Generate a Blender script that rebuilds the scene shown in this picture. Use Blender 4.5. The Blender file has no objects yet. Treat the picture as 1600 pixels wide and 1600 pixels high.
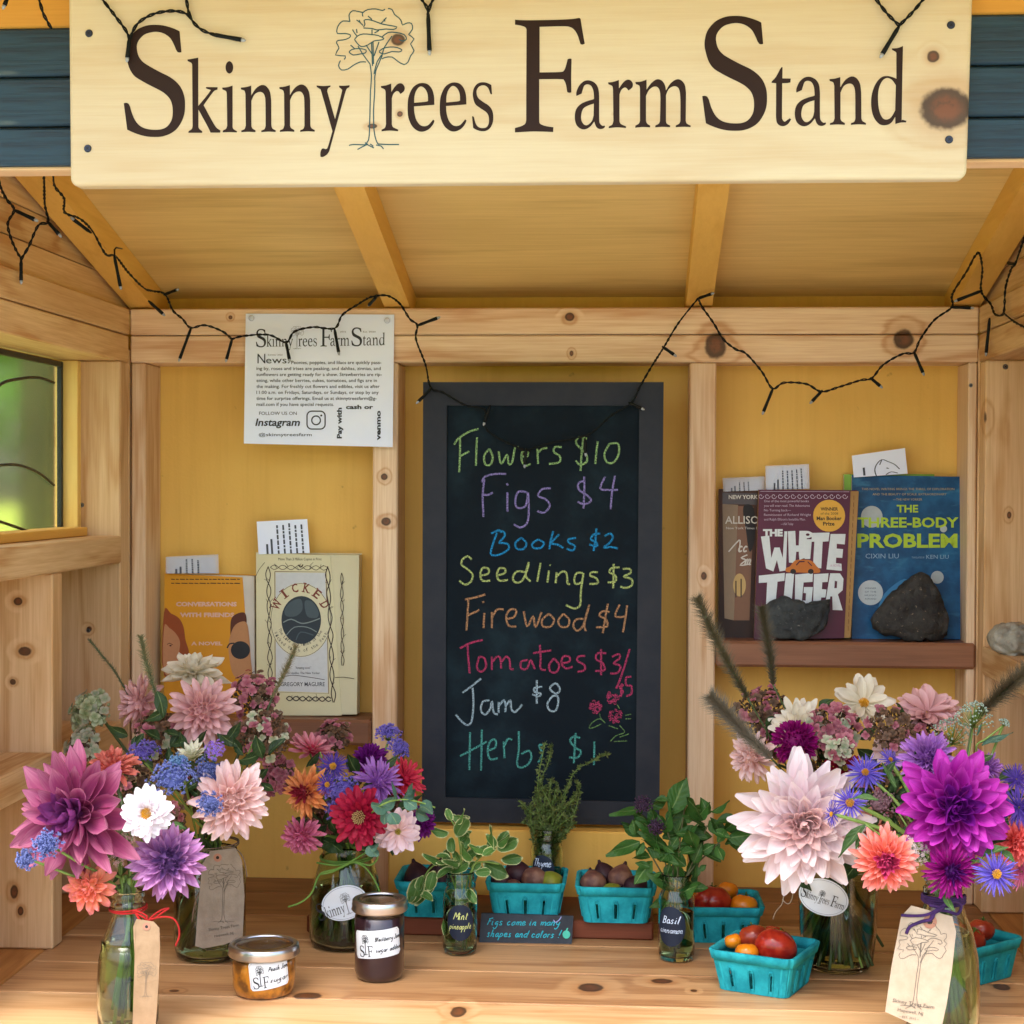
import bpy, bmesh, math, random
from math import sin, cos, pi, radians, sqrt
from mathutils import Vector, Matrix
from mathutils.geometry import tessellate_polygon
random.seed(7)
SC = bpy.context.scene
COL = SC.collection
# ---------------------------------------------------------------- camera
F_PX, CZ = 2700.0, .613
cam = bpy.data.objects.new('camera', bpy.data.cameras.new('camera')); COL.objects.link(cam)
ROT = Matrix.Rotation(radians(3.92), 3, 'Z') @ Matrix.Rotation(radians(90-.955), 3, 'X') @ Matrix.Rotation(radians(.23), 3, 'Z')
CAM = Vector((0, 0, CZ))
cam.matrix_world = Matrix.Translation(CAM) @ ROT.to_4x4()
cam.data.sensor_width = 36; cam.data.lens = 36*F_PX/1600
cam.data.clip_start = .05; cam.data.clip_end = 400
SC.camera = cam
def ray(px, py): return ROT @ Vector(((px-800)/F_PX, -(py-800)/F_PX, -1))
def at(px, py, Y):
    d = ray(px, py); return CAM + d*(Y/d.y)
def onfloor(px, py, z=0.0):
    d = ray(px, py); return CAM + d*((z-CZ)/d.z)
def onX(px, py, X):
    d = ray(px, py); return CAM + d*(X/d.x)
def px2m(n, Y): return n*Y/F_PX
# ---------------------------------------------------------------- world and sun
SUN_EL, SUN_AZ = radians(64), radians(200)      # azimuth clockwise from +Y: behind the camera, slightly left
w = bpy.data.worlds.new('World'); SC.world = w; w.use_nodes = True
wn = w.node_tree; bg = wn.nodes['Background']
sky = wn.nodes.new('ShaderNodeTexSky'); sky.sky_type = 'NISHITA'; sky.sun_disc = False
sky.sun_elevation = SUN_EL; sky.sun_rotation = SUN_AZ; sky.dust_density = 4; sky.air_density = 1.0; sky.ozone_density = .5
wn.links.new(sky.outputs[0], bg.inputs[0]); bg.inputs[1].default_value = .15
sl = bpy.data.lights.new('sun', 'SUN'); sl.energy = 1.3; sl.angle = radians(28); sl.color = (1, .98, .94)
so = bpy.data.objects.new('sun', sl); COL.objects.link(so)
sd = Vector((sin(SUN_AZ)*cos(SUN_EL), cos(SUN_AZ)*cos(SUN_EL), sin(SUN_EL)))
so.rotation_euler = sd.to_track_quat('Z', 'Y').to_euler(); so.location = sd*8
SC.view_settings.view_transform = 'Standard'; SC.view_settings.look = 'None'
SC.view_settings.gamma = 1; SC.view_settings.use_curve_mapping = False
SC.view_settings.exposure = 1.85
SC.render.engine = 'CYCLES'
SC.cycles.max_bounces = 12; SC.cycles.transparent_max_bounces = 16; SC.cycles.transmission_bounces = 12
# ---------------------------------------------------------------- small helpers
def hx(h, k=1.0):
    h = h.lstrip('#'); r = []
    for i in (0, 2, 4):
        c = int(h[i:i+2], 16)/255
        r.append((c/12.92 if c <= .04045 else ((c+.055)/1.055)**2.4)*k)
    return (r[0], r[1], r[2], 1)
def lerp(a, b, t): return a+(b-a)*t
WL = {}
def thing(name, label, cat, loc=(0, 0, 0), group=None, kind=None):
    o = bpy.data.objects.new(name, None); COL.objects.link(o); o.location = loc; o.empty_display_size = .02
    WL[o.name] = Vector(loc); tag(o, label, cat, group, kind); return o
def tag(o, label=None, cat=None, group=None, kind=None):
    if label: o['label'] = label
    if cat: o['category'] = cat
    if group: o['group'] = group
    if kind: o['kind'] = kind
    return o
def mk(name, V, F, mat, parent=None, smooth=False, kind=None, uv=None, r=None, mats=None, mi=None):
    V = [Vector(v) for v in V]
    lo = Vector([min(v[i] for v in V) for i in range(3)]); hi = Vector([max(v[i] for v in V) for i in range(3)])
    c = (lo+hi)/2
    me = bpy.data.meshes.new(name); me.from_pydata([v-c for v in V], [], F)
    for m in (mats or [mat]): me.materials.append(m)
    if mi: me.polygons.foreach_set('material_index', mi)
    if smooth: me.polygons.foreach_set('use_smooth', [True]*len(me.polygons))
    if uv:
        for nm, dat in (('UV', uv), ('R', r)):
            if dat:
                l = me.uv_layers.new(name=nm)
                l.data.foreach_set('uv', [x for lp in me.loops for x in dat[lp.vertex_index]])
    me.update()
    return place(name, me, Matrix.Translation(c), parent, kind)
def place(name, me, M, parent=None, kind=None):
    o = bpy.data.objects.new(name, me); COL.objects.link(o)
    if parent is not None:
        o.parent = parent; o.matrix_local = Matrix.Translation(-WL[parent.name]) @ M
    else: o.matrix_local = M
    WL[o.name] = M.translation.copy()
    if kind: o['kind'] = kind
    return o
class MB:
    def __init__(s): s.V = []; s.F = []; s.UV = []; s.R = []; s.MI = []
    def add(s, V, F, uv=None, r=None, mi=0):
        b = len(s.V); s.V += [Vector(v) for v in V]; s.F += [tuple(i+b for i in f) for f in F]
        s.UV += uv or [(0, 0)]*len(V); s.R += r or [(0, 0)]*len(V); s.MI += [mi]*len(F)
    def box(s, a, b, mi=0):
        x0, y0, z0 = a; x1, y1, z1 = b
        s.add([(x0,y0,z0),(x1,y0,z0),(x1,y1,z0),(x0,y1,z0),(x0,y0,z1),(x1,y0,z1),(x1,y1,z1),(x0,y1,z1)],
              [(3,2,1,0),(4,5,6,7),(0,1,5,4),(1,2,6,5),(2,3,7,6),(3,0,4,7)], mi=mi)
    def tube(s, P, r, seg=5, mi=0, cap=True):
        P = [Vector(p) for p in P]
        if len(P) < 2: return
        R = r if isinstance(r, (list, tuple)) else [r]*len(P)
        up = None; V = []; F = []; uv = []
        for i, p in enumerate(P):
            t = (P[min(i+1, len(P)-1)]-P[max(i-1, 0)])
            if t.length < 1e-9: t = Vector((0, 0, 1))
            t.normalize()
            if up is None: up = t.orthogonal().normalized()
            up = (up - t*up.dot(t))
            if up.length < 1e-6: up = t.orthogonal()
            up.normalize(); q = t.cross(up)
            for k in range(seg):
                a = 2*pi*k/seg; V.append(p+(up*cos(a)+q*sin(a))*R[i]); uv.append((k/seg, i/(len(P)-1)))
        for i in range(len(P)-1):
            for k in range(seg):
                a = i*seg+k; b = i*seg+(k+1) % seg; F.append((a, b, b+seg, a+seg))
        if cap: F.append(tuple(range(seg-1, -1, -1))); F.append(tuple(range((len(P)-1)*seg, len(P)*seg)))
        s.add(V, F, uv, mi=mi)
    def build(s, name, mat, parent=None, smooth=False, kind=None, mats=None):
        return mk(name, s.V, s.F, mat, parent, smooth, kind, s.UV, s.R, mats, s.MI if mats else None)
def catmull(P, n=4, closed=False):
    P = [Vector(p) for p in P]
    if len(P) < 3: return P
    out = []; N = len(P)
    for i in range(N if closed else N-1):
        g = lambda k: P[k % N] if closed else P[max(0, min(N-1, k))]
        a, b, c, d = g(i-1), g(i), g(i+1), g(i+2)
        for j in range(n):
            t = j/n; out.append(.5*((2*b)+(c-a)*t+(2*a-5*b+4*c-d)*t*t+(3*b-a-3*c+d)*t**3))
    if not closed: out.append(P[-1])
    return out
def box(name, a, b, mat, parent=None, bev=.002, rot=None):
    bm = bmesh.new(); bmesh.ops.create_cube(bm, size=1)
    A, B = Vector(a), Vector(b); c = (A+B)/2; d = B-A
    for v in bm.verts: v.co = Vector((v.co.x*d.x, v.co.y*d.y, v.co.z*d.z))
    if bev: bmesh.ops.bevel(bm, geom=bm.edges[:], offset=bev, segments=1, affect='EDGES')
    me = bpy.data.meshes.new(name); bm.to_mesh(me); bm.free(); me.materials.append(mat)
    M = Matrix.Translation(c)
    if rot is not None: M = M @ rot.to_4x4()
    return place(name, me, M, parent)
def lathe(prof, c, seg=40, ang=None):
    V = []; F = []; n = len(prof)
    for k in range(seg):
        a = 2*pi*k/seg
        for r, z in prof: V.append((c[0]+r*cos(a), c[1]+r*sin(a), c[2]+z))
    for k in range(seg):
        for i in range(n-1):
            a = k*n+i; b = ((k+1) % seg)*n+i; F.append((a, b, b+1, a+1))
    return V, F
# ---------------------------------------------------------------- materials
class NT:
    def __init__(s, name):
        s.m = bpy.data.materials.new(name); s.m.use_nodes = True; s.t = s.m.node_tree
        s.b = s.t.nodes['Principled BSDF']; s.out = s.t.nodes['Material Output']
    def put(s, sock, v):
        if isinstance(v, bpy.types.NodeSocket): s.t.links.new(v, sock)
        elif v is not None: sock.default_value = v
    def n(s, ty, ins=None, out=0, **at_):
        nd = s.t.nodes.new('ShaderNode'+ty)
        for k, v in at_.items(): setattr(nd, k, v)
        for k, v in (ins or {}).items(): s.put(nd.inputs[k], v)
        return nd.outputs[out]
    def math(s, op, a, b=None, c=None, clamp=False):
        i = {0: a}
        if b is not None: i[1] = b
        if c is not None: i[2] = c
        return s.n('Math', i, operation=op, use_clamp=clamp)
    def mix(s, f, a, b, mode='MIX'):
        nd = s.t.nodes.new('ShaderNodeMix'); nd.data_type = 'RGBA'; nd.blend_type = mode
        s.put(nd.inputs[0], f); s.put(nd.inputs[6], a); s.put(nd.inputs[7], b); return nd.outputs[2]
    def vm(s, op, a, b=None):
        i = {0: a}
        if b is not None: i[1] = b
        return s.n('VectorMath', i, operation=op)
    def rng(s, v, a, b, c=0, d=1, smooth=True):
        return s.n('MapRange', {0: v, 1: a, 2: b, 3: c, 4: d}, interpolation_type='SMOOTHSTEP' if smooth else 'LINEAR')
    def noise(s, vec, scale, detail=3, rough=.5): return s.n('TexNoise', {'Vector': vec, 'Scale': scale, 'Detail': detail, 'Roughness': rough})
    def bump(s, h, st, dist=.001): s.put(s.b.inputs['Normal'], s.n('Bump', {'Height': h, 'Strength': st, 'Distance': dist}))
    def set(s, **k):
        for a, v in k.items(): s.put(s.b.inputs[a.replace('_', ' ')], v)
        return s
def wood(name, axis, light, dark, knotc='#6b3416', knots=(), auto=.5, rough=.55, grain=1.0, ring=34, spec=.3, coat=0):
    n = NT(name); tc = n.n('TexCoord', out=3)
    rnd = n.n('ObjectInfo', out=5)
    off = n.n('CombineXYZ', {0: n.math('MULTIPLY', rnd, 13.7), 1: n.math('MULTIPLY', rnd, 7.3), 2: n.math('MULTIPLY', rnd, 29.1)})
    P = n.vm('ADD', tc, off); A = 'xyz'.index(axis)
    def sc(al, ac): return tuple(al if i == A else ac for i in range(3))
    v1 = n.vm('MULTIPLY', P, sc(1.1, 9)); v2 = n.vm('MULTIPLY', P, sc(6, 190))
    # knots drawn by the board itself
    vk = n.vm('MULTIPLY', P, sc(2.6, 6.5))
    vor = n.t.nodes.new('ShaderNodeTexVoronoi'); n.put(vor.inputs['Vector'], vk); vor.inputs['Scale'].default_value = 1
    sep = n.n('SeparateColor', {0: vor.outputs['Color']})
    on = n.math('LESS_THAN', sep, auto)
    wob = n.math('MULTIPLY', n.noise(P, 60, 2), .03)
    kd = n.math('ADD', vor.outputs['Distance'], wob)
    km = n.math('MULTIPLY', n.rng(kd, .105, .075), on)
    halo = n.math('MULTIPLY', n.rng(kd, .45, .08), on)
    kin = n.math('MULTIPLY', n.rng(kd, .07, .03), on)
    pos = n.n('NewGeometry', out=0)
    for (kx, ky, kz, rx, ry, rz) in knots:
        dv = n.n('VectorMath', {0: n.vm('MULTIPLY', n.vm('SUBTRACT', pos, (kx, ky, kz)), (1/rx, 1/ry, 1/rz))}, out=1, operation='LENGTH')
        dv = n.math('ADD', dv, n.math('MULTIPLY', n.math('SUBTRACT', n.noise(pos, 110, 2), .5), .34))
        km = n.math('MAXIMUM', km, n.rng(dv, 1.18, .86)); halo = n.math('MAXIMUM', halo, n.rng(dv, 3.4, .9)); kin = n.math('MAXIMUM', kin, n.rng(dv, .85, .35))
    base = n.math('ADD', n.noise(v1, 1.0, 4, .55), n.math('MULTIPLY', halo, .16))
    rings = n.math('MULTIPLY_ADD', n.math('SINE', n.math('MULTIPLY', base, ring)), .5, .5)
    rings = n.math('POWER', rings, 3.5)
    fib = n.math('ADD', n.math('MULTIPLY', n.noise(v2, 1.0, 3, .6), .6), n.math('MULTIPLY', n.noise(n.vm('MULTIPLY', P, sc(14, 520)), 1.0, 2, .6), .4))
    big = n.noise(n.vm('MULTIPLY', P, sc(2, 5)), 1.0, 2)
    f = n.math('ADD', n.math('MULTIPLY', rings, .50*grain), n.math('MULTIPLY', n.math('SUBTRACT', fib, .40), 1.7*grain), clamp=True)
    c = n.mix(f, hx(light), hx(dark))
    c = n.mix(n.rng(big, .35, .75, 0, .35), c, hx(dark))
    c = n.mix(n.math('MULTIPLY', n.math('POWER', halo, 2.2), .34), c, hx('#b07238'))
    kc = n.mix(n.math('MULTIPLY', kin, n.rng(n.noise(P, 90, 3), .25, .6)), hx('#2e150a'), hx(knotc))
    c = n.mix(n.math('MULTIPLY', km, .88), c, kc)
    tint = n.n('MapRange', {0: rnd, 3: .90, 4: 1.06}); c = n.vm('SCALE', c); n.t.nodes[-1].inputs[3].default_value = 1; n.put(n.t.nodes[-1].inputs[3], tint)
    n.put(n.b.inputs['Base Color'], c)
    n.set(Roughness=rough); n.b.inputs['Specular IOR Level'].default_value = spec
    if coat: n.set(Coat_Weight=coat, Coat_Roughness=.25)
    n.bump(n.math('ADD', fib, n.math('MULTIPLY', rings, .3)), .35, .0006)
    return n.m
def paint(name, col, col2=None, scale=6, stretch=(1, 1, 1), rough=.6, bump=.3, fine=400, spec=.4):
    n = NT(name); P = n.n('TexCoord', out=3)
    v = n.vm('MULTIPLY', P, stretch)
    c = n.mix(n.rng(n.noise(v, scale, 4, .6), .3, .7), hx(col), hx(col2 or col))
    n.put(n.b.inputs['Base Color'], c); n.set(Roughness=rough); n.b.inputs['Specular IOR Level'].default_value = spec
    n.bump(n.noise(v, fine, 2), bump, .0005)
    return n.m
_flat = {}
def flat(col, rough=.6, metal=0, spec=.4, k=1.0):
    key = (col, rough, metal, spec, k)
    if key in _flat: return _flat[key]
    n = NT('plain_'+col.lstrip('#')); P = n.n('TexCoord', out=3)
    a = hx(col, k); b = tuple(x*.86 for x in a[:3])+(1,)
    n.put(n.b.inputs['Base Color'], n.mix(n.noise(P, 180, 2), a, b)); n.set(Roughness=rough, Metallic=metal); n.b.inputs['Specular IOR Level'].default_value = spec
    _flat[key] = n.m; return n.m
def glass(name, tint='#e8f2ea', rough=.02):
    n = NT(name); P = n.n('TexCoord', out=3)
    n.set(Base_Color=hx(tint), Roughness=rough, Transmission_Weight=1.0, IOR=1.45)
    n.bump(n.noise(P, 40, 2), .15, .001)
    return n.m
# ================================================================ setting
XL, XR = -.75, .503            # inner faces of the side walls
YF, YW = 2.55, 2.64            # front of the back studs, back panel
YE = 1.83                      # face of the front header
ZD = -.80                      # ground
n = NT('lawn'); P = n.n('TexCoord', out=3)
g = n.mix(n.rng(n.noise(P, 3, 4), .35, .65), hx('#98a832'), hx('#b4bf4a')); g = n.mix(n.math('MULTIPLY', n.noise(P, 60, 3), .5), g, hx('#74862a'))
n.put(n.b.inputs['Base Color'], g); n.set(Roughness=.9); n.bump(n.noise(P, 70, 4), 1, .03)
LAWN = n.m
gb = MB(); N_ = 24
pts = [(x, y) for y in [-60+160*j/N_ for j in range(N_+1)] for x in [-80+160*i/N_ for i in range(N_+1)]]
gb.add([(x, y, ZD+.02*sin(x*1.7)*sin(y*1.3)*(1 if abs(y-2) > 4 or abs(x) > 4 else 0)) for x, y in pts], [(j*(N_+1)+i, j*(N_+1)+i+1, (j+1)*(N_+1)+i+1, (j+1)*(N_+1)+i) for j in range(N_) for i in range(N_)])
tag(gb.build('ground', LAWN), kind='structure')
gr = MB(); gr.add([(-4.4, -5.5, ZD+.03), (4.2, -5.5, ZD+.03), (3.6, 1.75, ZD+.03), (-3.8, 1.75, ZD+.03)], [(0, 1, 2, 3)])  # unseen gravel, made wide and grey for neutral bounce light
GRAV = paint('gravel', '#b2b1ae', '#8c8a87', 90, rough=.9, bump=1, fine=120)
tag(gr.build('bounce_gravel', GRAV), kind='structure')

# ---------------------------------------------------------------- farm stand
Pn = dict(light='#e8c48e', dark='#c9955a')
def K(px, py, Y=None, z=None, X=None, r=(10, 8), d=.02):
    """a knot of the board seen at this place, sizes in mm"""
    if z is not None: p = onfloor(px, py, z); return (p.x, p.y, p.z, r[0]/1000, r[1]/1000, d)
    p = at(px, py, Y); return (p.x, p.y, p.z, r[0]/1000, d, r[1]/1000)
W_X = wood('pine_plate', 'x', '#f1d3ab', '#cd9c70', knots=[K(1118, 540, 2.55, r=(15, 18)), K(1412, 530, 2.55, r=(14, 14)), K(890, 495, 2.55, r=(7, 6)), K(893, 552, 2.55, r=(3, 4)), K(360, 496, 2.55, r=(3, 3))], auto=.0, grain=1.35)
W_Y = wood('pine_side', 'y', '#e6c492', '#c08f58', auto=.35, grain=1.3)
W_Z = wood('pine_stud', 'z', '#f1d5b0', '#cfa276', knots=[K(600, 745, 2.55, r=(5, 5)), K(603, 815, 2.55, r=(7, 6)), K(1100, 900, 2.55, r=(4, 6))], auto=.0, grain=1.35)
W_Z2 = wood('pine_face', 'z', '#e6c496', '#c69864', knots=[K(110, 645, 2.5, r=(6, 14)), K(205, 650, 2.5, r=(6, 20)), K(1596, 620, 2.45, r=(9, 14)), K(1585, 672, 2.45, r=(17, 15)), K(1535, 652, 2.5, r=(7, 12)), K(1578, 805, 2.5, r=(3, 5)), K(26, 940, 2.2, r=(6, 5)), K(37, 1018, 2.2, r=(9, 6)), K(18, 1066, 2.2, r=(4, 4)), K(20, 1395, 2.2, r=(5, 9)), K(30, 1425, 2.2, r=(4, 6)), K(138, 983, 2.5, r=(4, 4))], auto=.0, grain=1.25)
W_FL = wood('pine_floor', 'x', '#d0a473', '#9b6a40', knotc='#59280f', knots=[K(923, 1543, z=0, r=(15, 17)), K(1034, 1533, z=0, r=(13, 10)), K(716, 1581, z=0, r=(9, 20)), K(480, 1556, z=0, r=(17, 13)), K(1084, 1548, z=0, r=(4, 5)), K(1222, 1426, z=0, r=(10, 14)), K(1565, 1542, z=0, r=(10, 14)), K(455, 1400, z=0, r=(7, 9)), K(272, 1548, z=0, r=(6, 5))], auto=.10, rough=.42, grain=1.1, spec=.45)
W_FF = wood('pine_floor_sunlit', 'x', '#e4bd8c', '#bd8a55', knots=[K(716, 1581, z=0, r=(9, 20))], auto=.15, rough=.42, grain=1.0, spec=.45)  # front planks: sunlight put into a paler wood colour
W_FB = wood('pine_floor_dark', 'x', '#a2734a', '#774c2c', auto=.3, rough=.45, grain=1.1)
W_SH = wood('stained_shelf', 'x', '#94664a', '#714a34', knotc='#4a2210', auto=.1, rough=.4, grain=.8)
W_RI = wood('stained_riser', 'x', '#7b4026', '#542716', auto=.1, rough=.5, grain=.8)
W_RAF = wood('rafter_pine', 'y', '#e8b75a', '#cf973c', auto=.05, rough=.6, grain=.6)
W_HD = wood('header_pine', 'x', '#f0cfa2', '#dcae78', auto=.05)
W_ROOF = wood('roof_plywood', 'x', '#eac87c', '#bf9a54', auto=.0, rough=.62, grain=.8, ring=20)
n = NT('yellow_panel'); P = n.n('TexCoord', out=3)
c = n.mix(n.rng(n.noise(n.vm('MULTIPLY', P, (1, 1, .5)), 3.5, 4, .6), .3, .7), hx('#ebbe60'), hx('#e1b052'))
sg0 = n.noise(n.vm('MULTIPLY', P, (34, 34, 1.6)), 2.2, 5, .6); c = n.mix(n.rng(sg0, .42, .72, 0, .14), c, hx('#b88228'))
c = n.mix(n.rng(n.noise(P, 55, 2), .74, .80, 0, .35), c, hx('#8a6226')); n.put(n.b.inputs['Base Color'], c); n.set(Roughness=.6); n.b.inputs['Specular IOR Level'].default_value = .35
n.bump(n.math('ADD', sg0, n.noise(P, 260, 2)), .4, .0006); YEL = n.m
n = NT('blue_paint'); P = n.n('TexCoord', out=3)
v = n.vm('MULTIPLY', P, (3, 60, 60)); st = n.noise(v, 3, 4, .6)
c = n.mix(n.rng(st, .4, .68), hx('#173b4c'), hx('#0d2938')); c = n.mix(n.rng(n.noise(n.vm('MULTIPLY', P, (2, 9, 9)), 4, 3), .62, .75), c, hx('#5a6a6a'))
n.put(n.b.inputs['Base Color'], c); n.set(Roughness=.55); n.bump(st, .8, .0015); BLUE = n.m
SCREWM = flat('#7d8288', .35, .9)
st_ = thing('farm_stand', 'wooden roadside produce stand of pale pine with yellow back panels and blue front boards', 'farm stand', (-.12, 2.2, ZD))
# back panels (three bays) and the yellow strip above the plate
xa, xb = at(582, 700, YF).x, at(621, 700, YF).x
xc, xd = at(1077, 700, YF).x, at(1119, 700, YF).x
for x0, x1 in ((XL-.09, (xa+xb)/2-.001), ((xa+xb)/2+.001, (xc+xd)/2-.001), ((xc+xd)/2+.001, XR+.09)):
    box('back_panel', (x0, YW, -.02), (x1, YW+.012, .905), YEL, st_, .001)
# double top plate
zp = at(800, 481, YF).z; zm = at(800, 523, YF).z; zb = at(800, 566, YF).z
box('top_plate', (XL, YF, zm+.0006), (XR, YW-.001, zp), W_X, st_); box('top_plate', (XL, YF+.0015, zb), (XR, YW-.001, zm-.0006), W_X, st_)
# studs of the back wall
for x0, x1, z0 in ((xa, xb, .0), (xc, xd, .0), (XL+.001, at(226, 700, YF).x, 0), (at(1513, 700, YF).x, XR-.001, 0)):
    box('stud', (x0, YF+.003, z0), (x1, YW-.001, zb-.0005), W_Z, st_)
# shelves
zl = onfloor(500, 1124, 0); zs = at(500, 1124, YF).z
box('shelf', (at(226, 1124, YF).x+.001, YF-.004, zs-.038), (xa-.001, YW-.0015, zs), W_SH, st_, .004)
zr = at(1320, 1003, YF).z
box('shelf', (xd+.001, YF-.004, zr-.038), (XR-.001, YW-.0015, zr), W_SH, st_, .004)
# yellow ledge behind the riser, under the blackboard
box('ledge', (xb+.001, 2.456, .0), (xc-.001, YW-.002, .117), YEL, st_, .002)
# floor planks
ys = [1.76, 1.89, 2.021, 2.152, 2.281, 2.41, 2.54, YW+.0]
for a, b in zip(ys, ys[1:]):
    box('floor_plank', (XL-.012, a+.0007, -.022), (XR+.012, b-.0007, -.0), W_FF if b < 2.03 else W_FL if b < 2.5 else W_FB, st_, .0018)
for x0, x1 in ((XL-.115, XL-.0135), (XR+.0135, XR+.115)):
    box('side_plank', (x0, 1.76, -.022), (x1, YW, -.0005), wood('pine_side_floor', 'y', '#cf9858', '#a86f35', auto=.3), st_, .0015)
# riser under the fig baskets
rx0, rx1 = at(480, 1460, 2.32).x, at(1021, 1460, 2.32).x
# side walls: studs, plates, planks
W_GB = wood('gable_pine', 'y', '#e4bf88', '#bf8a52', auto=.3, grain=1.4)
for s, X in ((-1, XL), (1, XR)):
    o0, o1 = (X-.095, X) if s < 0 else (X, X+.095)
    box('top_plate', (o0, YE+.047, zm+.0008), (o1, YF-.0012, zp), W_GB, st_); box('top_plate', (o0+.001*(s < 0), YE+.047, zb), (o1-.0015*(s < 0), YF-.0012, zm-.0008), W_GB, st_)
    for y0, y1, zt in ((2.505, YF-.0015, zb-.0006), (2.205, 2.243, .4925 if s < 0 else zb-.0006), (YE+.052, YE+.09, zb-.0006)):
        box('stud', (o0+.001, y0, .0005), (o1-.0012, y1, zt), W_Z2, st_)
    box('corner_board', (o0, YF, .0), (o1-.0015 if s < 0 else o1, YW-.002, zb+.02), W_Z2, st_)
    # outer boards
    xo0, xo1 = (X-.115, X-.0965) if s < 0 else (X+.0965, X+.115)
    zlist = [i*.0975 for i in range(0, 6 if s < 0 else 9)]
    for z0 in zlist:
        zt = min(z0+.096, .533 if s < 0 else .8755)
        if s > 0 or z0 < .50: box('wall_board', (xo0, YE+.05, z0), (xo1, YW+.012, zt), W_GB, st_, .0015)
    if s > 0: pass
    else: box('wall_board', (xo0, YE+.05, .79), (xo1, YW+.012, zp), W_GB, st_, .0015)
    if s < 0: box('wall_board', (xo0, 2.545, .5345), (xo1, YW+.012, .7885), W_GB, st_, .0015)
    for a, b in ((YE+.09, 2.2045), (2.2435, 2.5045)):
        pass
    # gable planks above the plate, following the roof
    for k in range(7):
        z0 = zp+.001+k*.0425; y1 = min(YW, 2.55-(z0+.0415-.915)/.23)
        if y1 < YE+.1: break
        y0b = min(YW, 2.55-(z0-.915)/.23)
        b = MB(); xs = (X-.030, X-.012) if s < 0 else (X+.012, X+.030)
        for x in xs: b.add([(x, YE+.048, z0), (x, y0b, z0), (x, y1, z0+.0405), (x, YE+.048, z0+.0405)], [])
        b.F = [(0, 1, 2, 3), (7, 6, 5, 4), (0, 4, 5, 1), (1, 5, 6, 2), (2, 6, 7, 3), (3, 7, 4, 0)]; b.MI = [0]*6
        b.build('gable_plank', W_GB, st_)
# rails on the side walls: window sill rail at left, shelf rails both sides
box('rail', (XL-.094, 1.884, .493), (XL+.0008, 2.5035, .533), W_Y, st_)
zls = zs
box('rail', (XL-.0935, 2.2445, zls-.04), (XL+.0012, 2.5035, zls), W_Y, st_)
box('rail', (XL-.0935, 1.95, zls-.04), (XL+.0012, 2.2035, zls), W_Y, st_)
box('rail', (XR-.0012, 2.0, zr-.04), (XR+.0935, 2.5035, zr), W_Y, st_)
# rafters and roof
SL = .23; th = math.atan(SL)
def raf(x0, x1, nm='rafter', y0=1.50, y1=YW-.002, m=W_RAF):
    b = MB()
    for x in (x0, x1):
        b.add([(x, y0, .877+SL*(2.55-y0)), (x, y1, .877+SL*(2.55-y1)), (x, y1, .917+SL*(2.55-y1)), (x, y0, .917+SL*(2.55-y0))], [])
    b.F = [(0, 1, 2, 3), (7, 6, 5, 4), (0, 4, 5, 1), (1, 5, 6, 2), (2, 6, 7, 3), (3, 7, 4, 0)]; b.MI = [0]*6
    return b.build(nm, m, st_)
x_r1 = at(619, 478, YF).x; x_r2 = at(1093, 474, YF).x
raf(x_r1-.019, x_r1+.019, y0=YE+.047); raf(x_r2-.019, x_r2+.019, y0=YE+.047); raf(XL-.004, XL+.034, y0=YE+.047); raf(XR-.034, XR+.004, y0=YE+.047)
b = MB()
for dz in (0, .012):
    for x, y in ((XL-.22, YE+.006), (XR+.22, YE+.006), (XR+.22, YW+.14), (XL-.22, YW+.14)): b.add([(x, y, .9175+dz+SL*(2.55-y))], [])
b.F = [(3, 2, 1, 0), (4, 5, 6, 7), (0, 1, 5, 4), (1, 2, 6, 5), (2, 3, 7, 6), (3, 0, 4, 7)]; b.MI = [0]*6
b.build('roof_sheathing', W_ROOF, st_)
SHG = paint('shingle_grey', '#4c4a48', '#2f2e2d', 30, rough=.9, bump=1, fine=300)
for r_ in range(7):
    ya = YE+.004+r_*.126; yb_ = ya+.145
    for c_ in range(6):
        x0 = XL-.23+c_*.286; b = MB()
        for (x, y, dz) in ((x0, ya, .016), (x0+.283, ya, .016), (x0+.283, yb_, .002), (x0, yb_, .002)): b.add([(x, y, .93+dz+SL*(2.55-y))], [])
        for (x, y, dz) in ((x0, ya, .022), (x0+.283, ya, .022), (x0+.283, yb_, .007), (x0, yb_, .007)): b.add([(x, y, .93+dz+SL*(2.55-y))], [])
        b.F = [(3, 2, 1, 0), (4, 5, 6, 7), (0, 1, 5, 4), (1, 2, 6, 5), (2, 3, 7, 6), (3, 0, 4, 7)]; b.MI = [0]*6
        b.build('shingle', SHG, st_)
# header with blue boards
zh = at(50, 264, YE).z; z2 = at(50, 200.5, YE).z; z1 = at(50, 123, YE).z; z0_ = at(50, 47, YE).z
box('header', (XL-.2, YE+.006, zh), (XR+.2, YE+.045, z0_-.01), W_HD, st_, .0015)
for a, b_ in ((zh+.0025, z2-.001), (z2+.001, z1-.001), (z1+.001, z0_)):
    box('blue_board', (XL-.2, YE-.008, a), (XR+.2, YE+.0055, b_), BLUE, st_, .0025)
box('fascia', (XL-.21, YE-.006, z0_+.0008), (XR+.21, YE+.0055, z0_+.085), wood('fascia_pine', 'x', '#e0a548', '#bf7f2c', auto=.1, grain=.7), st_, .002)
for k in range(4):  # unseen overhang, added to shade the sign and the inside
    box('added_shade_eave', (XL-.25, 1.40+k*.106, 1.168), (XR+.25, 1.40+k*.106+.104, 1.186), W_RAF, st_, .002)
for X0 in (XL-.2, -.4, .1, XR+.14): box('added_shade_bracket', (X0, 1.405, 1.128), (X0+.04, YE-.05, 1.1675), W_RAF, st_, .002) if 0 else None
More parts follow.
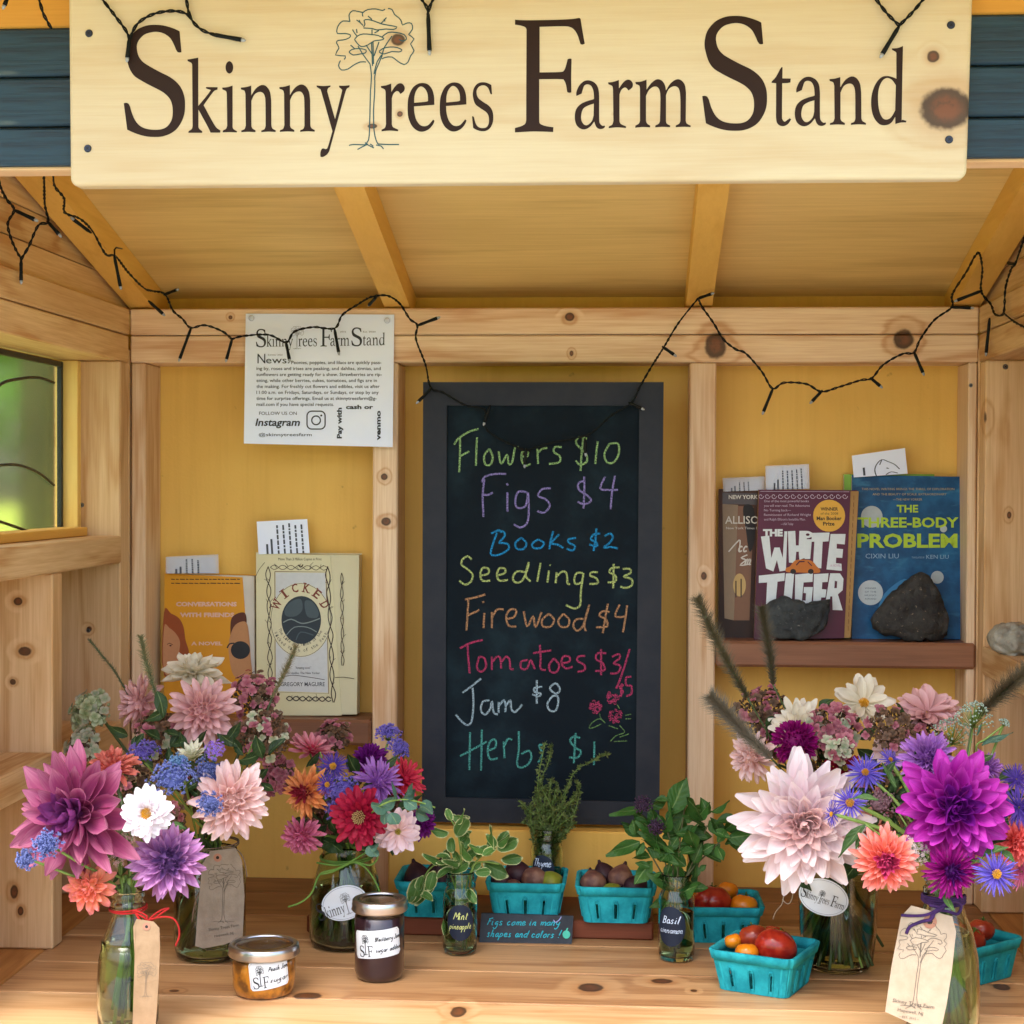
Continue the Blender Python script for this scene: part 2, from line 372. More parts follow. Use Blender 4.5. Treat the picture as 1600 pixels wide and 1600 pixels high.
for X0, X1 in ((XL-.115, XL-.02), (XR+.02, XR+.115)):
    box('front_post', (X0, YE+.0, .0), (X1, YE+.04, zh-.0005), W_Z2, st_)
# skirt below the counter, legs
for k in range(6): box('skirt_board', (XL-.115, YE-.045, -.78+.127*k), (XR+.115, YE-.03, -.78+.127*k+.124), BLUE, st_, .003)
for X0 in (XL-.1, XR+.01):
    for Y0 in (1.80, 2.54): box('leg', (X0, Y0, ZD), (X0+.09, Y0+.09, -.0225), W_Z2, st_)
# screws in posts
def screw(p, nrm, r, parent, M=SCREWM):
    nrm = Vector(nrm).normalized(); t = nrm.orthogonal().normalized(); q = nrm.cross(t); b = MB()
    V = [p+(t*cos(a)+q*sin(a))*r for a in [2*pi*k/12 for k in range(12)]]+[p+nrm*.0012+(t*cos(a)+q*sin(a))*r*.8 for a in [2*pi*k/12 for k in range(12)]]
    b.add(V, [(k, (k+1) % 12, 12+(k+1) % 12, 12+k) for k in range(12)]+[tuple(range(12, 24))])
    for s in (t, q):
        o = q if s is t else t; c = p+nrm*.0013
        b.add([c+s*r*.5+o*r*.1, c-s*r*.5+o*r*.1, c-s*r*.5-o*r*.1, c+s*r*.5-o*r*.1], [(0, 1, 2, 3)], mi=1)
    return b.build('screw', M, parent, mats=[M, flat('#22201e')])
for px, py in ((123, 615), (128, 789), (138, 985)): screw(at(px, py, 2.505), (0, -1, 0), .0035, st_)
for px, py in ((1571, 573),): screw(at(px, py, 2.505), (0, -1, 0), .004, st_)
screw(at(1517, 602, YF+.003), (0, -1, 0), .003, st_)
# window in the left wall
zt_, zbt = .7885, .5345
GL = NT('window_glass'); GL.set(Base_Color=hx('#eef2d8'), Roughness=.13, Transmission_Weight=1., IOR=1.08); GL.bump(GL.noise(GL.n('TexCoord', out=3), 25, 2), .1, .001)
LEAD = flat('#3a3e3c', .45, .6); JAMB = wood('jamb_pine', 'z', '#f3d27c', '#dfae55', auto=.0, grain=.5)
for sg_, X in ((1, XL),):
    XG = X-sg_*.085; y0, y1 = YE+.0915, 2.4875
    def bx(nm, xa_, ya_, za_, xb_, yb_, zb_, m, par, bev=.001):
        x0, x1 = sorted((X-sg_*xa_, X-sg_*xb_)); return box(nm, (x0, ya_, za_), (x1, yb_, zb_), m, par, bev)
    win = bx('window', .060, 2.4885, .534, .094, 2.5045, zb-.001, JAMB, st_)
    bx('frame', .081, 2.479, zbt, .089, y1, zt_, LEAD, win); bx('frame', .081, y0, zbt, .089, y0+.009, zt_, LEAD, win)
    bx('frame', .081, y0+.0095, zt_-.008, .089, 2.4785, zt_, LEAD, win); bx('frame', .081, y0+.0095, zbt, .089, 2.4785, zbt+.006, LEAD, win)
    bx('glass_pane', .084, y0+.0095, zbt+.006, .086, 2.4785, zt_-.008, GL.m, win, 0)
    bx('sill', .045, y0, .5335, .0895, y1, .546, W_RAF, win)
    b = MB()
    for L in ([(-40, 640), (0, 601), (30, 592), (60, 590), (84, 598)], [(-40, 735), (0, 727), (30, 727), (60, 739), (84, 758)], [(-50, 800), (0, 815), (50, 832)]):
        P_ = [onX(x, y, XL-.082) for x, y in L]
        b.tube(catmull([Vector((XG+sg_*.003, p.y, p.z)) for p in P_], 4), .0022, 6)
    b.build('came', LEAD, win, True)
rs = thing('riser_board', 'reddish brown stained board lying on the counter under the fig baskets', 'board', ((rx0+rx1)/2, 2.38, 0))
box('board', (rx0, 2.315, .0004), (rx1, 2.452, .025), W_RI, rs, .0025)
# ================================================================ flat print as thin geometry
FULL = [0]
def glyph(s, ox, oy, sc=8.0):
    """outline 'x,y x,y* ...' (* = corner) -> smooth closed polygon"""
    P = []; C = []
    for t in s.split():
        c = t.endswith('*'); x, y = t.rstrip('*').split(','); P.append(Vector((float(x), float(y)))); C.append(c)
    n = len(P); out = []
    for i in range(n):
        b, c = P[i], P[(i+1) % n]
        a = P[i-1] if not C[i] else b*2-c if False else b; d = P[(i+2) % n] if not C[(i+1) % n] else c
        out.append(b)
        if C[i] and C[(i+1) % n]: continue
        for j in (1, 2, 3):
            t = j/4
            out.append(.5*((2*b)+(c-a)*t+(2*a-5*b+4*c-d)*t*t+(3*b-a-3*c+d)*t**3))
    return [(ox+p.x/sc, oy+p.y/sc) for p in out]
G_S = '805,232* 828,492* 805,497 780,490 760,462* 735,400 690,320 620,265 540,240 460,242 370,270 305,330 272,400 275,480 300,555 355,620 450,680 560,740 680,800 770,870 830,950 865,1050 873,1150 865,1260 830,1360 770,1450 690,1510 590,1545 490,1552 390,1545 290,1520 200,1485 150,1460* 107,1130* 135,1125 165,1135 185,1170* 215,1270 260,1360 320,1420 400,1452 490,1462 580,1455 650,1420 700,1350 718,1270 715,1170 685,1080 620,1010 540,960 430,905 330,850 240,790 185,710 155,620 135,520 140,430 165,340 220,260 290,200 390,160 490,150 600,158 700,185 775,215'
G_k = '903,585* 960,575 1038,560* 1038,1165* 1150,1030 1195,965* 1135,945* 1135,928* 1280,930* 1278,960* 1225,990 1105,1155* 1240,1400 1290,1455 1315,1470* 1312,1498* 1192,1498* 1160,1430 1040,1210* 1040,1430* 1055,1455 1088,1480* 1088,1500* 913,1500* 918,1478* 955,1455 968,1420* 962,670* 955,630 905,605*'
G_i = '1338,935* 1400,930 1467,910* 1467,1430* 1480,1455 1522,1480* 1520,1495* 1430,1492 1343,1495* 1347,1470* 1385,1450 1400,1410* 1395,1020* 1385,980 1340,958*'
G_dot = '1427,604 1462,630 1475,682 1462,735 1427,760 1392,735 1379,682 1392,630'
G_n = '50,615* 115,608 180,590* 180,715* 240,625 310,583 370,600 415,670 430,780* 432,1090* 445,1125 487,1150* 485,1170* 395,1165 305,1172* 308,1150* 345,1135 360,1095* 358,800 345,710 310,672 260,675 215,710 182,780* 182,1095* 195,1125 235,1150* 233,1172* 145,1167 55,1173* 58,1150* 95,1135 112,1090* 108,700* 95,655 52,638*'
G_y = '997,588* 1085,595 1172,588* 1170,605* 1140,625 1130,660* 1228,1010* 1310,680 1312,640 1280,612* 1278,590* 1345,592 1410,585* 1408,610* 1375,630 1355,680* 1180,1320 1150,1420 1110,1465 1070,1483 1045,1478* 1045,1430 1060,1385 1085,1375 1115,1383 1140,1350 1195,1160* 1060,680 1040,635 1000,610*'
G_r = '40,595* 100,588 170,565* 172,670* 215,605 260,565 305,565 335,600 338,640 320,670 285,695* 262,665 235,660 200,690 178,745* 178,1075* 195,1110 258,1140* 255,1160* 150,1152 48,1162* 50,1140* 90,1118 105,1070* 100,680* 90,640 45,618*'
G_e = '710,830* 455,850* 460,930 485,1020 530,1080 580,1098 630,1085 670,1045 693,1015* 712,1030* 690,1080 640,1135 570,1165 500,1155 430,1095 385,990 375,870 385,740 430,630 490,575 560,557 630,575 680,635 705,720'
G_eh = '457,805* 600,792 630,780* 625,700 600,640 560,605 520,608 480,660 460,730'
G_F = '118,85* 200,92 400,92 700,85 850,75 920,65 938,80* 965,250 990,385* 960,398 935,390* 900,280 860,215 810,180 720,168 425,175* 425,745* 680,740 730,720 755,660 775,580* 800,572 825,575* 820,780 822,995* 795,1000 770,990* 755,900 730,845 690,830 420,830* 420,1340* 430,1385 500,1415 598,1430* 595,1490* 350,1483 117,1495* 117,1440* 200,1415 245,1385 258,1340* 262,210* 245,180 190,160 118,148*'
G_a = '885,1040* 885,990 920,910 980,855 1050,845 1120,880 1160,950 1170,1050* 1170,1330 1185,1390 1215,1415* 1240,1410* 1240,1430 1210,1450 1165,1450 1130,1420 1108,1360* 1060,1420 1000,1455 940,1450 885,1400 865,1310 880,1210 940,1140 1030,1100 1085,1085 1105,1075* 1098,980 1070,915 1025,895 985,910 965,960 950,1010*'
G_ah = '1103,1135* 1030,1160 970,1200 945,1280 950,1350 985,1400 1030,1400 1080,1350 1100,1280*'
G_m = '822,545* 890,540 962,515* 962,640* 1020,560 1090,512 1150,525 1190,580 1205,650* 1260,565 1330,515 1390,520 1440,580 1455,680* 1452,1030* 1465,1065 1515,1090* 1512,1108* 1420,1105 1325,1110* 1328,1088* 1370,1065 1385,1030* 1385,760 1370,640 1330,600 1280,605 1235,640 1205,710* 1205,1030* 1215,1065 1257,1088* 1255,1110* 1165,1105 1070,1112* 1072,1088* 1115,1065 1130,1030* 1135,760 1125,650 1090,605 1040,608 990,650 955,720* 955,1030* 970,1065 1008,1090* 1005,1112* 910,1108 820,1117* 822,1090* 865,1065 880,1030* 880,630* 870,590 828,572*'
G_t = '1005,875* 1010,855 1060,800 1120,690 1142,680* 1140,820* 1245,822* 1240,870* 1200,878 1138,880* 1135,1270 1140,1330 1165,1360 1195,1345 1230,1318* 1250,1330* 1215,1385 1165,1415 1110,1410 1070,1370 1060,1290* 1062,880*'
G_d = '1308,285* 1380,280 1448,255* 1440,600* 1432,1150 1440,1175 1490,1190* 1485,1210* 1420,1212 1352,1230* 1350,1140* 1300,1215 1230,1245 1150,1230 1080,1140 1050,1000 1060,850 1110,720 1180,645 1250,630 1320,645 1365,665* 1365,340* 1350,325 1312,305*'
G_dh = '1358,745* 1310,680 1250,655 1190,690 1145,790 1135,920 1150,1060 1190,1150 1240,1175 1300,1145 1350,1060*'
def g8(s, ox, oy, hole=None, src=None, dst=None):
    """polygons in photo pixels; src/dst = bounds (x0,x1,y0,y1) for reusing a letter elsewhere"""
    o = [glyph(s, 0, 0, 1)]
    if hole: o.append(glyph(hole, 0, 0, 1))
    if src:
        a, b, c, d = src; e, f, g, h = dst
        o = [[(e+(x-a)*(f-e)/(b-a), g+(y-c)*(h-g)/(d-c)) for x, y in p] for p in o]
    return [[(ox+x/8, oy+y/8) for x, y in p] for p in o]
B_S = (107, 873, 150, 1552); B_n = (50, 487, 583, 1173); B_e = (375, 712, 557, 1165); B_a = (865, 1240, 845, 1455); B_r = (40, 338, 565, 1162)
LET = {'S': g8(G_S, 180, 20), 'k': g8(G_k, 180, 20), 'i': g8(G_i, 180, 20), 'dot': g8(G_dot, 180, 20),
 'n1': g8(G_n, 370, 60), 'n2': g8(G_n, 370, 60, None, B_n, (532, 975, 577, 1169)), 'y': g8(G_y, 370, 60),
 'r': g8(G_r, 590, 60), 'e1': g8(G_e, 590, 60, G_eh), 'e2': g8(G_e, 590, 60, G_eh, B_e, (777, 1112, 550, 1163)), 's': g8(G_S, 590, 60, None, B_S, (1180, 1446, 548, 1160)),
 'F': g8(G_F, 790, 20), 'a1': g8(G_a, 790, 20, G_ah), 'r2': g8(G_r, 890, 60, None, B_r, (480, 790, 520, 1122)), 'm': g8(G_m, 890, 60),
 'S2': g8(G_S, 1080, 20, None, B_S, (138, 948, 38, 1475)), 't': g8(G_t, 1080, 20), 'a2': g8(G_a, 1230, 40, G_ah, B_a, (95, 482, 640, 1256)),
 'n3': g8(G_n, 1230, 40, None, B_n, (528, 985, 636, 1242)), 'd': g8(G_d, 1230, 40, G_dh)}
SK = ['S', 'k', 'i', 'dot', 'n1', 'n2', 'y']; TR = ['r', 'e1', 'e2', 's']; FA = ['F', 'a1', 'r2', 'm']; ST = ['S2', 't', 'a2', 'n3', 'd']
TREE = [[(float(a.split(',')[0]), float(a.split(',')[1])) for a in l.split()] for l in '''300,215 290,150 325,108 380,115 430,125
430,165 425,130 480,95 560,90 625,105 650,90|680,85 720,95 745,145 790,180 815,215 825,250 870,230 915,235 925,290 885,345
885,345 940,390 905,440 940,505 905,560 880,620 840,645 780,615 720,570 650,575 620,590|300,215 230,210 190,245 170,290 175,335 250,335 305,350 290,380 230,400 180,405 165,430 190,480 155,550 255,560 240,595
205,605 185,655 215,700 280,690 330,655 400,620 460,620|435,270 450,240 440,205 475,195 540,210 620,240 700,255 770,270 735,295 660,290 570,300 520,285 435,280
345,395 375,360 430,340 510,345 580,355 640,385 610,400 540,410 470,455 410,465 370,430 345,395|290,520 320,495 390,485 460,500 450,530 400,540 330,550 290,520
590,515 630,485 700,470 770,475 820,500 790,520 720,515 640,540 590,520|620,370 680,325 760,325 840,345 865,390 830,410 790,395|545,330 590,305
500,640 515,760 505,900 500,1100 495,1300 485,1400 455,1440|548,800 545,950 535,1100 540,1300 560,1400 580,1440|500,640 430,545 380,460|525,660 515,420|535,640 530,420
545,800 560,700 620,560 640,480 720,360|540,740 570,620 625,540|460,450 520,540|540,560 590,420|365,200 400,225 430,255|390,200 405,230|665,175 630,215 610,235
640,190 650,215|325,295 345,330 370,360|365,290 370,330|480,160 520,195|520,295 520,345|305,450 350,490|290,1455 330,1445 440,1448 470,1440|580,1440 680,1445 790,1445
375,1495 420,1470 480,1440|450,1425 480,1450 520,1470 540,1480|560,1450 610,1460 635,1490|500,1440 530,1460 520,1475'''.replace('|', '\n').split('\n') for _ in [0]]
TREE = [[(500+x/6.4, y/6.4) for x, y in l] for l in TREE]
HW = {'a': [[(.8,.85),(.4,1),(.1,.5),(.4,0),(.75,.3),(.8,1),(.85,.1),(1.1,.2)]], 'b': [[(.1,1.9),(.1,.1),(.6,0),(.85,.5),(.5,1),(.1,.7)]], 'c': [[(.8,.8),(.4,1),(.1,.5),(.4,0),(.95,.2)]],
 'd': [[(.8,.85),(.4,1),(.1,.5),(.4,0),(.8,.4),(.9,2),(.85,.1),(1.1,.1)]], 'e': [[(.1,.5),(.7,.6),(.6,1),(.3,.95),(.1,.5),(.4,0),(1,.2)]], 'g': [[(.8,.85),(.4,1),(.1,.5),(.4,.1),(.8,.5),(.8,-.6),(.5,-1),(.1,-.7)]],
 'h': [[(.1,2),(.1,0)],[(.1,.6),(.5,1),(.7,.7),(.75,0),(1,.1)]], 'i': [[(.3,1),(.3,.1),(.6,.1)],[(.3,1.4),(.32,1.5)]], 'k': [[(.1,2),(.1,0)],[(.7,1),(.15,.5),(.8,0)]], 'l': [[(.2,.3),(.5,1.7),(.3,1.8),(.2,.2),(.6,.1)]],
 'm': [[(.1,1),(.1,0)],[(.1,.6),(.35,1),(.5,.7),(.5,0)],[(.5,.6),(.75,1),(.95,.7),(.95,0),(1.2,.1)]], 'n': [[(.1,1),(.1,0)],[(.1,.6),(.45,1),(.7,.7),(.7,0),(.95,.1)]], 'o': [[(.5,1),(.1,.6),(.25,0),(.75,.1),(.8,.7),(.5,1),(.95,.9)]],
 'p': [[(.1,1),(.1,-1)],[(.1,.7),(.5,1),(.8,.5),(.5,0),(.1,.2)]], 'r': [[(.1,1),(.1,0)],[(.1,.5),(.4,.95),(.75,.9)]], 's': [[(.7,.9),(.3,1),(.2,.7),(.7,.35),(.6,0),(.1,.05)]], 't': [[(.4,1.7),(.35,.2),(.7,.1)],[(.1,1.1),(.75,1.15)]],
 'u': [[(.1,1),(.15,.2),(.5,0),(.75,.4),(.8,1),(.8,.1),(1.05,.1)]], 'y': [[(.1,1),(.2,.4),(.5,.3),(.75,.6)],[(.8,1),(.75,-.5),(.4,-1),(.1,-.7)]], '!': [[(.3,2),(.3,.6)],[(.3,.1),(.32,0)]], 'F': [[(.2,0),(.3,1.8)],[(.1,1.7),(.9,2)],[(.25,1),(.75,1.1)]],
 'M': [[(.1,0),(.2,1.9),(.6,.7),(1,1.9),(1.1,0)]], 'B': [[(.2,0),(.2,1.9)],[(.1,1.8),(.8,1.7),(.7,1.1),(.25,1),(.9,.7),(.8,.1),(.1,0)]], 'P': [[(.2,0),(.2,1.9)],[(.1,1.8),(.9,1.7),(.8,1),(.25,.9)]], 'J': [[(.2,1.9),(.9,1.9)],[(.6,1.9),(.6,.2),(.3,-.1),(0,.2)]],
 'T': [[(0,1.9),(1,1.9)],[(.5,1.9),(.45,0)]], 'C': [[(.9,1.6),(.5,1.9),(.1,1),(.4,0),(.95,.3)]]}
HWW = {'i': .55, 'l': .6, 't': .75, '!': .6, 'm': 1.25, 'M': 1.3, 'k': .9, 'r': .8, 's': .85, 'e': .95}
class Print:
    """flat marks in 2D (u right, v up), later laid on a surface by a mapping"""
    def __init__(s): s.L = {}; s.k = 0
    def _add(s, col, V, F):
        L = s.L.setdefault(col, ([], [])); b = len(L[0]); e = s.k*.000005; s.k += 1
        L[0].extend([(x, y, e) for x, y in V]); L[1].extend([tuple(i+b for i in f) for f in F])
    def poly(s, col, loops):
        vs = [[Vector((x, y, 0)) for x, y in l] for l in loops]
        F = tessellate_polygon(vs); V = [(p.x, p.y) for l in vs for p in l]
        s._add(col, V, [f for f in F if len(set(f)) == 3])
    def rect(s, col, x0, y0, x1, y1): s._add(col, [(x0, y0), (x1, y0), (x1, y1), (x0, y1)], [(0, 1, 2, 3)])
    def ell(s, col, x, y, rx, ry, n=24, a0=0, a1=2*pi): s._add(col, [(x+rx*cos(a0+(a1-a0)*k/n), y+ry*sin(a0+(a1-a0)*k/n)) for k in range(n+(a1-a0 < 6))], [tuple(range(n+(a1-a0 < 6)))])
    def line(s, col, P, w, sm=3, w2=None):
        P = [Vector((p[0], p[1], 0)) for p in P]
        if sm > 1: P = catmull(P, sm)
        n = len(P); V = []; F = []
        for i, p in enumerate(P):
            t = P[min(i+1, n-1)]-P[max(i-1, 0)]
            t = t.normalized() if t.length > 1e-9 else Vector((1, 0, 0)); q = Vector((-t.y, t.x, 0))
            ww = lerp(w, w2, i/(n-1)) if w2 is not None else w
            V += [tuple((p+q*ww/2)[:2]), tuple((p-q*ww/2)[:2])]
        for i in range(n-1): F.append((2*i, 2*i+1, 2*i+3, 2*i+2))
        s._add(col, V, F)
    def text(s, col, str_, x, y, h, width=None, bold=0, align='LEFT', rot=0, shear=0, sp=1.0, arc=None):
        c = bpy.data.curves.new('t', 'FONT'); c.body = str_; c.size = 1; c.resolution_u = 2; c.offset = bold; c.shear = shear; c.space_character = sp
        o = bpy.data.objects.new('t', c); me = o.to_mesh()
        V = [v.co.copy() for v in me.vertices]; F = [tuple(p.vertices) for p in me.polygons]; o.to_mesh_clear(); bpy.data.objects.remove(o); bpy.data.curves.remove(c)
        if not V: return
        x0 = min(v.x for v in V); x1 = max(v.x for v in V)
        k = h/.73; kx = width/(x1-x0) if width else k
        dx = {'LEFT': 0, 'CENTER': -(x1-x0)/2, 'RIGHT': -(x1-x0)}[align]
        out = []
        for v in V:
            a, b = (v.x-x0+dx)*kx, v.y*k
            if arc: r = arc+b; th = a/arc; out.append((x+r*sin(th), y+r*cos(th)))
            else: out.append((x+a*cos(rot)-b*sin(rot), y+a*sin(rot)+b*cos(rot)))
        s._add(col, out, F)
    def hand(s, col, str_, x, y, h, w, width=None, slant=.15, jit=.06):
        adv = sum(HWW.get(c, 1.0)+.12 if c != ' ' else .8 for c in str_); kx = (width/adv) if width else h*.8
        cx = 0
        for c in str_:
            for L in HW.get(c, []):
                s.line(col, [(x+(cx+a*HWW.get(c, 1)/1.05+b*slant+random.uniform(-jit, jit))*kx, y+(b+random.uniform(-jit, jit))*h) for a, b in L], w, 3)
            cx += HWW.get(c, 1.0)+.12 if c != ' ' else .8
    def glyphs(s, col, names, f):
        for nm in names: s.poly(col, [[f(*p) for p in l] for l in LET[nm]])
    def tree(s, col, f, w, sm=2):
        for l in TREE: s.line(col, [f(*p) for p in l], w, sm)
    def emit(s, name, fn, parent, mats):
        for col, (V, F) in s.L.items():
            if F: mk(name if col in (None,) else name, [fn(x, y, e) for x, y, e in V], F, mats[col], parent)
def frame(o, u, v):
    """plane mapping: origin, unit right, unit up -> fn(x,y,e)"""
    o, u, v = Vector(o), Vector(u).normalized(), Vector(v).normalized(); nn = u.cross(v)
    return lambda x, y, e: o+u*x+v*y+nn*(e+.0002), nn
def ink(col, rough=.6, chalk=None):
    if not chalk: return flat(col, rough)
    n = NT('chalk_'+col.lstrip('#')); P = n.n('TexCoord', out=3)
    f = n.rng(n.noise(P, 620, 3, .75), .40, .60, 0.05, .88)
    n.put(n.b.inputs['Base Color'], n.mix(f, hx(chalk), hx(col))); n.set(Roughness=.95); n.b.inputs['Specular IOR Level'].default_value = .1
    return n.m
BROWN = flat('#2c1810', .55, spec=.25); INK = flat('#262a30', .5); TEAL = flat('#1e5560', .5)

# ---------------------------------------------------------------- the big sign
YS = YE-.03
tl, tr_, bl, br = at(106, -22, YS), at(1521, -22, YS), at(109, 291, YS), at(1511, 279, YS)
kn = [K(1478, 170, YS, r=(25, 21), d=.05), K(1458, 88, YS, r=(6, 6), d=.05), K(622, 62, YS, r=(7, 6), d=.05), K(625, 178, YS, r=(3, 3), d=.05), K(582, 197, YS, r=(5, 2.5), d=.05), K(960, 178, YS, r=(1.2, 1), d=.05)]
W_SIGN = wood('sign_pine', 'x', '#ddcfac', '#c8a878', knotc='#6a3013', knots=kn, auto=0, rough=.4, grain=.55, spec=.3)
sg = thing('sign_board', 'varnished pine sign board lettered with the farm stand name, screwed above the opening', 'sign', (bl+br)/2)
crn = []
q4 = [bl, br, tr_, tl]
for i in range(4):
    p, a, b_ = q4[i], q4[i-1], q4[(i+1) % 4]; da = (a-p).normalized(); db = (b_-p).normalized(); r_ = .009
    for k in range(6): t = k/5*pi/2; crn.append((p+da*r_*(1-sin(t))+db*r_*(1-cos(t)), -(da*(sin(t) if 1 else 0)+db*cos(t)).normalized()))
cs_ = (bl+tr_)/2; V = []; n_ = len(crn); rings = [(.0045, 0), (.0028, .0006), (.0012, .0019), (.0002, .0038), (0, .005), (0, .019)]
for ins, dp in rings:
    for p, nn in crn: d = (cs_-p).normalized(); V.append(Vector((p.x, YS+dp, p.z))+Vector((-nn.x, 0, -nn.z))*ins)
F = [tuple(range(n_)), tuple(range(len(V)-1, len(V)-n_-1, -1))]
for k in range(len(rings)-1):
    for i in range(n_): F.append((k*n_+(i+1) % n_, k*n_+i, (k+1)*n_+i, (k+1)*n_+(i+1) % n_))
mk('board', V, F, W_SIGN, sg)
pr = Print(); idf = lambda x, y: (x, y)
signmap = lambda x, y, e: at(x, y, YS-.0003-e)
for grp in (SK, TR, FA, ST):
    for nm in grp:
        p2 = Print(); p2.glyphs('b', [nm], idf); p2.emit('letter', signmap, sg, {'b': BROWN})
p2 = Print(); p2.tree('t', idf, 1.7); p2.emit('tree_drawing', signmap, sg, {'t': TEAL})
for px, py in ((139, 52), (137, 232), (1486, 39), (1483, 218)): screw(at(px, py, YS-.0005), (0, -1, 0), .0042, sg, flat('#3c4250', .35, .8))

# ---------------------------------------------------------------- blackboard
YB = 2.478
W_SL = paint('slate_frame', '#1d222c', '#272a31', 20, (1, 1, 1), .6, .3, 300, spec=.25)
SLATE = NT('slate'); P = SLATE.n('TexCoord', out=3)
SLATE.put(SLATE.b.inputs['Base Color'], SLATE.mix(SLATE.rng(SLATE.noise(P, 7, 6, .65), .45, .8), hx('#04121b'), hx('#1a2e36'))); SLATE.b.inputs['Specular IOR Level'].default_value = .2; SLATE.set(Roughness=.8); SLATE.bump(SLATE.noise(P, 300, 3), .3, .0005); SLATE = SLATE.m
cb = thing('chalkboard', 'tall grey framed blackboard price list written in coloured chalk, standing in the middle bay', 'chalkboard', at(845, 1287, YB))
def quadbox(name, q, y0, y1, mat, parent):
    P4 = [at(x, y, y0) for x, y in q]; V = P4+[Vector((p.x, y1, p.z)) for p in P4]
    return mk(name, V, [(0, 1, 2, 3), (7, 6, 5, 4), (0, 4, 5, 1), (1, 5, 6, 2), (2, 6, 7, 3), (3, 7, 4, 0)], mat, parent)
O = [(661, 597), (1037, 597), (1030, 1290), (659, 1284)]; I = [(698, 633.5), (999, 634), (993, 1253), (696, 1246)]
for i, (a, b_) in enumerate(((0, 1), (1, 2), (2, 3), (3, 0))):
    quadbox('frame_rail', [O[b_], O[a], I[a], I[b_]], YB, YB+.018, W_SL, cb)
quadbox('slate', [(I[1][0]+1, I[1][1]-1), (I[0][0]-1, I[0][1]-1), (I[3][0]-1, I[3][1]+1), (I[2][0]+1, I[2][1]+1)], YB+.005, YB+.016, SLATE, cb)
def pl(s): return [[tuple(float(c) for c in p.split(',')) for p in l.split()] for l in s.split('|')]
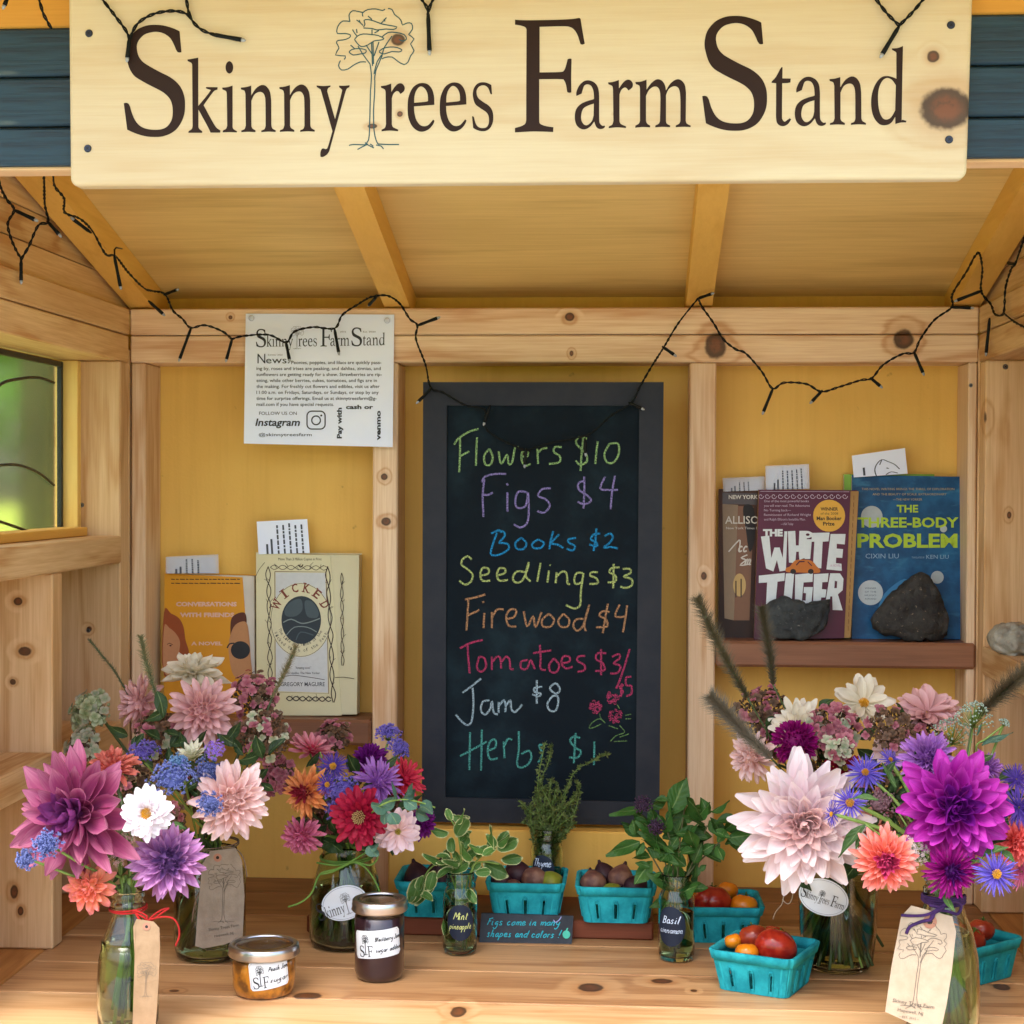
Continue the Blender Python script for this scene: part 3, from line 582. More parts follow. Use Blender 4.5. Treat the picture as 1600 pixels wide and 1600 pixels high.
CH = [('#a9d48a', 0, '265,475 290,440 350,400 410,382|300,430 300,530 295,640|298,545 355,515|402,432 398,500 395,600|475,500 445,540 450,590 480,595 495,550 475,500|530,515 545,590 580,535 590,590 610,580 625,505 632,490 650,490|665,545 700,545 705,515 670,520 668,570 690,600 720,590|760,500 765,590|760,530 790,500 820,495|905,490 865,490 860,520 895,545 890,580 830,590|1055,440 1010,430 990,460 1010,490 1050,530 1055,575 1015,595 990,570|1035,420 1025,520 1018,632|1120,455 1112,520 1105,590|1190,470 1160,530 1175,580 1215,580 1245,530 1240,470 1190,470'),
('#a394d8', 0, '430,700 450,665 510,650 575,650|445,680 435,780 440,905|430,770 465,775 495,760|582,760 582,875|578,705 585,718|700,760 650,755 630,800 640,850 690,840 705,760|705,760 710,860 700,940 660,968 620,950|840,735 790,740 765,780 810,800 835,840 800,880 760,870|1045,690 1005,705 1010,745 1060,780 1080,810 1040,830 1000,815|1040,665 1040,760 1035,855|1165,665 1135,735 1180,745 1240,745|1222,660 1205,760 1197,860'),
('#2c9fe0', 0, '485,1005 530,985 545,1000|520,1000 495,1070 485,1130 540,1128 590,1095 580,1065 530,1060|520,985 560,995 565,1020 535,1055|665,1030 630,1060 640,1095 680,1095 695,1060 665,1030|765,1040 730,1065 740,1090 780,1090 800,1060 765,1040|855,990 840,1045 832,1098|890,1010 845,1060 880,1070 915,1090|990,1030 945,1040 950,1060 985,1080 970,1105 935,1095|1135,1005 1095,1010 1080,1040 1110,1055 1115,1080 1070,1070|1112,975 1105,1050 1095,1108|1160,1020 1195,1005 1210,1030 1185,1065 1155,1088 1200,1085 1240,1093'),
('#cdde86', 0, '370,1160 345,1140 315,1160 310,1190 350,1220 375,1250 365,1290 330,1308 295,1285|415,1255 465,1245 470,1215 435,1210 420,1250 435,1285 480,1285|520,1255 565,1240 568,1215 535,1212 520,1250 535,1285 585,1280|690,1235 640,1230 615,1265 630,1295 670,1285 700,1220 710,1175|710,1175 690,1250 720,1290|780,1180 770,1235 760,1290|830,1225 820,1295|835,1190 840,1195|875,1235 870,1300|875,1260 910,1230 935,1245 940,1300 955,1305|1030,1240 995,1240 980,1280 990,1305 1025,1290 1035,1240|1035,1240 1020,1350 1015,1430 980,1450 930,1430|1120,1235 1085,1235 1075,1255 1110,1270 1120,1300 1070,1305|1250,1205 1205,1210 1190,1235 1225,1255 1225,1290 1180,1295|1215,1185 1212,1330|1270,1215 1310,1215 1315,1240 1275,1260 1320,1275 1325,1310 1290,1328 1255,1320'),
('#cf9a6c', 1, '330,140 400,125 450,110|350,130 345,230 338,325|345,235 400,210 415,200|445,220 440,310|437,150 440,160|490,215 490,310|490,250 520,200 560,200|575,255 620,245 635,205 600,200 575,240 590,295 635,300|680,210 700,300 735,240 750,305 785,215|830,225 790,260 795,300 840,300 860,260 830,225|915,225 885,265 900,300 940,300 950,260 915,225|1035,255 990,260 975,300 1000,325 1035,290 1070,170|1060,200 1040,290 1050,330|1190,215 1150,210 1130,235 1170,260 1175,300 1110,305|1180,165 1165,250 1150,340|1250,170 1225,240 1290,240|1295,175 1285,250 1270,335'),
('#c8406e', 1, '300,430 360,400 435,380|345,410 350,490 358,580|415,480 400,540 425,570 455,540 445,490 415,480|490,480 490,560|495,510 520,480 540,490 545,550|548,510 575,480 595,500 600,550 620,555|705,500 665,510 665,550 700,550 720,500 745,555|775,410 780,480 780,550 810,560|735,460 790,450 845,443|860,490 830,530 840,570 875,570 890,530 860,490|905,520 950,510 950,480 915,480 905,520 930,550 970,540|1045,475 1005,480 1000,505 1040,530 1040,560 1000,570|1170,460 1120,460 1110,495 1150,520 1160,560 1105,565|1140,435 1140,590|1205,480 1245,465 1250,490 1215,520 1255,535 1240,575 1195,580|1310,435 1285,520 1255,610 1230,670|1275,650 1250,660 1270,690 1245,720|1262,640 1258,720|1320,600 1290,605 1290,650 1320,655 1320,700 1290,715'),
('#b9d2de', 1, '315,695 370,655 425,610|375,665 380,760 370,860 345,888 310,865 275,825|475,740 435,750 425,800 450,825 480,790 490,745 500,810 525,825|530,750 530,815|535,770 560,740 570,760 570,810|575,770 600,740 605,790 625,810 650,790 670,765|790,660 745,665 745,690 780,700 770,715 730,705|757,620 757,690 757,760|860,640 835,670 870,700 895,680 880,645 860,640|850,715 820,760 835,800 870,800 885,750 880,715 850,715'),
('#5fb8ac', 1, '360,930 358,1040 355,1155|430,915 428,1040 425,1158|300,1072 380,1030 460,985|465,1040 510,1020 510,975 480,985 465,1040 480,1090 525,1085|560,985 565,1085|565,1010 585,970 610,975|650,925 650,1030 640,1110 655,1140 700,1125 725,1080 710,1040 665,1060|795,1005 770,1010 790,1060 765,1110|1015,965 980,955 955,980 985,1020 1020,1045 1000,1080 950,1080|988,935 983,1025 978,1115|1100,985 1099,1050 1098,1125'),
('#7fa860', 1, '1130,815 1140,850 1165,875|1165,875 1130,850 1085,875 1070,905 1100,900 1140,880|1235,765 1250,790|1185,890 1240,910|1250,890 1280,930 1230,950 1195,985|1305,940 1250,960|1215,985 1295,982|1285,830 1320,822|1285,850 1320,850')]
cmap = lambda x, y, e: at(x, y, YB+.0046-e)
for col, zi, s in CH:
    pr = Print(); oy = 900 if zi else 570
    for l in pl(s): pr.line('c', [(640+x/3.81, oy+y/3.81) for x, y in l], 3.0 if col != '#7fa860' else 1.4, 4)
    pr.emit('chalk_writing' if col != '#7fa860' else 'chalk_leaves', cmap, cb, {'c': ink(col, chalk='#14242a')})
pr = Print(); rr = random.Random(3)
for cx, cy, r in ((1105, 780, 36), (1210, 725, 40), (1225, 835, 40)):
    for k in range(30):
        a = rr.uniform(0, 6.28); d = r*sqrt(rr.random()); x, y = cx+d*cos(a), cy+d*sin(a); a2 = rr.uniform(0, 6.28)
        pr.line('c', [(640+(x+cos(a2+j)*7)/3.81, 900+(y+sin(a2+j)*7)/3.81) for j in (0, 1.5, 3, 4.4)], 1.3, 2)
pr.emit('chalk_flowers', cmap, cb, {'c': ink('#cc4370', chalk='#14242a')})

# ---------------------------------------------------------------- printed newsletter
PAPER = paint('white_paper', '#eaf2ff', '#e0eaff', 5, rough=.35, bump=.25, fine=12, spec=.5)
def panel(name, q, Y, parent, mat, th=.0004, dy=(0, 0, 0, 0)):
    P4 = [at(x, y, Y+d) for (x, y), d in zip(q, dy)]; V = P4+[p+Vector((0, th, 0)) for p in P4]
    return mk(name, V, [(0, 1, 2, 3), (7, 6, 5, 4), (0, 4, 5, 1), (1, 5, 6, 2), (2, 6, 7, 3), (3, 7, 4, 0)], mat, parent)
def bil(q, Y, dy=(0, 0, 0, 0), eps=.0003):
    """unit square (0..1, 0..1 up) -> photographed quad TL,TR,BR,BL at depth Y"""
    P4 = [at(x, y, Y+d) for (x, y), d in zip(q, dy)]
    def f(x, y, e):
        p = P4[3].lerp(P4[2], x).lerp(P4[0].lerp(P4[1], x), y); return p+Vector((0, -eps-e, 0))
    return f
YN = 2.535
nq = [(384, 490), (616, 491.5), (613.5, 698.5), (381, 693)]
nw = thing('newsletter_sheet', 'laminated white news sheet with black print pinned over the left end of the beam', 'paper sheet', at(500, 698, YN))
panel('sheet', nq, YN, nw, PAPER, dy=(.012, .012, -.0, .0))
ND = (.012, .012, 0, 0)
P4n = [at(x, y, YN+d) for (x, y), d in zip(nq, ND)]
def nmap(x, y, e):     # photo pixels on the sheet
    d = ray(x, y); nn = (P4n[1]-P4n[0]).cross(P4n[3]-P4n[0]).normalized(); t = nn.dot(P4n[0]-CAM)/nn.dot(d); return CAM+d*t+Vector((0, -.0004-e, 0))
pr = Print()
def zz(x, y): return (370+x/6.154, 480+y/6.154)
sx = (1422-185)/(1413-194); syk = (382-205)/(213-38)
f1 = lambda X, Y: zz(185+(X-194)*sx, 205+(Y-38)*syk+3)
pr.glyphs('k', SK+TR+FA+ST, f1); pr.tree('g', f1, .35, 1)
def T(s, x, y, h, w=None, **k):      # text in zoom coordinates, v flipped
    a = Print(); a.text('z', s, 0, 0, h, w, **k); V, F = a.L['z']
    X, Y = x, y; pr._add(k.get('c_', 'k'), [zz(X+v[0], Y-v[1]) for v in V], [f[::-1] for f in F])
T('N', 200, 540, 98, 75); T('ews:', 282, 540, 70, 225)
body = ['Peonies, poppies, and lilacs are quickly pass-', 'ing by, roses and irises are peaking, and dahlias, zinnias, and', 'sunflowers are getting ready for a show. Strawberries are rip-', 'ening, while other berries, cukes, tomatoes, and figs are in', 'the making. For freshly cut flowers and edibles, visit us after', '11:00 a.m. on Fridays, Saturdays, or Sundays, or stop by any', 'time for surprise offerings. Email us at skinnytreesfarm@g-', 'mail.com if you have special requests.']
for i, (s, x0, x1) in enumerate(zip(body, (525, 190, 190, 190, 190, 190, 190, 190), (1390, 1385, 1395, 1348, 1375, 1365, 1345, 935))):
    T(s, x0, 547+i*57.5, 33, x1-x0, bold=.006)
T('FOLLOW US ON', 215, 1036, 33, 362); T('Instagram', 178, 1140, 72, 430, bold=.02, shear=.2); T('@skinnytreesfarm', 212, 1240, 32, 510); T('cash or', 1050, 978, 40, 262, bold=.035)
for s, x, y, w_, rt in (('Pay with', 1008, 1262, 295, pi/2), ('venmo', 1382, 1280, 285, pi/2)):
    a = Print(); a.text('z', s, 0, 0, 46, w_, bold=.035, rot=rt); V, F = a.L['z']; pr._add('k', [zz(x+v[0], y-v[1]) for v in V], [f[::-1] for f in F])
T('2015', 995, 243, 14, 55); T('Est. 2020', 1215, 243, 14, 120); T('Summer 2022', 300, 465, 14, 140)
rrct = lambda x0, y0, x1, y1, r, n=5: [(cx+r*cos(a0+pi/2*k/n), cy+r*sin(a0+pi/2*k/n)) for cx, cy, a0 in ((x1-r, y1-r, 0), (x0+r, y1-r, pi/2), (x0+r, y0+r, pi), (x1-r, y0+r, 3*pi/2)) for k in range(n+1)]
L = [zz(*p) for p in rrct(676, 1000, 850, 1172, 45)]; pr.line('k', L+[L[0]], 1.9, 1)
L = [zz(763+42*cos(a), 1088+42*sin(a)) for a in [2*pi*k/20 for k in range(21)]]; pr.line('k', L, 1.9, 1)
pr.poly('k', [[zz(813+10*cos(a), 1042+10*sin(a)) for a in [2*pi*k/8 for k in range(8)]]])
pr.emit('print', nmap, nw, {'k': INK, 'g': flat('#555a60')})
for px, py in ((393, 497), (605, 501)):
    c = at(px, py, YN+.010); b = MB(); V, F = lathe([(0, -.001), (.004, -.001), (.0045, -.0002), (.003, .0005), (0, .0008)], (0, 0, 0), 14)
    b.add([c+Vector((v[0], -v[2]-.001, v[1])) for v in V], F); b.build('pin', flat('#d5dbe6', .15), nw, True)
# ================================================================ string lights
CABLE = flat('#0b1110', .6, spec=.2); LEDC = flat('#a4aaae', .12, spec=.6)
def strand(root, P):
    """two wires twisted round each other along P"""
    P = catmull(P, 6); L = 0; A = []; 
    for i, p in enumerate(P):
        if i: L += (p-P[i-1]).length
        A.append(L)
    b = MB()
    for ph in (0, pi):
        Q = []
        for i in range(len(P)):
            p = P[i]; t = (P[min(i+1, len(P)-1)]-P[max(i-1, 0)]); t.normalize(); u = t.cross(Vector((0, 1, 0))); u.normalize(); v_ = t.cross(u)
            a = ph+A[i]*2*pi/.022; Q.append(p+(u*cos(a)+v_*sin(a))*.00105)
        b.tube(Q, .00098, 5)
    b.build('wire', CABLE, root, True)
def led(root, p, q):
    d = (q-p); n_ = d.normalized(); b = MB()
    b.tube([p-n_*.003, p+n_*.001, p.lerp(q, .12), p.lerp(q, .5), q-n_*.004, q], [.0012, .0019, .0023, .0021, .0025, .0025], 8)
    o = b.build('bulb_holder', CABLE, root, True)
    c = MB(); c.tube([q, q+n_*.0025, q+n_*.005], [.002, .002, .0008], 8); c.build('bulb', LEDC, o, True)
def sat(x, y, Y):
    """keep the cord in front of walls and under the rafters"""
    if Y > 1.9: Y = min(Y, .8425/((755.5-y)/2700+.23))
    p = at(x, y, Y)
    if Y > 1.9 and p.x > XR-.005: p = onX(x, y, XR-.005)
    if Y > 1.9 and p.x < XL+.005: p = onX(x, y, XL+.005)
    return p
def string_lights(name, label, segs, bulbs, group='string lights'):
    p0 = at(*segs[0][0]); r = thing(name, label, 'string lights', p0, group)
    for s in segs: strand(r, [sat(*p) for p in s])
    for a, b_ in bulbs: led(r, sat(*a), sat(*b_))
YG = 2.525
def wv(s, Y): return [tuple(float(c) for c in t.split(','))+(Y,) if t.count(',') == 1 else tuple(float(c) for c in t.split(',')) for t in s.split()]
m1 = wv('84,262,1.92 85,290,1.97 100,310,2.0 101,332,2.04 125,342,2.08 145,362,2.12 165,397,2.2 180,400,2.26 200,425,2.32 225,450,2.40 240,455,2.45 258,460,2.50 270,485,2.52 285,498,2.53 298,512,2.53 320,508,2.53 348,518,2.53 362,530,2.53', YG)
m2 = wv('362,530,2.53 380,525,2.53 420,523,2.52 447,535,2.52 460,518,2.52 490,511,2.52 523,513,2.52 535,492,2.53 560,475,2.535 580,464,2.54 605,462,2.54 625,475,2.54 640,498,2.53 652,508,2.53 650,530,2.53 665,570,2.50 673,606,2.468 692,613,2.467 727,633,2.467 757,640,2.47 758,667,2.47 776,683,2.47 803,696,2.47 821,704,2.47 837,699,2.47 866,691,2.47 902,684,2.47 926,675,2.47 955,649,2.47 986,630,2.468 1000,604,2.468 1018,573,2.48 1037,543,2.52 1060,505,2.54 1091,466,2.54', YG)
m3 = wv('1091,466,2.54 1096,478 1115,505 1130,530 1150,546 1165,552 1190,580 1207,607 1225,598 1260,600 1283,612 1310,605 1345,594 1362,591 1380,570 1410,553 1428,551 1438,530 1460,500 1487,480,2.51 1488,460,2.48 1510,425,2.44 1528,395,2.42 1535,420,2.43 1533,455,2.45 1548,475,2.46 1555,491,2.47 1568,489,2.46 1571,450,2.42 1580,420,2.38 1587,410,2.35 1600,372,2.3 1606,350,2.28', YG)
m4 = wv('1568,489,2.46 1585,503,2.44 1606,514,2.42', YG)
c3 = lambda x, y, Y=2.525: (x, y, Y)
string_lights('string_lights', 'dark twisted string of unlit lights swagged under the rafters along the beam', [m1, m2, m3, m4],
 [(c3(140, 362, 2.11), c3(115, 343, 2.09)), (c3(179, 402, 2.24), c3(188, 447, 2.25)), (c3(234, 472, 2.45), c3(254, 490, 2.46)), (c3(258, 460, 2.49), c3(276, 453, 2.48)), (c3(298, 514), c3(281, 560)), (c3(362, 532), c3(354, 561)),
  (c3(447, 536), c3(452, 561)), (c3(523, 516), c3(529, 550)), (c3(587, 465, 2.53), c3(577, 476, 2.53)), (c3(654, 508), c3(683, 497)), (c3(673, 608, 2.467), c3(654, 627, 2.46)), (c3(765, 636, 2.468), c3(757, 660, 2.468)), (c3(822, 703, 2.468), c3(820, 726, 2.468)), (c3(914, 688, 2.468), c3(915, 708, 2.468)),
  (c3(985, 630, 2.467), c3(1002, 638, 2.467)), (c3(1037, 543, 2.51), c3(1053, 554, 2.51)), (c3(1092, 466), c3(1112, 459)), (c3(1207, 609), c3(1193, 643)), (c3(1283, 612), c3(1269, 627)), (c3(1362, 592), c3(1375, 603)), (c3(1429, 552), c3(1442, 582)), (c3(1488, 480, 2.5), c3(1517, 481, 2.49)), (c3(1532, 455, 2.44), c3(1496, 469, 2.45)),
  (c3(1546, 500, 2.46), c3(1541, 551, 2.46)), (c3(1586, 413, 2.35), c3(1576, 411, 2.35))])
g1 = [wv('-6,262,1.93 0,290,1.95 10,311,1.98 22,328,2.0 12,350,2.02 20,380,2.05 33,405,2.08', 2), wv('33,405,2.08 45,385,2.07 60,352,2.06 75,347,2.06 70,320,2.03 69,288,1.98 68,262,1.94', 2)]
string_lights('string_lights', 'short loop of dark unlit string lights hanging in front of the left gable planks', g1, [(c3(24, 329, 2.0), c3(54, 343, 2.0)), (c3(33, 408, 2.07), c3(33, 438, 2.07)), (c3(76, 348, 2.05), c3(92, 366, 2.05))])
YT = YS-.006
fs = [wv('150,-20 158,-4 180,25 197,48 203,62', YT), wv('203,60 215,37 240,22 270,17 292,22 305,38 318,48 334,54', YT), wv('283,-24 290,-6 295,20 300,30', YT), wv('650,-18 657,-4 667,12 669,24', YT), wv('684,-18 678,-4 671,12 669,24', YT), wv('1360,-14 1367,-4 1385,20 1405,40', YT), wv('1455,-16 1445,-4 1425,20 1405,40', YT), wv('55,-18,1.80 60,-5,1.80 68,22,1.80 80,44,1.815', YT), wv('22,-16,1.8 12,-4,1.8', YT)]
string_lights('string_lights', 'dark unlit string lights draped over the top edge of the big sign', fs, [(c3(202, 62, YT), c3(199, 90, YT)), (c3(333, 54, YT), c3(377, 62, YT)), (c3(669, 24, YT), c3(671, 79, YT)), (c3(1403, 44, YT), c3(1379, 84, YT)), (c3(12, -4, 1.8), c3(7, 8, 1.8))])
HK = flat('#2a2724', .35, .8)
for px, py, Y, lb in ((604, 462, 2.542, 'small dark hook in the beam below the left rafter, holding the string of lights'), (1091, 464, 2.542, 'small dark hook in the beam below the right rafter, holding the string of lights'), (1531, 396, 2.425, 'small dark hook at the right gable holding the string of lights'), (180, 398, 2.25, 'small dark hook on the left side rafter holding the string of lights')):
    p = at(px, py, Y); b = MB(); b.tube([p+Vector((0, .03, .012)), p+Vector((0, .004, .010)), p+Vector((0, -.003, .006)), p+Vector((0, -.003, -.001)), p+Vector((0, .002, -.002))], .0012, 6)
    tag(b.build('hook', HK, None, True), lb, 'hook')

# ================================================================ books, bookmarks, stones
PAGES = paint('page_block', '#e8dfc4', '#cfc3a2', 10, (3, 200, 1), .8, .2, 300)
def book(q, Y, th, label, cov, lean=.012, side=None, name='book', pages='R', cov_q=None):
    """q = photographed TL,TR,BR,BL of the block; leans back by lean at the top"""
    D = (lean, lean, 0, 0)
    r = thing(name, label, 'book', at((q[2][0]+q[3][0])/2, q[3][1], Y))
    A0, B0 = at(*q[0], Y+lean), at(*q[3], Y); nn = Vector((1, 0, 0)).cross(A0-B0).normalized()
    def onp(x, y): d = ray(x, y); return CAM+d*(nn.dot(B0-CAM)/nn.dot(d))
    P4 = [onp(x, y) for x, y in q]
    V = [p+Vector((0, .0014, -.0015 if i < 2 else .0015)) for i, p in enumerate(P4)]+[p+Vector((0, th, -.0015 if i < 2 else .0015)) for i, p in enumerate(P4)]
    mk('pages', V, [(0, 1, 2, 3), (7, 6, 5, 4), (0, 4, 5, 1), (1, 5, 6, 2), (2, 6, 7, 3), (3, 7, 4, 0)], side or PAGES, r)
    C4 = P4 if not cov_q else [onp(x, y) for x, y in cov_q]
    V = C4+[p+Vector((0, .0008, 0)) for p in C4]
    mk('front_cover', V, [(0, 1, 2, 3), (7, 6, 5, 4), (0, 4, 5, 1), (1, 5, 6, 2), (2, 6, 7, 3), (3, 7, 4, 0)], cov, r)
    V = [p+Vector((0, th, 0)) for p in P4]+[p+Vector((0, th+.001, 0)) for p in P4]
    mk('back_cover', V, [(0, 1, 2, 3), (7, 6, 5, 4), (0, 4, 5, 1), (1, 5, 6, 2), (2, 6, 7, 3), (3, 7, 4, 0)], cov, r)
    return r, lambda x, y, e: onp(x, y)+Vector((0, -.0003-e, 0))
def cardm(q, Y, label, lines=True, clear=True, extra=None):
    D = (.004, .004, 0, 0); r = thing('bookmark', label, 'bookmark', at(q[3][0], q[3][1], Y), 'paper slips in the books')
    w_ = 3
    if clear:
        Q = [(q[0][0]-w_, q[0][1]-w_), (q[1][0]+w_+2, q[1][1]-w_-1), (q[2][0]+w_+1, q[2][1]), (q[3][0]-w_, q[3][1])]
        panel('laminate', Q, Y-.0002, r, LAM, .0002, D)
    panel('slip', q, Y, r, PAPER, .0003, D)
    f = bil(q, Y, D, .0006); pr = Print()
    if lines:
        rr = random.Random(int(q[0][0]))
        for k in range(5 if lines is True else lines):
            x = .38+k*.12; y0 = 0
            while y0 < .85:
                y1 = y0+rr.uniform(.05, .16); pr.rect('k', x, y0, x+.035, min(y1, .92)); y0 = y1+.03
        pr.rect('k', .16, .0, .20, .3); pr.rect('k', .25, .0, .29, .45)
    if extra: extra(pr)
    pr.emit('print', f, r, {'k': flat('#4a505c')})
    return r
n = NT('clear_laminate'); n.set(Base_Color=hx('#dfe3ea'), Roughness=.1, Alpha=.42); LAM = n.m
# orange book, bottom left
OR = paint('orange_cover', '#dc9a10', '#d08c0a', 4, rough=.5)
r, f = book([(258, 895), (397, 899), (398, 1117), (258, 1117)], 2.600, .02, 'yellow paperback with pink capitals and two drawn faces, leftmost on the left shelf', OR, .02, cov_q=[(257, 896), (379, 902), (394, 1117), (256, 1117)], side=paint('white_pages', '#e2ddd2', '#cfc9bc', 8))
pr = Print(); z4 = lambda x, y: (230+x/4, 780+y/4)
def PT(pr, col, s, x, y, h, w, z, sc, **k):
    a = Print(); a.text('z', s, 0, 0, h, w, **k); V, F = a.L['z']; pr._add(col, [z(x+v[0], y-v[1]) for v in V], [f_[::-1] for f_ in F])
PT(pr, 'p', 'CONVERSATIONS', 180, 668, 26, 380, z4, 4, bold=.05); PT(pr, 'p', 'WITH FRIENDS', 205, 735, 26, 340, z4, 4, bold=.05); PT(pr, 'p', 'A NOVEL', 275, 912, 22, 195, z4, 4, bold=.04)
for y in (497, 522):
    x = 150
    while x < 570: w_ = random.uniform(14, 40); pr.poly('d', [[z4(x, y), z4(x+w_, y+1), z4(x+w_, y+7), z4(x, y+6)]]); x += w_+7
pr.poly('h', [catmull([z4(*p)+(0,) for p in ((108, 700), (175, 720), (225, 790), (240, 880), (255, 960), (240, 1010), (150, 1010), (108, 1010))], 4)]) if 0 else None
P_ = lambda s: [z4(*[float(c) for c in t.split(',')]) for t in s.split()]
cl = lambda s: [(v.x, v.y) for v in catmull([Vector((x, y, 0)) for x, y in P_(s)], 4, True)]
pr.poly('h', [cl('106,705 150,715 200,745 228,800 240,880 262,960 262,1100 106,1100')])
pr.poly('s', [cl('106,800 140,805 180,840 205,890 200,960 190,1080 106,1080')])
pr.line('e', P_('125,908 140,900 160,910'), 1.0, 2); pr.ell('e', *z4(146, 915), 1.8, 1.2)
pr.poly('h2', [cl('520,800 530,740 570,712 612,712 622,770 600,790 545,860 525,900')])
pr.poly('s2', [cl('540,800 590,765 625,780 640,880 648,1000 655,1110 600,1130 540,1100 515,1000 510,900')])
pr.ell('k', *z4(583, 943), 15, 14); pr.line('k', P_('500,930 515,905 545,900'), 2.2, 3); pr.line('r', P_('615,1072 632,1066 648,1072'), 1.6, 2)
pr.emit('print', f, r, {'p': flat('#e6b9a4'), 'd': flat('#5b3c12'), 'h': flat('#9a4a1c'), 's': flat('#c48a5e'), 'e': flat('#4a2a1a'), 'h2': flat('#5a2c1a'), 's2': flat('#c08a5a'), 'k': flat('#0c0c10', .3), 'r': flat('#a03428')})
cardm([(262, 873), (336, 870), (338, 896), (262, 896)], 2.610, 'laminated slip sticking out of the yellow paperback on the left shelf', lines=3)
# cream book
CR = paint('cream_cover', '#dcd6ae', '#cdc69a', 3, rough=.55)
CR2 = paint('cream_inner', '#d6d0ac', '#c9c29c', 3, rough=.6)
r, f = book([(401, 864), (561, 866), (557, 1118), (402, 1118)], 2.580, .028, 'cream paperback with an oval picture and thorny vine border on the left shelf', CR, .026, cov_q=[(400, 863), (516, 868), (534, 1118), (401, 1118)], side=CR2)
pr = Print()
fr = P_('798,452 1118,455 1135,1215 800,1205 798,452'); pr.poly('w', [P_('803,458 1113,461 1130,1209 805,1199')]); pr.line('b', fr, .9, 1)
pr.ell('c', *z4(960, 755), 47.5, 58, 40)
L = [(z4(960, 755)[0]+46.8*cos(a), z4(960, 755)[1]+57*sin(a)) for a in [2*pi*k/40 for k in range(41)]]; pr.line('k', L, .7, 1)
pr.ell('n', *z4(963, 755), 31, 37.5, 36)
# generic stormy landscape inside the oval
pr.poly('n2', [cl('860,690 900,640 960,625 970,690 930,730 870,730')]); pr.line('n3', P_('850,770 900,750 960,775 1010,770 1080,745'), 1.8, 3); pr.line('n3', P_('870,850 920,800 1000,800 1060,830'), 1.4, 3); pr.line('n2', P_('930,880 960,830 1040,850'), 1.6, 3); pr.poly('n2', [cl('985,640 1030,640 1070,700 1060,740 1000,730')])
for i, ch in enumerate('WICKED'):
    a = radians(152-i*24.5)+pi*0; a0 = pi-radians(28+i*24.8); cx, cy = 960+145*cos(a0), 755-178*sin(a0)
    g = Print(); g.text('z', ch, 0, 0, 56, {'I': 14, 'W': 58}.get(ch, 38), align='CENTER', bold=.02)
    V, F = g.L['z']; rt = a0-pi/2
    h_ = 56
    if ch in 'IKD':
        pass
    V2 = []
    for v in V:
        u, vv = v[0], v[1]; V2.append(z4(cx+u*cos(rt)-vv*sin(rt)*1.0, cy-(u*sin(rt)+vv*cos(rt))))
    pr._add('r', V2, [f_[::-1] for f_ in F])
    for (sx0, sx1, sy) in ({'I': [(-18, 18, 1), (-18, 18, 54)], 'W': [(-40, -12, 55), (12, 40, 55)], 'K': [(-26, -6, 0), (-26, -6, 54), (8, 26, 0)], 'E': [(-26, -14, 0), (-26, -14, 54)], 'D': [(-26, -10, 0), (-26, -10, 54)], 'C': []}[ch]):
        pr.line('r', [z4(cx+u*cos(rt)-sy*sin(rt), cy-(u*sin(rt)+sy*cos(rt))) for u in (sx0, sx1)], 1.5, 1)
PT(pr, 'k', 'More Than 3 Million Copies in Print', 820, 382, 17, 270, z4, 4); PT(pr, 'k', 'GREGORY MAGUIRE', 835, 1168, 26, 275, z4, 4, bold=.01)
g = Print()
for s, rr_, st0, h_ in (('The Life and Times of the', 152, 205, 20), ('Wicked Witch of the West', 185, 207, 22)):
    for i, c in enumerate(s):
        a0 = radians(st0+i*130/len(s)); x0, y0 = 960+rr_*cos(a0), 745-rr_*1.13*sin(a0)
        if c == ' ': continue
        q_ = Print(); q_.text('z', c, 0, 0, h_, 12, align='CENTER'); V, F = q_.L['z']; rt = a0+pi/2
        pr._add('k', [z4(x0+v[0]*cos(rt)-v[1]*sin(rt), y0-(v[0]*sin(rt)+v[1]*cos(rt))) for v in V], [f_[::-1] for f_ in F])
rv = random.Random(5)
def vine(x0, y0, x1, y1, w=1.5, amp=12):
    for ph in (0, pi):
        N = 16; P = [(lerp(x0, x1, k/N)+amp*sin(k*1.35+ph)+rv.uniform(-3, 3) if abs(y1-y0) > abs(x1-x0) else lerp(x0, x1, k/N), lerp(y0, y1, k/N)+(0 if abs(y1-y0) > abs(x1-x0) else amp*sin(k*1.35+ph))) for k in range(N+1)]
        pr.line('v', [z4(*p) for p in P], w, 3)
        for k in range(2, N, 3): x, y = P[k]; pr.line('v', [z4(x, y), z4(x+rv.uniform(-24, 24), y-rv.uniform(8, 26))], .6, 1)
vine(755, 420, 770, 1130, 1.3, 13); vine(1128, 420, 1165, 1270, 1.5, 13); vine(770, 425, 1125, 430, .8, 14); vine(870, 1245, 1150, 1250, 1.6, 14); vine(1215, 460, 1222, 1040, .0 or 1.0, 9)
pr.line('v', P_('735,395 700,440 680,480'), .7, 3); pr.line('v', P_('945,410 960,425 975,408'), 1.6, 2)
PT(pr, 'k', '"Amazing novel."', 925, 1060, 15, 100, z4, 4); PT(pr, 'k', 'John Updike, The New Yorker', 860, 1092, 14, 220, z4, 4)
pr.line('v', P_('1175,1115 1230,1112 1295,1122'), .8, 2); pr.line('v', P_('820,1120 900,1100 1000,1110 1110,1128'), .8, 3)
pr.emit('print', f, r, {'w': flat('#cfd2d0'), 'b': flat('#6a3a2c'), 'c': flat('#dcd6b0'), 'k': flat('#3a3c3c'), 'n': flat('#27343c'), 'n2': flat('#47565c'), 'n3': flat('#7c8a88'), 'r': flat('#7a3424'), 'v': flat('#38281f')})
cardm([(401, 815), (480, 811), (484, 864), (404, 866)], 2.604, 'white slip of small print standing in the cream paperback on the left shelf', clear=False, lines=True)

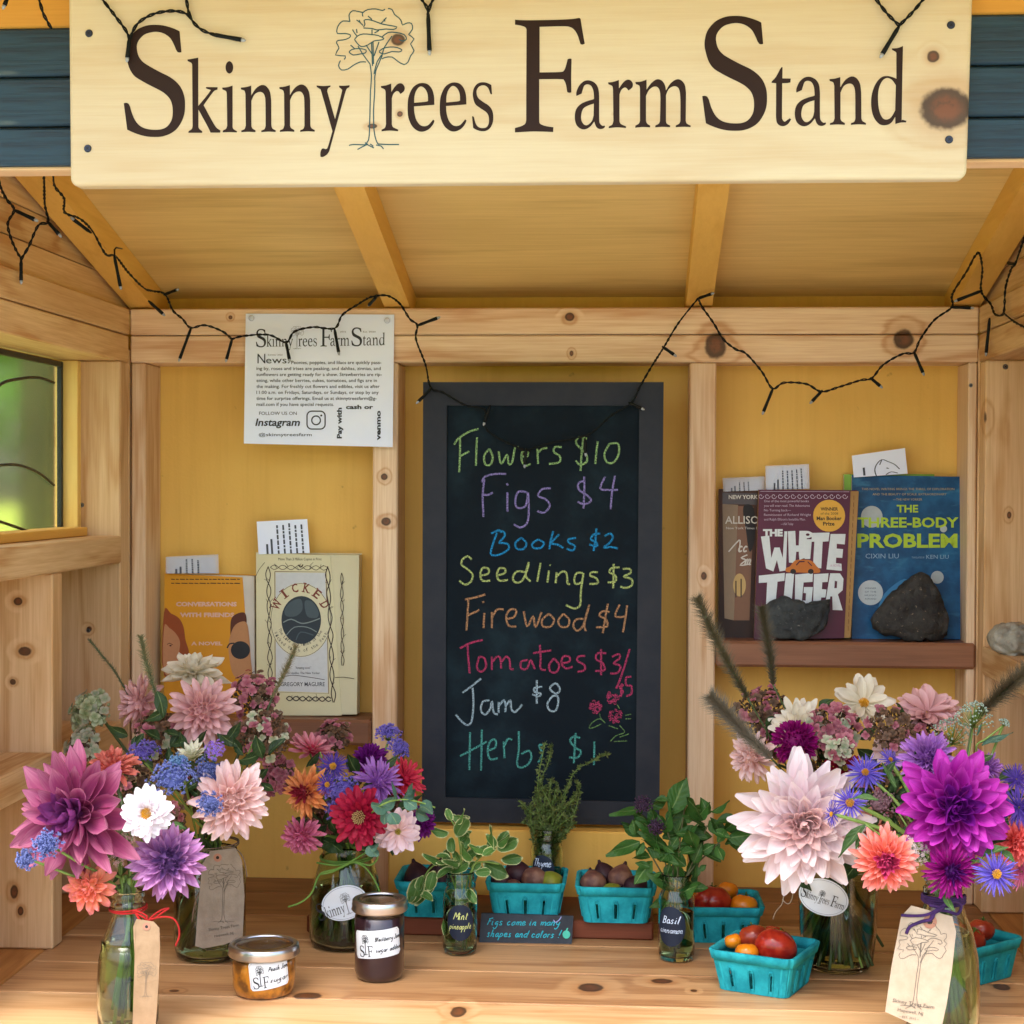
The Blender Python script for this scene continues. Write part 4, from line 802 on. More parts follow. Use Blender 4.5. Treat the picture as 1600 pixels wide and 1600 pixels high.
# right shelf
z3 = lambda x, y: (1080+x/3.077, 680+y/3.077)
Q_ = lambda s: [z3(*[float(c) for c in t.split(',')]) for t in s.split()]
cq = lambda s: [(v.x, v.y) for v in catmull([Vector((x, y, 0)) for x, y in Q_(s)], 4, True)]
DK = paint('brown_cover', '#4f2e1c', '#2a1810', 5, (1, 1, .5), .5, spec=.25)
r, f = book([(1123, 764), (1228, 765), (1226, 1001), (1123, 1001)], 2.602, .03, 'dark brown paperback with a candlelit cover, leftmost on the right shelf', DK, .018)
pr = Print(); pr.poly('a', [Q_('150,330 225,335 205,890 160,880')]); pr.poly('b', [Q_('225,340 300,345 280,890 205,890')]); pr.poly('c', [Q_('150,275 320,280 320,335 150,330')]); pr.ell('g', *z3(232, 720), 10, 18); pr.line('g2', Q_('215,700 215,780'), 2, 1); pr.line('g2', Q_('240,690 240,780'), 2, 1); pr.poly('d', [cq('250,345 300,350 305,500 280,560 262,450')])
PT(pr, 't', 'NEW YORK TIMES', 180, 306, 19, 215, z3, 3, bold=.03); PT(pr, 't', 'ALLISON', 163, 425, 38, 200, z3, 3, bold=.01); PT(pr, 't', 'New York Times Bestseller', 168, 452, 12, 220, z3, 3)
for s, x, y in (('Acc', 200, 560), ('Em', 232, 622)):
    a = Print(); a.hand('z', s, 0, 0, 26, 7, slant=.4, jit=0); V, F = a.L['z']; pr._add('t', [z3(x+v[0], y-v[1]) for v in V], F)
pr.line('t', Q_('180,560 215,520 235,505 230,560'), 2, 3); pr.line('t', Q_('270,575 240,590 262,600 235,625 280,620'), 2, 3)
pr.emit('print', f, r, {'a': flat('#8a7050', .4), 'b': flat('#7a4c28', .4), 'c': flat('#3c2418', .3), 'g': flat('#c9a86a'), 'g2': flat('#3a2a1c'), 'd': flat('#1c1414'), 't': flat('#d8d2c6')})
cardm([(1132, 750), (1190, 748), (1191, 766), (1133, 768)], 2.618, 'laminated slip standing in the dark brown paperback on the right shelf', lines=3)
MR = paint('maroon_cover', '#5a1034', '#480a28', 4, rough=.4, bump=.15, spec=.3)
r, f = book([(1186, 765), (1342, 766), (1329, 998), (1179, 1000)], 2.575, .018, 'maroon paperback with chunky white lettering and an orange car, on the right shelf', MR, .016, cov_q=[(1186, 765), (1329, 766), (1319, 997), (1178, 999)], side=paint('tan_edge', '#b98f52', '#9a7440', 6))
pr = Print()
for k in range(14):
    x = 335+k*31; pr.line('l', [z3(x+14*cos(a)*(1-a/9), 293+14*sin(a)*(1-a/9)) for a in [j*.8 for j in range(9)]], .9, 2)
pr.line('l', Q_('330,270 760,272'), .6, 1); pr.line('l', Q_('330,322 760,322'), .6, 1) if 0 else None
pr.ell('y', *z3(663, 387), 25, 25, 28); PT(pr, 'k', 'WINNER', 622, 362, 16, 84, z3, 3, bold=.03); PT(pr, 'k', 'of the 2008', 622, 382, 12, 84, z3, 3); PT(pr, 'k', 'Man Booker', 603, 408, 18, 120, z3, 3, bold=.03); PT(pr, 'k', 'Prize', 634, 434, 18, 55, z3, 3, bold=.03)
for i, (s, w_) in enumerate((('One of the most powerful books', 215), ('you will ever read. The Adventures', 220), ('No Turning back—', 130), ('Reminiscent of Richard Wright', 225), ('and Ralph Ellison\'s Invisible Man.', 200), ('—USA Today', 60))): PT(pr, 'l', s, 350+(0 if w_ > 100 else 80), 322+i*22, 12, w_, z3, 3)
PT(pr, 'w', 'THE', 345, 484, 32, 95, z3, 3, bold=.06)
def blk(s): pr.poly('w', [Q_(s)])
# chunky hand-cut letters
blk('335,487 375,483 385,590 400,540 425,540 440,590 448,462 462,462 455,650 425,655 412,600 395,655 360,640')
blk('465,462 500,460 503,530 517,530 520,460 560,460 545,590 520,600 517,560 505,560 500,615 470,612')
blk('535,500 580,500 572,595 545,595'); pr.poly('w', [cq('530,480 558,460 590,478 560,495')]); pr.ell('m', *z3(560, 478), 3, 2)
blk('580,470 665,468 660,510 632,512 625,640 585,635 592,512 578,512')
blk('670,475 742,475 738,525 700,522 699,545 730,548 726,590 697,588 695,615 722,618 724,652 650,645')
blk('325,675 450,662 448,700 415,704 405,810 360,812 365,708 325,710')
blk('455,665 495,663 480,830 440,830')
blk('500,670 585,662 583,705 540,708 532,795 550,795 552,760 540,758 542,730 585,730 575,835 498,832')
blk('590,668 660,664 656,705 630,707 628,740 650,742 645,780 625,780 622,800 650,804 645,840 585,835')
pr.poly('w', [Q_('668,664 715,664 732,690 728,745 705,765 728,842 680,840 678,775 668,775 662,838 640,835'), Q_('690,700 702,702 700,735 688,735')])
pr.poly('o', [cq('455,640 475,630 500,602 545,598 580,605 605,632 618,645 610,662 520,660 460,658')]); pr.ell('k', *z3(490, 655), 4.5, 4); pr.ell('k', *z3(575, 655), 4.5, 4); pr.line('m', Q_('505,625 520,608 545,607'), 2, 1); pr.line('m', Q_('560,608 580,628'), 1.6, 1)
PT(pr, 'l', 'A NOVEL', 668, 632, 12, 52, z3, 3, bold=.03)
for k in range(20): pr.line('k2', Q_(f'{780-k*1.45+2},{290+k*33} {780-k*1.45+2},{290+k*33+22}'), .8, 1)
pr.emit('print', f, r, {'l': flat('#c9b4c6'), 'y': flat('#e6b042'), 'k': flat('#2a1c14'), 'w': flat('#dfe8ea'), 'm': flat('#4a0e2c'), 'o': flat('#c8742a'), 'k2': flat('#6b4a22')})
cardm([(1199, 731), (1259, 729), (1261, 764), (1199, 765)], 2.604, 'laminated slip of small print standing in the maroon paperback', lines=True)
GRN = paint('green_cover', '#86b83a', '#6d9a2a', 10, rough=.4)
r, f = book([(1319, 741), (1460, 741), (1460, 1001), (1319, 1001)], 2.618, .012, 'bright green book showing only a strip behind the blue paperback', GRN, .004)
n = NT('blue_cover'); P = n.n('TexCoord', out=3); nz = n.noise(P, 28, 5, .6)
c = n.mix(n.rng(nz, .35, .7), hx('#0d4470'), hx('#1a5f8e')); c = n.mix(n.rng(n.noise(n.vm('MULTIPLY', P, (8, 8, 22)), 4, 4), .55, .75, 0, .5), c, hx('#3f88ac')); n.put(n.b.inputs['Base Color'], c); n.set(Roughness=.45); n.b.inputs['Specular IOR Level'].default_value = .3
r, f = book([(1331, 742), (1509, 745), (1502, 999), (1331, 998)], 2.597, .019, 'tall blue paperback with lime green title lettering, rightmost on the right shelf', n.m, .018)
pr = Print(); pr.ell('mo', *z3(868, 392), 17, 17, 26); pr.ell('mo', *z3(1213, 450), 5.5, 5.5, 16); pr.ell('mo', *z3(1183, 683), 10, 10, 20)
PT(pr, 'g', 'THE', 988, 370, 36, 103, z3, 3, bold=.03); PT(pr, 'g', 'THREE-BODY', 800, 442, 48, 485, z3, 3, bold=.03); PT(pr, 'g', 'PROBLEM', 798, 538, 66, 482, z3, 3, bold=.035)
PT(pr, 'l', 'CIXIN LIU', 838, 592, 24, 160, z3, 3); PT(pr, 'l', 'TRANSLATED BY', 1060, 592, 9, 62, z3, 3); PT(pr, 'l', 'KEN LIU', 1130, 594, 20, 108, z3, 3)
for i, (x, w_) in enumerate(((820, 445), (872, 355), (970, 140))): PT(pr, 't', ['THIS NOVEL WRITING BRINGS THE THRILL OF EXPLORATION', 'AND THE BEAUTY OF SCALE. EXTRAORDINARY', '—THE NEW YORKER'][i], x, 264+i*22+i*3, 11, w_, z3, 3)
pr.poly('p', [cq('930,760 1025,690 1040,740 980,830 900,850')]); pr.ell('c', *z3(862, 757), 19.5, 19.5, 28)
for i, s in enumerate(('WINNER', 'OF THE', 'HUGO', 'AWARD')): PT(pr, 'd', s, 862, 740+i*17, 9, 55, z3, 3, align='CENTER')
pr.emit('print', f, r, {'mo': flat('#b4c0c2'), 'g': flat('#b4d33a'), 'l': flat('#8fb0cc'), 't': flat('#b8a87a'), 'p': flat('#3f86b8'), 'c': flat('#c2ccd0'), 'd': flat('#46586a')})
def anim(pr):
    pr.line('k', [(.42, .0), (.4, .25), (.45, .5), (.55, .66), (.66, .55), (.78, .4), (.86, .2)], .022, 3); pr.line('k', [(.55, .66), (.5, .45)], .02, 2); pr.line('k', [(.62, .3), (.66, .26)], .03, 1); pr.line('k', [(.6, .02), (.7, .12), (.82, .05)], .025, 3); pr.rect('k', .18, .05, .22, .4)
cardm([(1331, 712), (1414, 700), (1418, 740), (1334, 746)], 2.606, 'white slip with a small line drawing sticking out of the blue paperback', lines=False, clear=False, extra=anim)

def rock(name, label, sil, Y, depth, mat, seed=1, ndiv=3):
    """stone whose front outline follows sil (photo pixels), rounded in depth"""
    C = [at(x, y, Y) for x, y in sil]; cx = sum(p.x for p in C)/len(C); cz = sum(p.z for p in C)/len(C)
    pol = sorted([(math.atan2(p.z-cz, p.x-cx), sqrt((p.x-cx)**2+(p.z-cz)**2)) for p in C])
    def R(a):
        for i in range(len(pol)):
            a0, r0 = pol[i]; a1, r1 = pol[(i+1) % len(pol)]
            if i == len(pol)-1: a1 += 2*pi
            aa = a if a >= pol[0][0] else a+2*pi
            if a0 <= aa <= a1: return lerp(r0, r1, (aa-a0)/max(1e-6, a1-a0))
        return pol[0][1]
    bm = bmesh.new(); bmesh.ops.create_icosphere(bm, subdivisions=4, radius=1)
    from mathutils import noise as mn
    for v in bm.verts:
        c = v.co.copy(); a = math.atan2(c.z, c.x); rr_ = sqrt(c.x**2+c.z**2); R_ = R(a)
        k = 1+.10*mn.noise(c*2.3+Vector((seed, 0, 0)))+.05*mn.noise(c*6+Vector((0, seed, 0)))-.16*abs(mn.noise(c*1.9+Vector((seed, 3, 0))))-.07*abs(mn.noise(c*4.5+Vector((1, seed, 0))))
        yk = abs(c.y)**.6*(1 if c.y > 0 else -1)
        v.co = Vector((cx+R_*rr_*cos(a)*min(1, k), Y+depth/2+yk*depth/2*k+.006*mn.noise(c*4+Vector((seed, 9, 1))), cz+R_*rr_*sin(a)*min(1, k)))
    V = [v.co.copy() for v in bm.verts]; F = [tuple(x.index for x in f_.verts) for f_ in bm.faces]; bm.free()
    return tag(mk(name, V, F, mat, None, True), label, 'stone')
def stone(name, a, b_, c):
    n = NT(name); P = n.n('TexCoord', out=3); q = n.mix(n.rng(n.noise(P, 35, 6, .7), .35, .65), hx(a), hx(b_)); q = n.mix(n.rng(n.noise(P, 160, 4, .7), .62, .72), q, hx(c)); n.put(n.b.inputs['Base Color'], q); n.set(Roughness=.7); n.bump(n.noise(P, 70, 6, .7), 1, .004); return n.m
ST1 = stone('dark_stone', '#3f4444', '#22272a', '#7a7a72')
rock('stone', 'dark grey angular stone in front of the maroon paperback', [(1194, 948), (1215, 935), (1228, 931), (1240, 938), (1262, 944), (1285, 940), (1300, 936), (1298, 962), (1290, 984), (1270, 997), (1240, 1001), (1212, 999), (1195, 985)], 2.547, .026, ST1, 2)
rock('stone', 'dark grey wedge shaped stone propped against the blue paperback', [(1362, 966), (1378, 945), (1404, 922), (1425, 903), (1445, 893), (1460, 902), (1470, 920), (1480, 950), (1486, 985), (1484, 1000), (1450, 1003), (1400, 999), (1370, 992)], 2.55, .035, stone('dark_brown_stone', '#3c3a36', '#1f1e1e', '#8a7a62'), 5)
rock('stone', 'pale rounded speckled stone on the right side rail', [(1551, 1000), (1558, 984), (1574, 976), (1595, 975), (1615, 978), (1632, 990), (1638, 1005), (1628, 1020), (1600, 1030), (1572, 1028), (1556, 1018)], 2.36, .06, stone('pale_stone', '#b2ae9e', '#8a8678', '#cfcabc'), 8)

# ================================================================ jars and bottles
GLS = glass('clear_glass', '#eaf4ec', .015); GLS_G = glass('greenish_glass', '#dcebdc', .02)
WATER = NT('water'); WATER.set(Base_Color=hx('#c6d2a8'), Roughness=.0, Transmission_Weight=1, IOR=1.33); WATER = WATER.m
LID = NT('lid_metal'); P = LID.n('TexCoord', out=3); LID.set(Base_Color=hx('#c9ccd2'), Metallic=1., Roughness=.28); LID.bump(LID.noise(P, 200, 2), .1, .0003); LID = LID.m
LIDT = NT('lid_top'); LIDT.set(Base_Color=hx('#a89fa0'), Metallic=1., Roughness=.22); LIDT.bump(LIDT.noise(LIDT.n('TexCoord', out=3), 30, 2), .2, .001); LIDT = LIDT.m
def vessel(name, label, c, prof, wall=.0022, mat=None, water=None, seg=48, cat='jar', water_mat=None, lid=None):
    r = thing(name, label, cat, c)
    out = [(rr_, z) for rr_, z in prof]; inn = [(max(.0005, rr_-wall), max(z, .006)) for rr_, z in prof][::-1]
    V, F = lathe([(0, 0)]+out+inn+[(0, .006)], c, seg); mk('glass', V, F, mat or GLS, r, True)
    if water:
        wp = [(max(.0005, rr_-wall-.0004), max(z, .0066)) for rr_, z in prof if z < water]; V, F = lathe([(0, .0066)]+wp+[(wp[-1][0], water), (0, water)], c, seg)
        mk('water' if not water_mat else 'contents', V, F, water_mat or WATER, r, True)
    return r
def curved(c, rad, px, py, wpx, hpx):
    """local label frame on a cylinder: u,v in photo px around the label centre"""
    p = at(px, py, c[1]); dx = p.x-c[0]; a0 = math.asin(max(-.95, min(.95, dx/rad))); k = c[1]/F_PX
    # centre height from the ray hitting the front of the cylinder
    yf = c[1]-rad*cos(a0); zc = at(px, py, yf).z; k = yf/F_PX
    def f(u, v, e):
        a = a0+u*k/rad; return Vector((c[0]+(rad+.0003+e)*sin(a), c[1]-(rad+.0003+e)*cos(a), zc-v*k))
    return f
def patch(name, f, loop, mat, parent, grid=8):
    """label: outline given in px, filled as strips so it bends round the glass"""
    xs = [p[0] for p in loop]; x0, x1 = min(xs), max(xs); V = []; F = []
    def span(x):
        ys_ = []
        for i in range(len(loop)):
            a, b_ = loop[i], loop[(i+1) % len(loop)]
            if (a[0]-x)*(b_[0]-x) <= 0 and a[0] != b_[0]: ys_.append(lerp(a[1], b_[1], (x-a[0])/(b_[0]-a[0])))
        return (min(ys_), max(ys_)) if ys_ else (0, 0)
    N = grid*3
    for i in range(N+1):
        x = lerp(x0+.01, x1-.01, i/N); lo, hi = span(x); V += [f(x, lo, -.0001), f(x, hi, -.0001)]
    for i in range(N): F.append((2*i, 2*i+1, 2*i+3, 2*i+2))
    return mk(name, V, F, mat, parent, True)
LABW = paint('label_paper', '#e2eaf0', '#d4dde6', 8, rough=.45); NAVY = paint('navy_label', '#15253c', '#101c30', 8, rough=.6)
def rotp(P, a): return [(x*cos(a)-y*sin(a), x*sin(a)+y*cos(a)) for x, y in P]
# preserve jars
def preserve(label, c, prof, lidr, lid_z, bandh, fill, fillmat, lab):
    r = vessel('preserve_jar', label, c, [(a, b_) for a, b_ in prof if b_ > fill-.004], .002, GLS, None)
    V, F = lathe([(0, 0)]+[(a, b_) for a, b_ in prof if b_ <= fill]+[(prof[-3][0]-.002, fill+.001), (0, fill+.001)], c, 64); mk('contents', V, F, fillmat, r, True)
    bz = lid_z
    V, F = lathe([(lidr-.0015, bz-bandh), (lidr, bz-bandh+.001), (lidr+.0012, bz-bandh+.003), (lidr, bz-bandh*.55), (lidr+.0008, bz-bandh*.45), (lidr, bz-bandh*.3), (lidr, bz-.002), (lidr-.0015, bz), (lidr-.006, bz), (lidr-.006, bz-.002)], c, 64); bd = mk('lid_band', V, F, LID, r, True)
    V, F = lathe([(lidr-.0062, bz-.0022), (lidr-.009, bz-.0012), (lidr-.011, bz-.0025), (lidr*.5, bz-.0022), (0, bz-.0018)], c, 48); mk('lid', V, F, LIDT, r, True)
    return r
n = NT('peach_preserve'); P = n.n('TexCoord', out=3); n.put(n.b.inputs['Base Color'], n.mix(n.rng(n.noise(P, 60, 4), .38, .62), hx('#bd7a18'), hx('#6a4014'))); n.set(Roughness=.3, Coat_Weight=1., Coat_Roughness=.02); PEACH = n.m
n = NT('berry_preserve'); P = n.n('TexCoord', out=3); n.put(n.b.inputs['Base Color'], n.mix(n.noise(P, 60, 4), hx('#2a1220'), hx('#170a14'))); n.set(Roughness=.3, Coat_Weight=1., Coat_Roughness=.02); BERRY = n.m
p0 = onfloor(409, 1556); pj = (p0.x, p0.y+.012, .0005)
pj_ = preserve('short wide silver lidded preserve jar of amber fruit at the front of the counter', pj, [(.030, 0), (.0345, .003), (.0372, .012), (.0378, .03), (.0372, .042), (.0385, .046), (.0385, .052)], .0418, .060, .014, .045, PEACH, None)
def sflabel(r, c, rad, px, py, tilt, w_, h_, l1, l2):
    f0 = curved(c, rad, px, py, w_, h_); f = lambda u, v, e: f0(*(rotp([(u, v)], tilt)[0]), e)
    patch('label', f, rrct(-w_/2, -h_/2, w_/2, h_/2, 5, 4), LABW, r)
    pr = Print(); sc = h_/64
    L = rrct(-w_/2+2.5, -h_/2+2.5, w_/2-2.5, h_/2-2.5, 4, 3); pr.line('g', [(x, y) for x, y in L+[L[0]]], .5, 1)
    tx = -w_/2+w_*.27
    pr.tree('k', lambda x, y: (tx+(x-586)*.115*sc*2.0*.62, (y-120)*.135*sc*1.55), .8, 1)
    for s_, n1 in (('S', 'S'), ('F', 'F')):
        xs = [p[0] for p in LET[n1][0]]; ysv = [p[1] for p in LET[n1][0]]; xa_, xb_, ya_, yb_ = min(xs), max(xs), min(ysv), max(ysv); hh = 26*sc; ww = hh*.52
        ox = tx-ww-4*sc if n1 == 'S' else tx+4.5*sc
        pr.poly('k', [[(ox+(x-xa_)/(xb_-xa_)*ww, 2*sc+(y-ya_)/(yb_-ya_)*hh) for x, y in LET[n1][0]]])
    for s, y in ((l1, -11*sc), (l2, 14*sc)):
        a = Print(); a.hand('z', s, 0, 0, 5.0*sc, 1.5*sc, width=w_*.52, slant=.35, jit=.1); V, F = a.L['z']; pr._add('k', [(-w_/2+w_*.47+v[0], y-v[1]+3) for v in V], F)
    pr.emit('print', f, r, {'k': INK, 'g': flat('#9aa2ac')})
sflabel(pj_, pj, .0379, 431, 1523, -.12, 66, 46, 'Peach Jam', 'sugar')
p0 = onfloor(591, 1531); jj = (p0.x, p0.y+.010, .0005)
jj_ = preserve('tall preserve jar of dark berry jam with a silver lid, beside the amber one', jj, [(.024, 0), (.028, .002), (.0305, .010), (.0308, .05), (.0306, .078), (.028, .083), (.0315, .086), (.0315, .092)], .0338, .0985, .0155, .080, BERRY, None)
sflabel(jj_, jj, .0309, 594, 1476, -.10, 82, 44, 'Blackberry Jam', 'sugar added')
# herb jars
HP = [(.016, 0), (.0205, .0015), (.0222, .008), (.0226, .02), (.0226, .072), (.0218, .079), (.0182, .086), (.0175, .089), (.0192, .091), (.0176, .094), (.0190, .097), (.0176, .100), (.0188, .104), (.0182, .106)]
HJ = {}
for nm, lb, bx, by, zf, word, lx, ly, lw, cw, kk in (('mint', 'slim glass herb jar of variegated mint with a round navy label', 718, 1490, 0, ('Mint', 'pineapple'), 722, 1442, 55, '#d9e48c', 1.0), ('basil', 'slim glass herb jar of basil with a round navy label', 1057, 1500, 0, ('Basil', 'cinnamon'), 1047, 1448, 60, '#cfe0f6', 1.04), ('thyme', 'slim glass jar of thyme behind the middle fig basket', 854, 1414, .0252, ('Thyme', ''), 848, 1362, 50, '#cfe0f6', 1.0)):
    p0 = onfloor(bx, by, zf); c = (p0.x, p0.y+.004, zf+.0005); prof = [(a*kk, b_*kk) for a, b_ in HP]
    r = vessel('herb_jar', lb, c, prof, .0018, GLS_G, .062 if nm != 'thyme' else .05, 40); HJ[nm] = (r, c)
    f = curved(c, .0227*kk, lx, ly, 50, 50); L = [(lw*.41*cos(a), lw*.52*sin(a)) for a in [2*pi*k/30 for k in range(30)]]
    patch('label', f, L, NAVY, r)
    pr = Print()
    for i, s in enumerate(word):
        if s:
            a = Print(); ww = min(lw*.66, len(s)*6.0); a.hand('z', s, -ww/2, 0, 6.0 if i == 0 else 4.6, 1.2 if i == 0 else .85, width=ww, slant=.3, jit=.08); V, F = a.L['z']; pr._add('c', [(v[0], (-5 if word[1] else -8)+i*15-v[1]) for v in V], F)
    pr.emit('print', f, r, {'c': flat(cw, .6)})

# ================================================================ berry baskets with fruit
BK = paint('turquoise_pulp', '#27acb8', '#148794', 45, rough=.8, bump=1.0, fine=150, spec=.25)
def basket(label, c, rot, top=.104, bot=.086, h=.050, group='turquoise berry baskets', sx=1.0):
    r = thing('berry_basket', label, 'basket', c, group)
    R = Matrix.Rotation(rot, 3, 'Z'); C = Vector(c); t = .0022
    W = lambda x, y, z: C+R @ Vector((x*sx, y, z))
    def half(z): return lerp(bot, top, z/h)/2
    nx, nz = 24, 8
    def side(k):
        b = MB(); Rk = Matrix.Rotation(k*pi/2, 3, 'Z')
        def S(u, z, o):
            a = half(z); q = Vector((u*a, -a-o, z)); 
            # rounded corners
            cr = .010
            ex = abs(u*a)-(a-cr)
            if ex > 0: q.y += cr-sqrt(max(0, cr*cr-ex*ex))*1.0
            q = Rk @ q; return W(q.x, q.y, q.z)
        xs = [-1+2*i/nx for i in range(nx+1)]; zs_ = [0, .006, .011, .016, .021, .026, .031, .036, h-.011]
        slots = []
        for i in range(nx):
            for j in range(len(zs_)-1):
                xc_ = (xs[i]+xs[i+1])/2
                hole = any(abs(xc_-s_) < .045 for s_ in (-.52, 0, .52)) and zs_[j+1] <= .0265 and zs_[j] > .001
                if hole: continue
                out = [S(xs[i], zs_[j], .0), S(xs[i+1], zs_[j], .0), S(xs[i+1], zs_[j+1], 0), S(xs[i], zs_[j+1], 0)]
                inn = [S(xs[i], zs_[j], -t), S(xs[i+1], zs_[j], -t), S(xs[i+1], zs_[j+1], -t), S(xs[i], zs_[j+1], -t)]
                b.add(out+inn, [(0, 1, 2, 3), (7, 6, 5, 4), (0, 4, 5, 1), (1, 5, 6, 2), (2, 6, 7, 3), (3, 7, 4, 0)])
        # proud ribs beside the slots
        for s_ in (-.52, 0, .52):
            for d in (-.062, .062):
                q = [S(s_+d, z, .0012) for z in (.004, .016, .027)]; b.tube(q, .0009, 5)
            b.tube([S(s_-.062, .027, .0012), S(s_-.03, .0305, .0012), S(s_+.03, .0305, .0012), S(s_+.062, .027, .0012)], .0009, 5)
        o = b.build('side', BK, r, True)
        o.data.polygons.foreach_set('use_smooth', [False]*len(o.data.polygons))
        b = MB(); P = []
        for i in range(nx): 
            q = []
            for u in (xs[i], xs[i+1]): q += [S(u, h-.0125, .0022), S(u, h-.001, .0030), S(u, h, .0014), S(u, h-.0005, -t-.0002), S(u, h-.0125, -t-.0002)]
            b.add(q, [(0, 5, 6, 1), (1, 6, 7, 2), (2, 7, 8, 3), (3, 8, 9, 4), (4, 9, 5, 0)])
        b.build('rim', BK, r, True)
    for k in range(4): side(k)
    b = MB(); a = bot/2-.0015; b.add([W(-a, -a, .001), W(a, -a, .001), W(a, a, .001), W(-a, a, .001), W(-a, -a, .003), W(a, -a, .003), W(a, a, .003), W(-a, a, .003)], [(3, 2, 1, 0), (4, 5, 6, 7)])
    b.build('base', BK, r)
    return r, W
def skin(name, a, b_, spec=.5, rough=.25, mott=40, bloom=None):
    n = NT(name); P = n.n('TexCoord', out=3); rd = n.n('ObjectInfo', out=5)
    c = n.mix(n.rng(n.noise(P, mott, 4), .35, .65), hx(a), hx(b_))
    if bloom: c = n.mix(n.rng(n.noise(P, 90, 5), .5, .7, 0, .6), c, hx(bloom))
    n.put(n.b.inputs['Base Color'], c); n.set(Roughness=rough); n.b.inputs['Specular IOR Level'].default_value = spec; n.b.inputs['Subsurface Weight'].default_value = .08; n.b.inputs['Subsurface Radius'].default_value = (.01, .004, .002); n.bump(n.noise(P, 150, 2), .12, .0005); return n.m
TOM = [skin('tomato_red', '#8f1a12', '#b23420', rough=.2, mott=70), skin('tomato_orange', '#d9760e', '#e48a18'), skin('tomato_rust', '#a03a1e', '#842818')]
FIG = [skin('fig_brown', '#5a3a34', '#7d5a4a', .3, .55, 60, '#8a6a5a'), skin('fig_dark', '#2c1620', '#3a1e24', .3, .5, 60), skin('fig_green', '#6a7424', '#86882c', .3, .5, 60)]
CALYX = flat('#4a6a24', .7)
def fruit(kind, c, rad, mat, label, group, ax=(.2, -.3, 1)):
    bm = bmesh.new(); bmesh.ops.create_uvsphere(bm, u_segments=24, v_segments=16, radius=1)
    az = Vector(ax).normalized(); Q = az.to_track_quat('Z', 'Y').to_matrix()
    V = []
    for v in bm.verts:
        p = v.co.copy(); a = math.atan2(p.y, p.x)
        if kind == 'fig':
            k = 1.0 if p.z < 0 else 1-.42*p.z**1.6; q = Vector((p.x*k, p.y*k, p.z*.92 if p.z < 0 else p.z*1.18)); q *= 1+.02*cos(a*7)
        else:
            q = Vector((p.x, p.y, p.z*.84)); q *= 1+.03*cos(5*a)*max(0, p.z)
            if p.z > .8: q.z -= (p.z-.8)*.7
        V.append(Vector(c)+Q @ (q*rad))
    F = [tuple(x.index for x in f_.verts) for f_ in bm.faces]; bm.free()
    r = thing(kind, label, kind, c, group); mk('flesh', V, F, mat, r, True)
    b = MB()
    if kind == 'tomato' and rad > .015:
        for k in range(5):
            a = 2*pi*k/5; d = Q @ Vector((cos(a), sin(a), 0)); t_ = Q @ Vector((-sin(a), cos(a), 0)); top = Vector(c)+az*rad*.74
            b.add([top, top+d*rad*.25+t_*rad*.07+az*.002, top+d*rad*.55-az*rad*.02, top+d*rad*.25-t_*rad*.07+az*.002], [(0, 1, 2, 3)])
        b.tube([Vector(c)+az*rad*.72, Vector(c)+az*rad*1.0], [.0014, .0009], 5)
    elif kind == 'fig': b.tube([Vector(c)+az*rad*1.12, Vector(c)+az*rad*1.4], [rad*.2, rad*.1], 6)
    if b.V: b.build('stalk', CALYX if kind == 'tomato' else FIG[1], r, True)
def fbk(label, bx, by, z, rot, fruits, grp, **k):
    p = onfloor(bx, by, z); c = Vector((p.x, p.y, z+.0006))
    h_ = k.get('bot', .086)/2
    c.y += h_*1.0
    r, W = basket(label, c, rot, **k)
    for (kind, x, y, zz_, rad, m, ax, lb) in fruits: fruit(kind, W(x, y, zz_), rad, m, lb, grp, ax)
F2 = 'figs in the middle basket'
fbk('turquoise berry basket of figs half hidden behind the mint jar', 678, 1434, .0255, .0, [('fig', -.026, -.012, .046, .019, FIG[1], (-.3, .2, 1), 'dark fig at the left of the basket behind the mint'), ('fig', .008, -.018, .044, .017, FIG[1], (.4, .4, .6), 'dark fig at the middle of the basket behind the mint'), ('fig', .0, .022, .046, .018, FIG[1], (.2, -.3, 1), 'dark fig at the back of the basket behind the mint')], 'figs in the left basket')
fbk('turquoise berry basket of mixed figs in the middle of the riser board', 821, 1436, .0255, .0, [('fig', -.034, -.020, .042, .015, FIG[1], (-.6, .2, .5), 'small dark fig at the left corner of the middle basket'), ('fig', -.014, .004, .048, .020, FIG[1], (-.3, .5, .8), 'large dark purple fig in the middle basket'), ('fig', .010, -.012, .046, .018, FIG[0], (.1, .9, .3), 'round brown fig at the front of the middle basket'), ('fig', .032, -.012, .042, .0165, FIG[2], (.7, .5, .2), 'green fig at the right of the middle basket'), ('fig', -.018, -.028, .036, .014, FIG[0], (-.2, .4, .2), 'brown fig low at the front of the middle basket')], F2)
fbk('turquoise berry basket of brown figs at the right end of the riser board', 962, 1443, .0255, .0, [('fig', -.031, -.014, .046, .018, FIG[0], (-.2, .8, .7), 'pale brown fig at the left of the right basket'), ('fig', -.016, .018, .050, .016, FIG[1], (-.4, .0, 1), 'dark fig with its stem up at the back of the right basket'), ('fig', .006, -.002, .050, .018, FIG[0], (.3, .5, .9), 'brown fig at the centre top of the right basket'), ('fig', .026, -.018, .042, .017, FIG[1], (.5, .2, .6), 'dark fig at the right front of the right basket'), ('fig', -.006, -.030, .038, .013, FIG[2], (.5, .2, .3), 'green fig low in the right basket')], 'figs in the right basket')
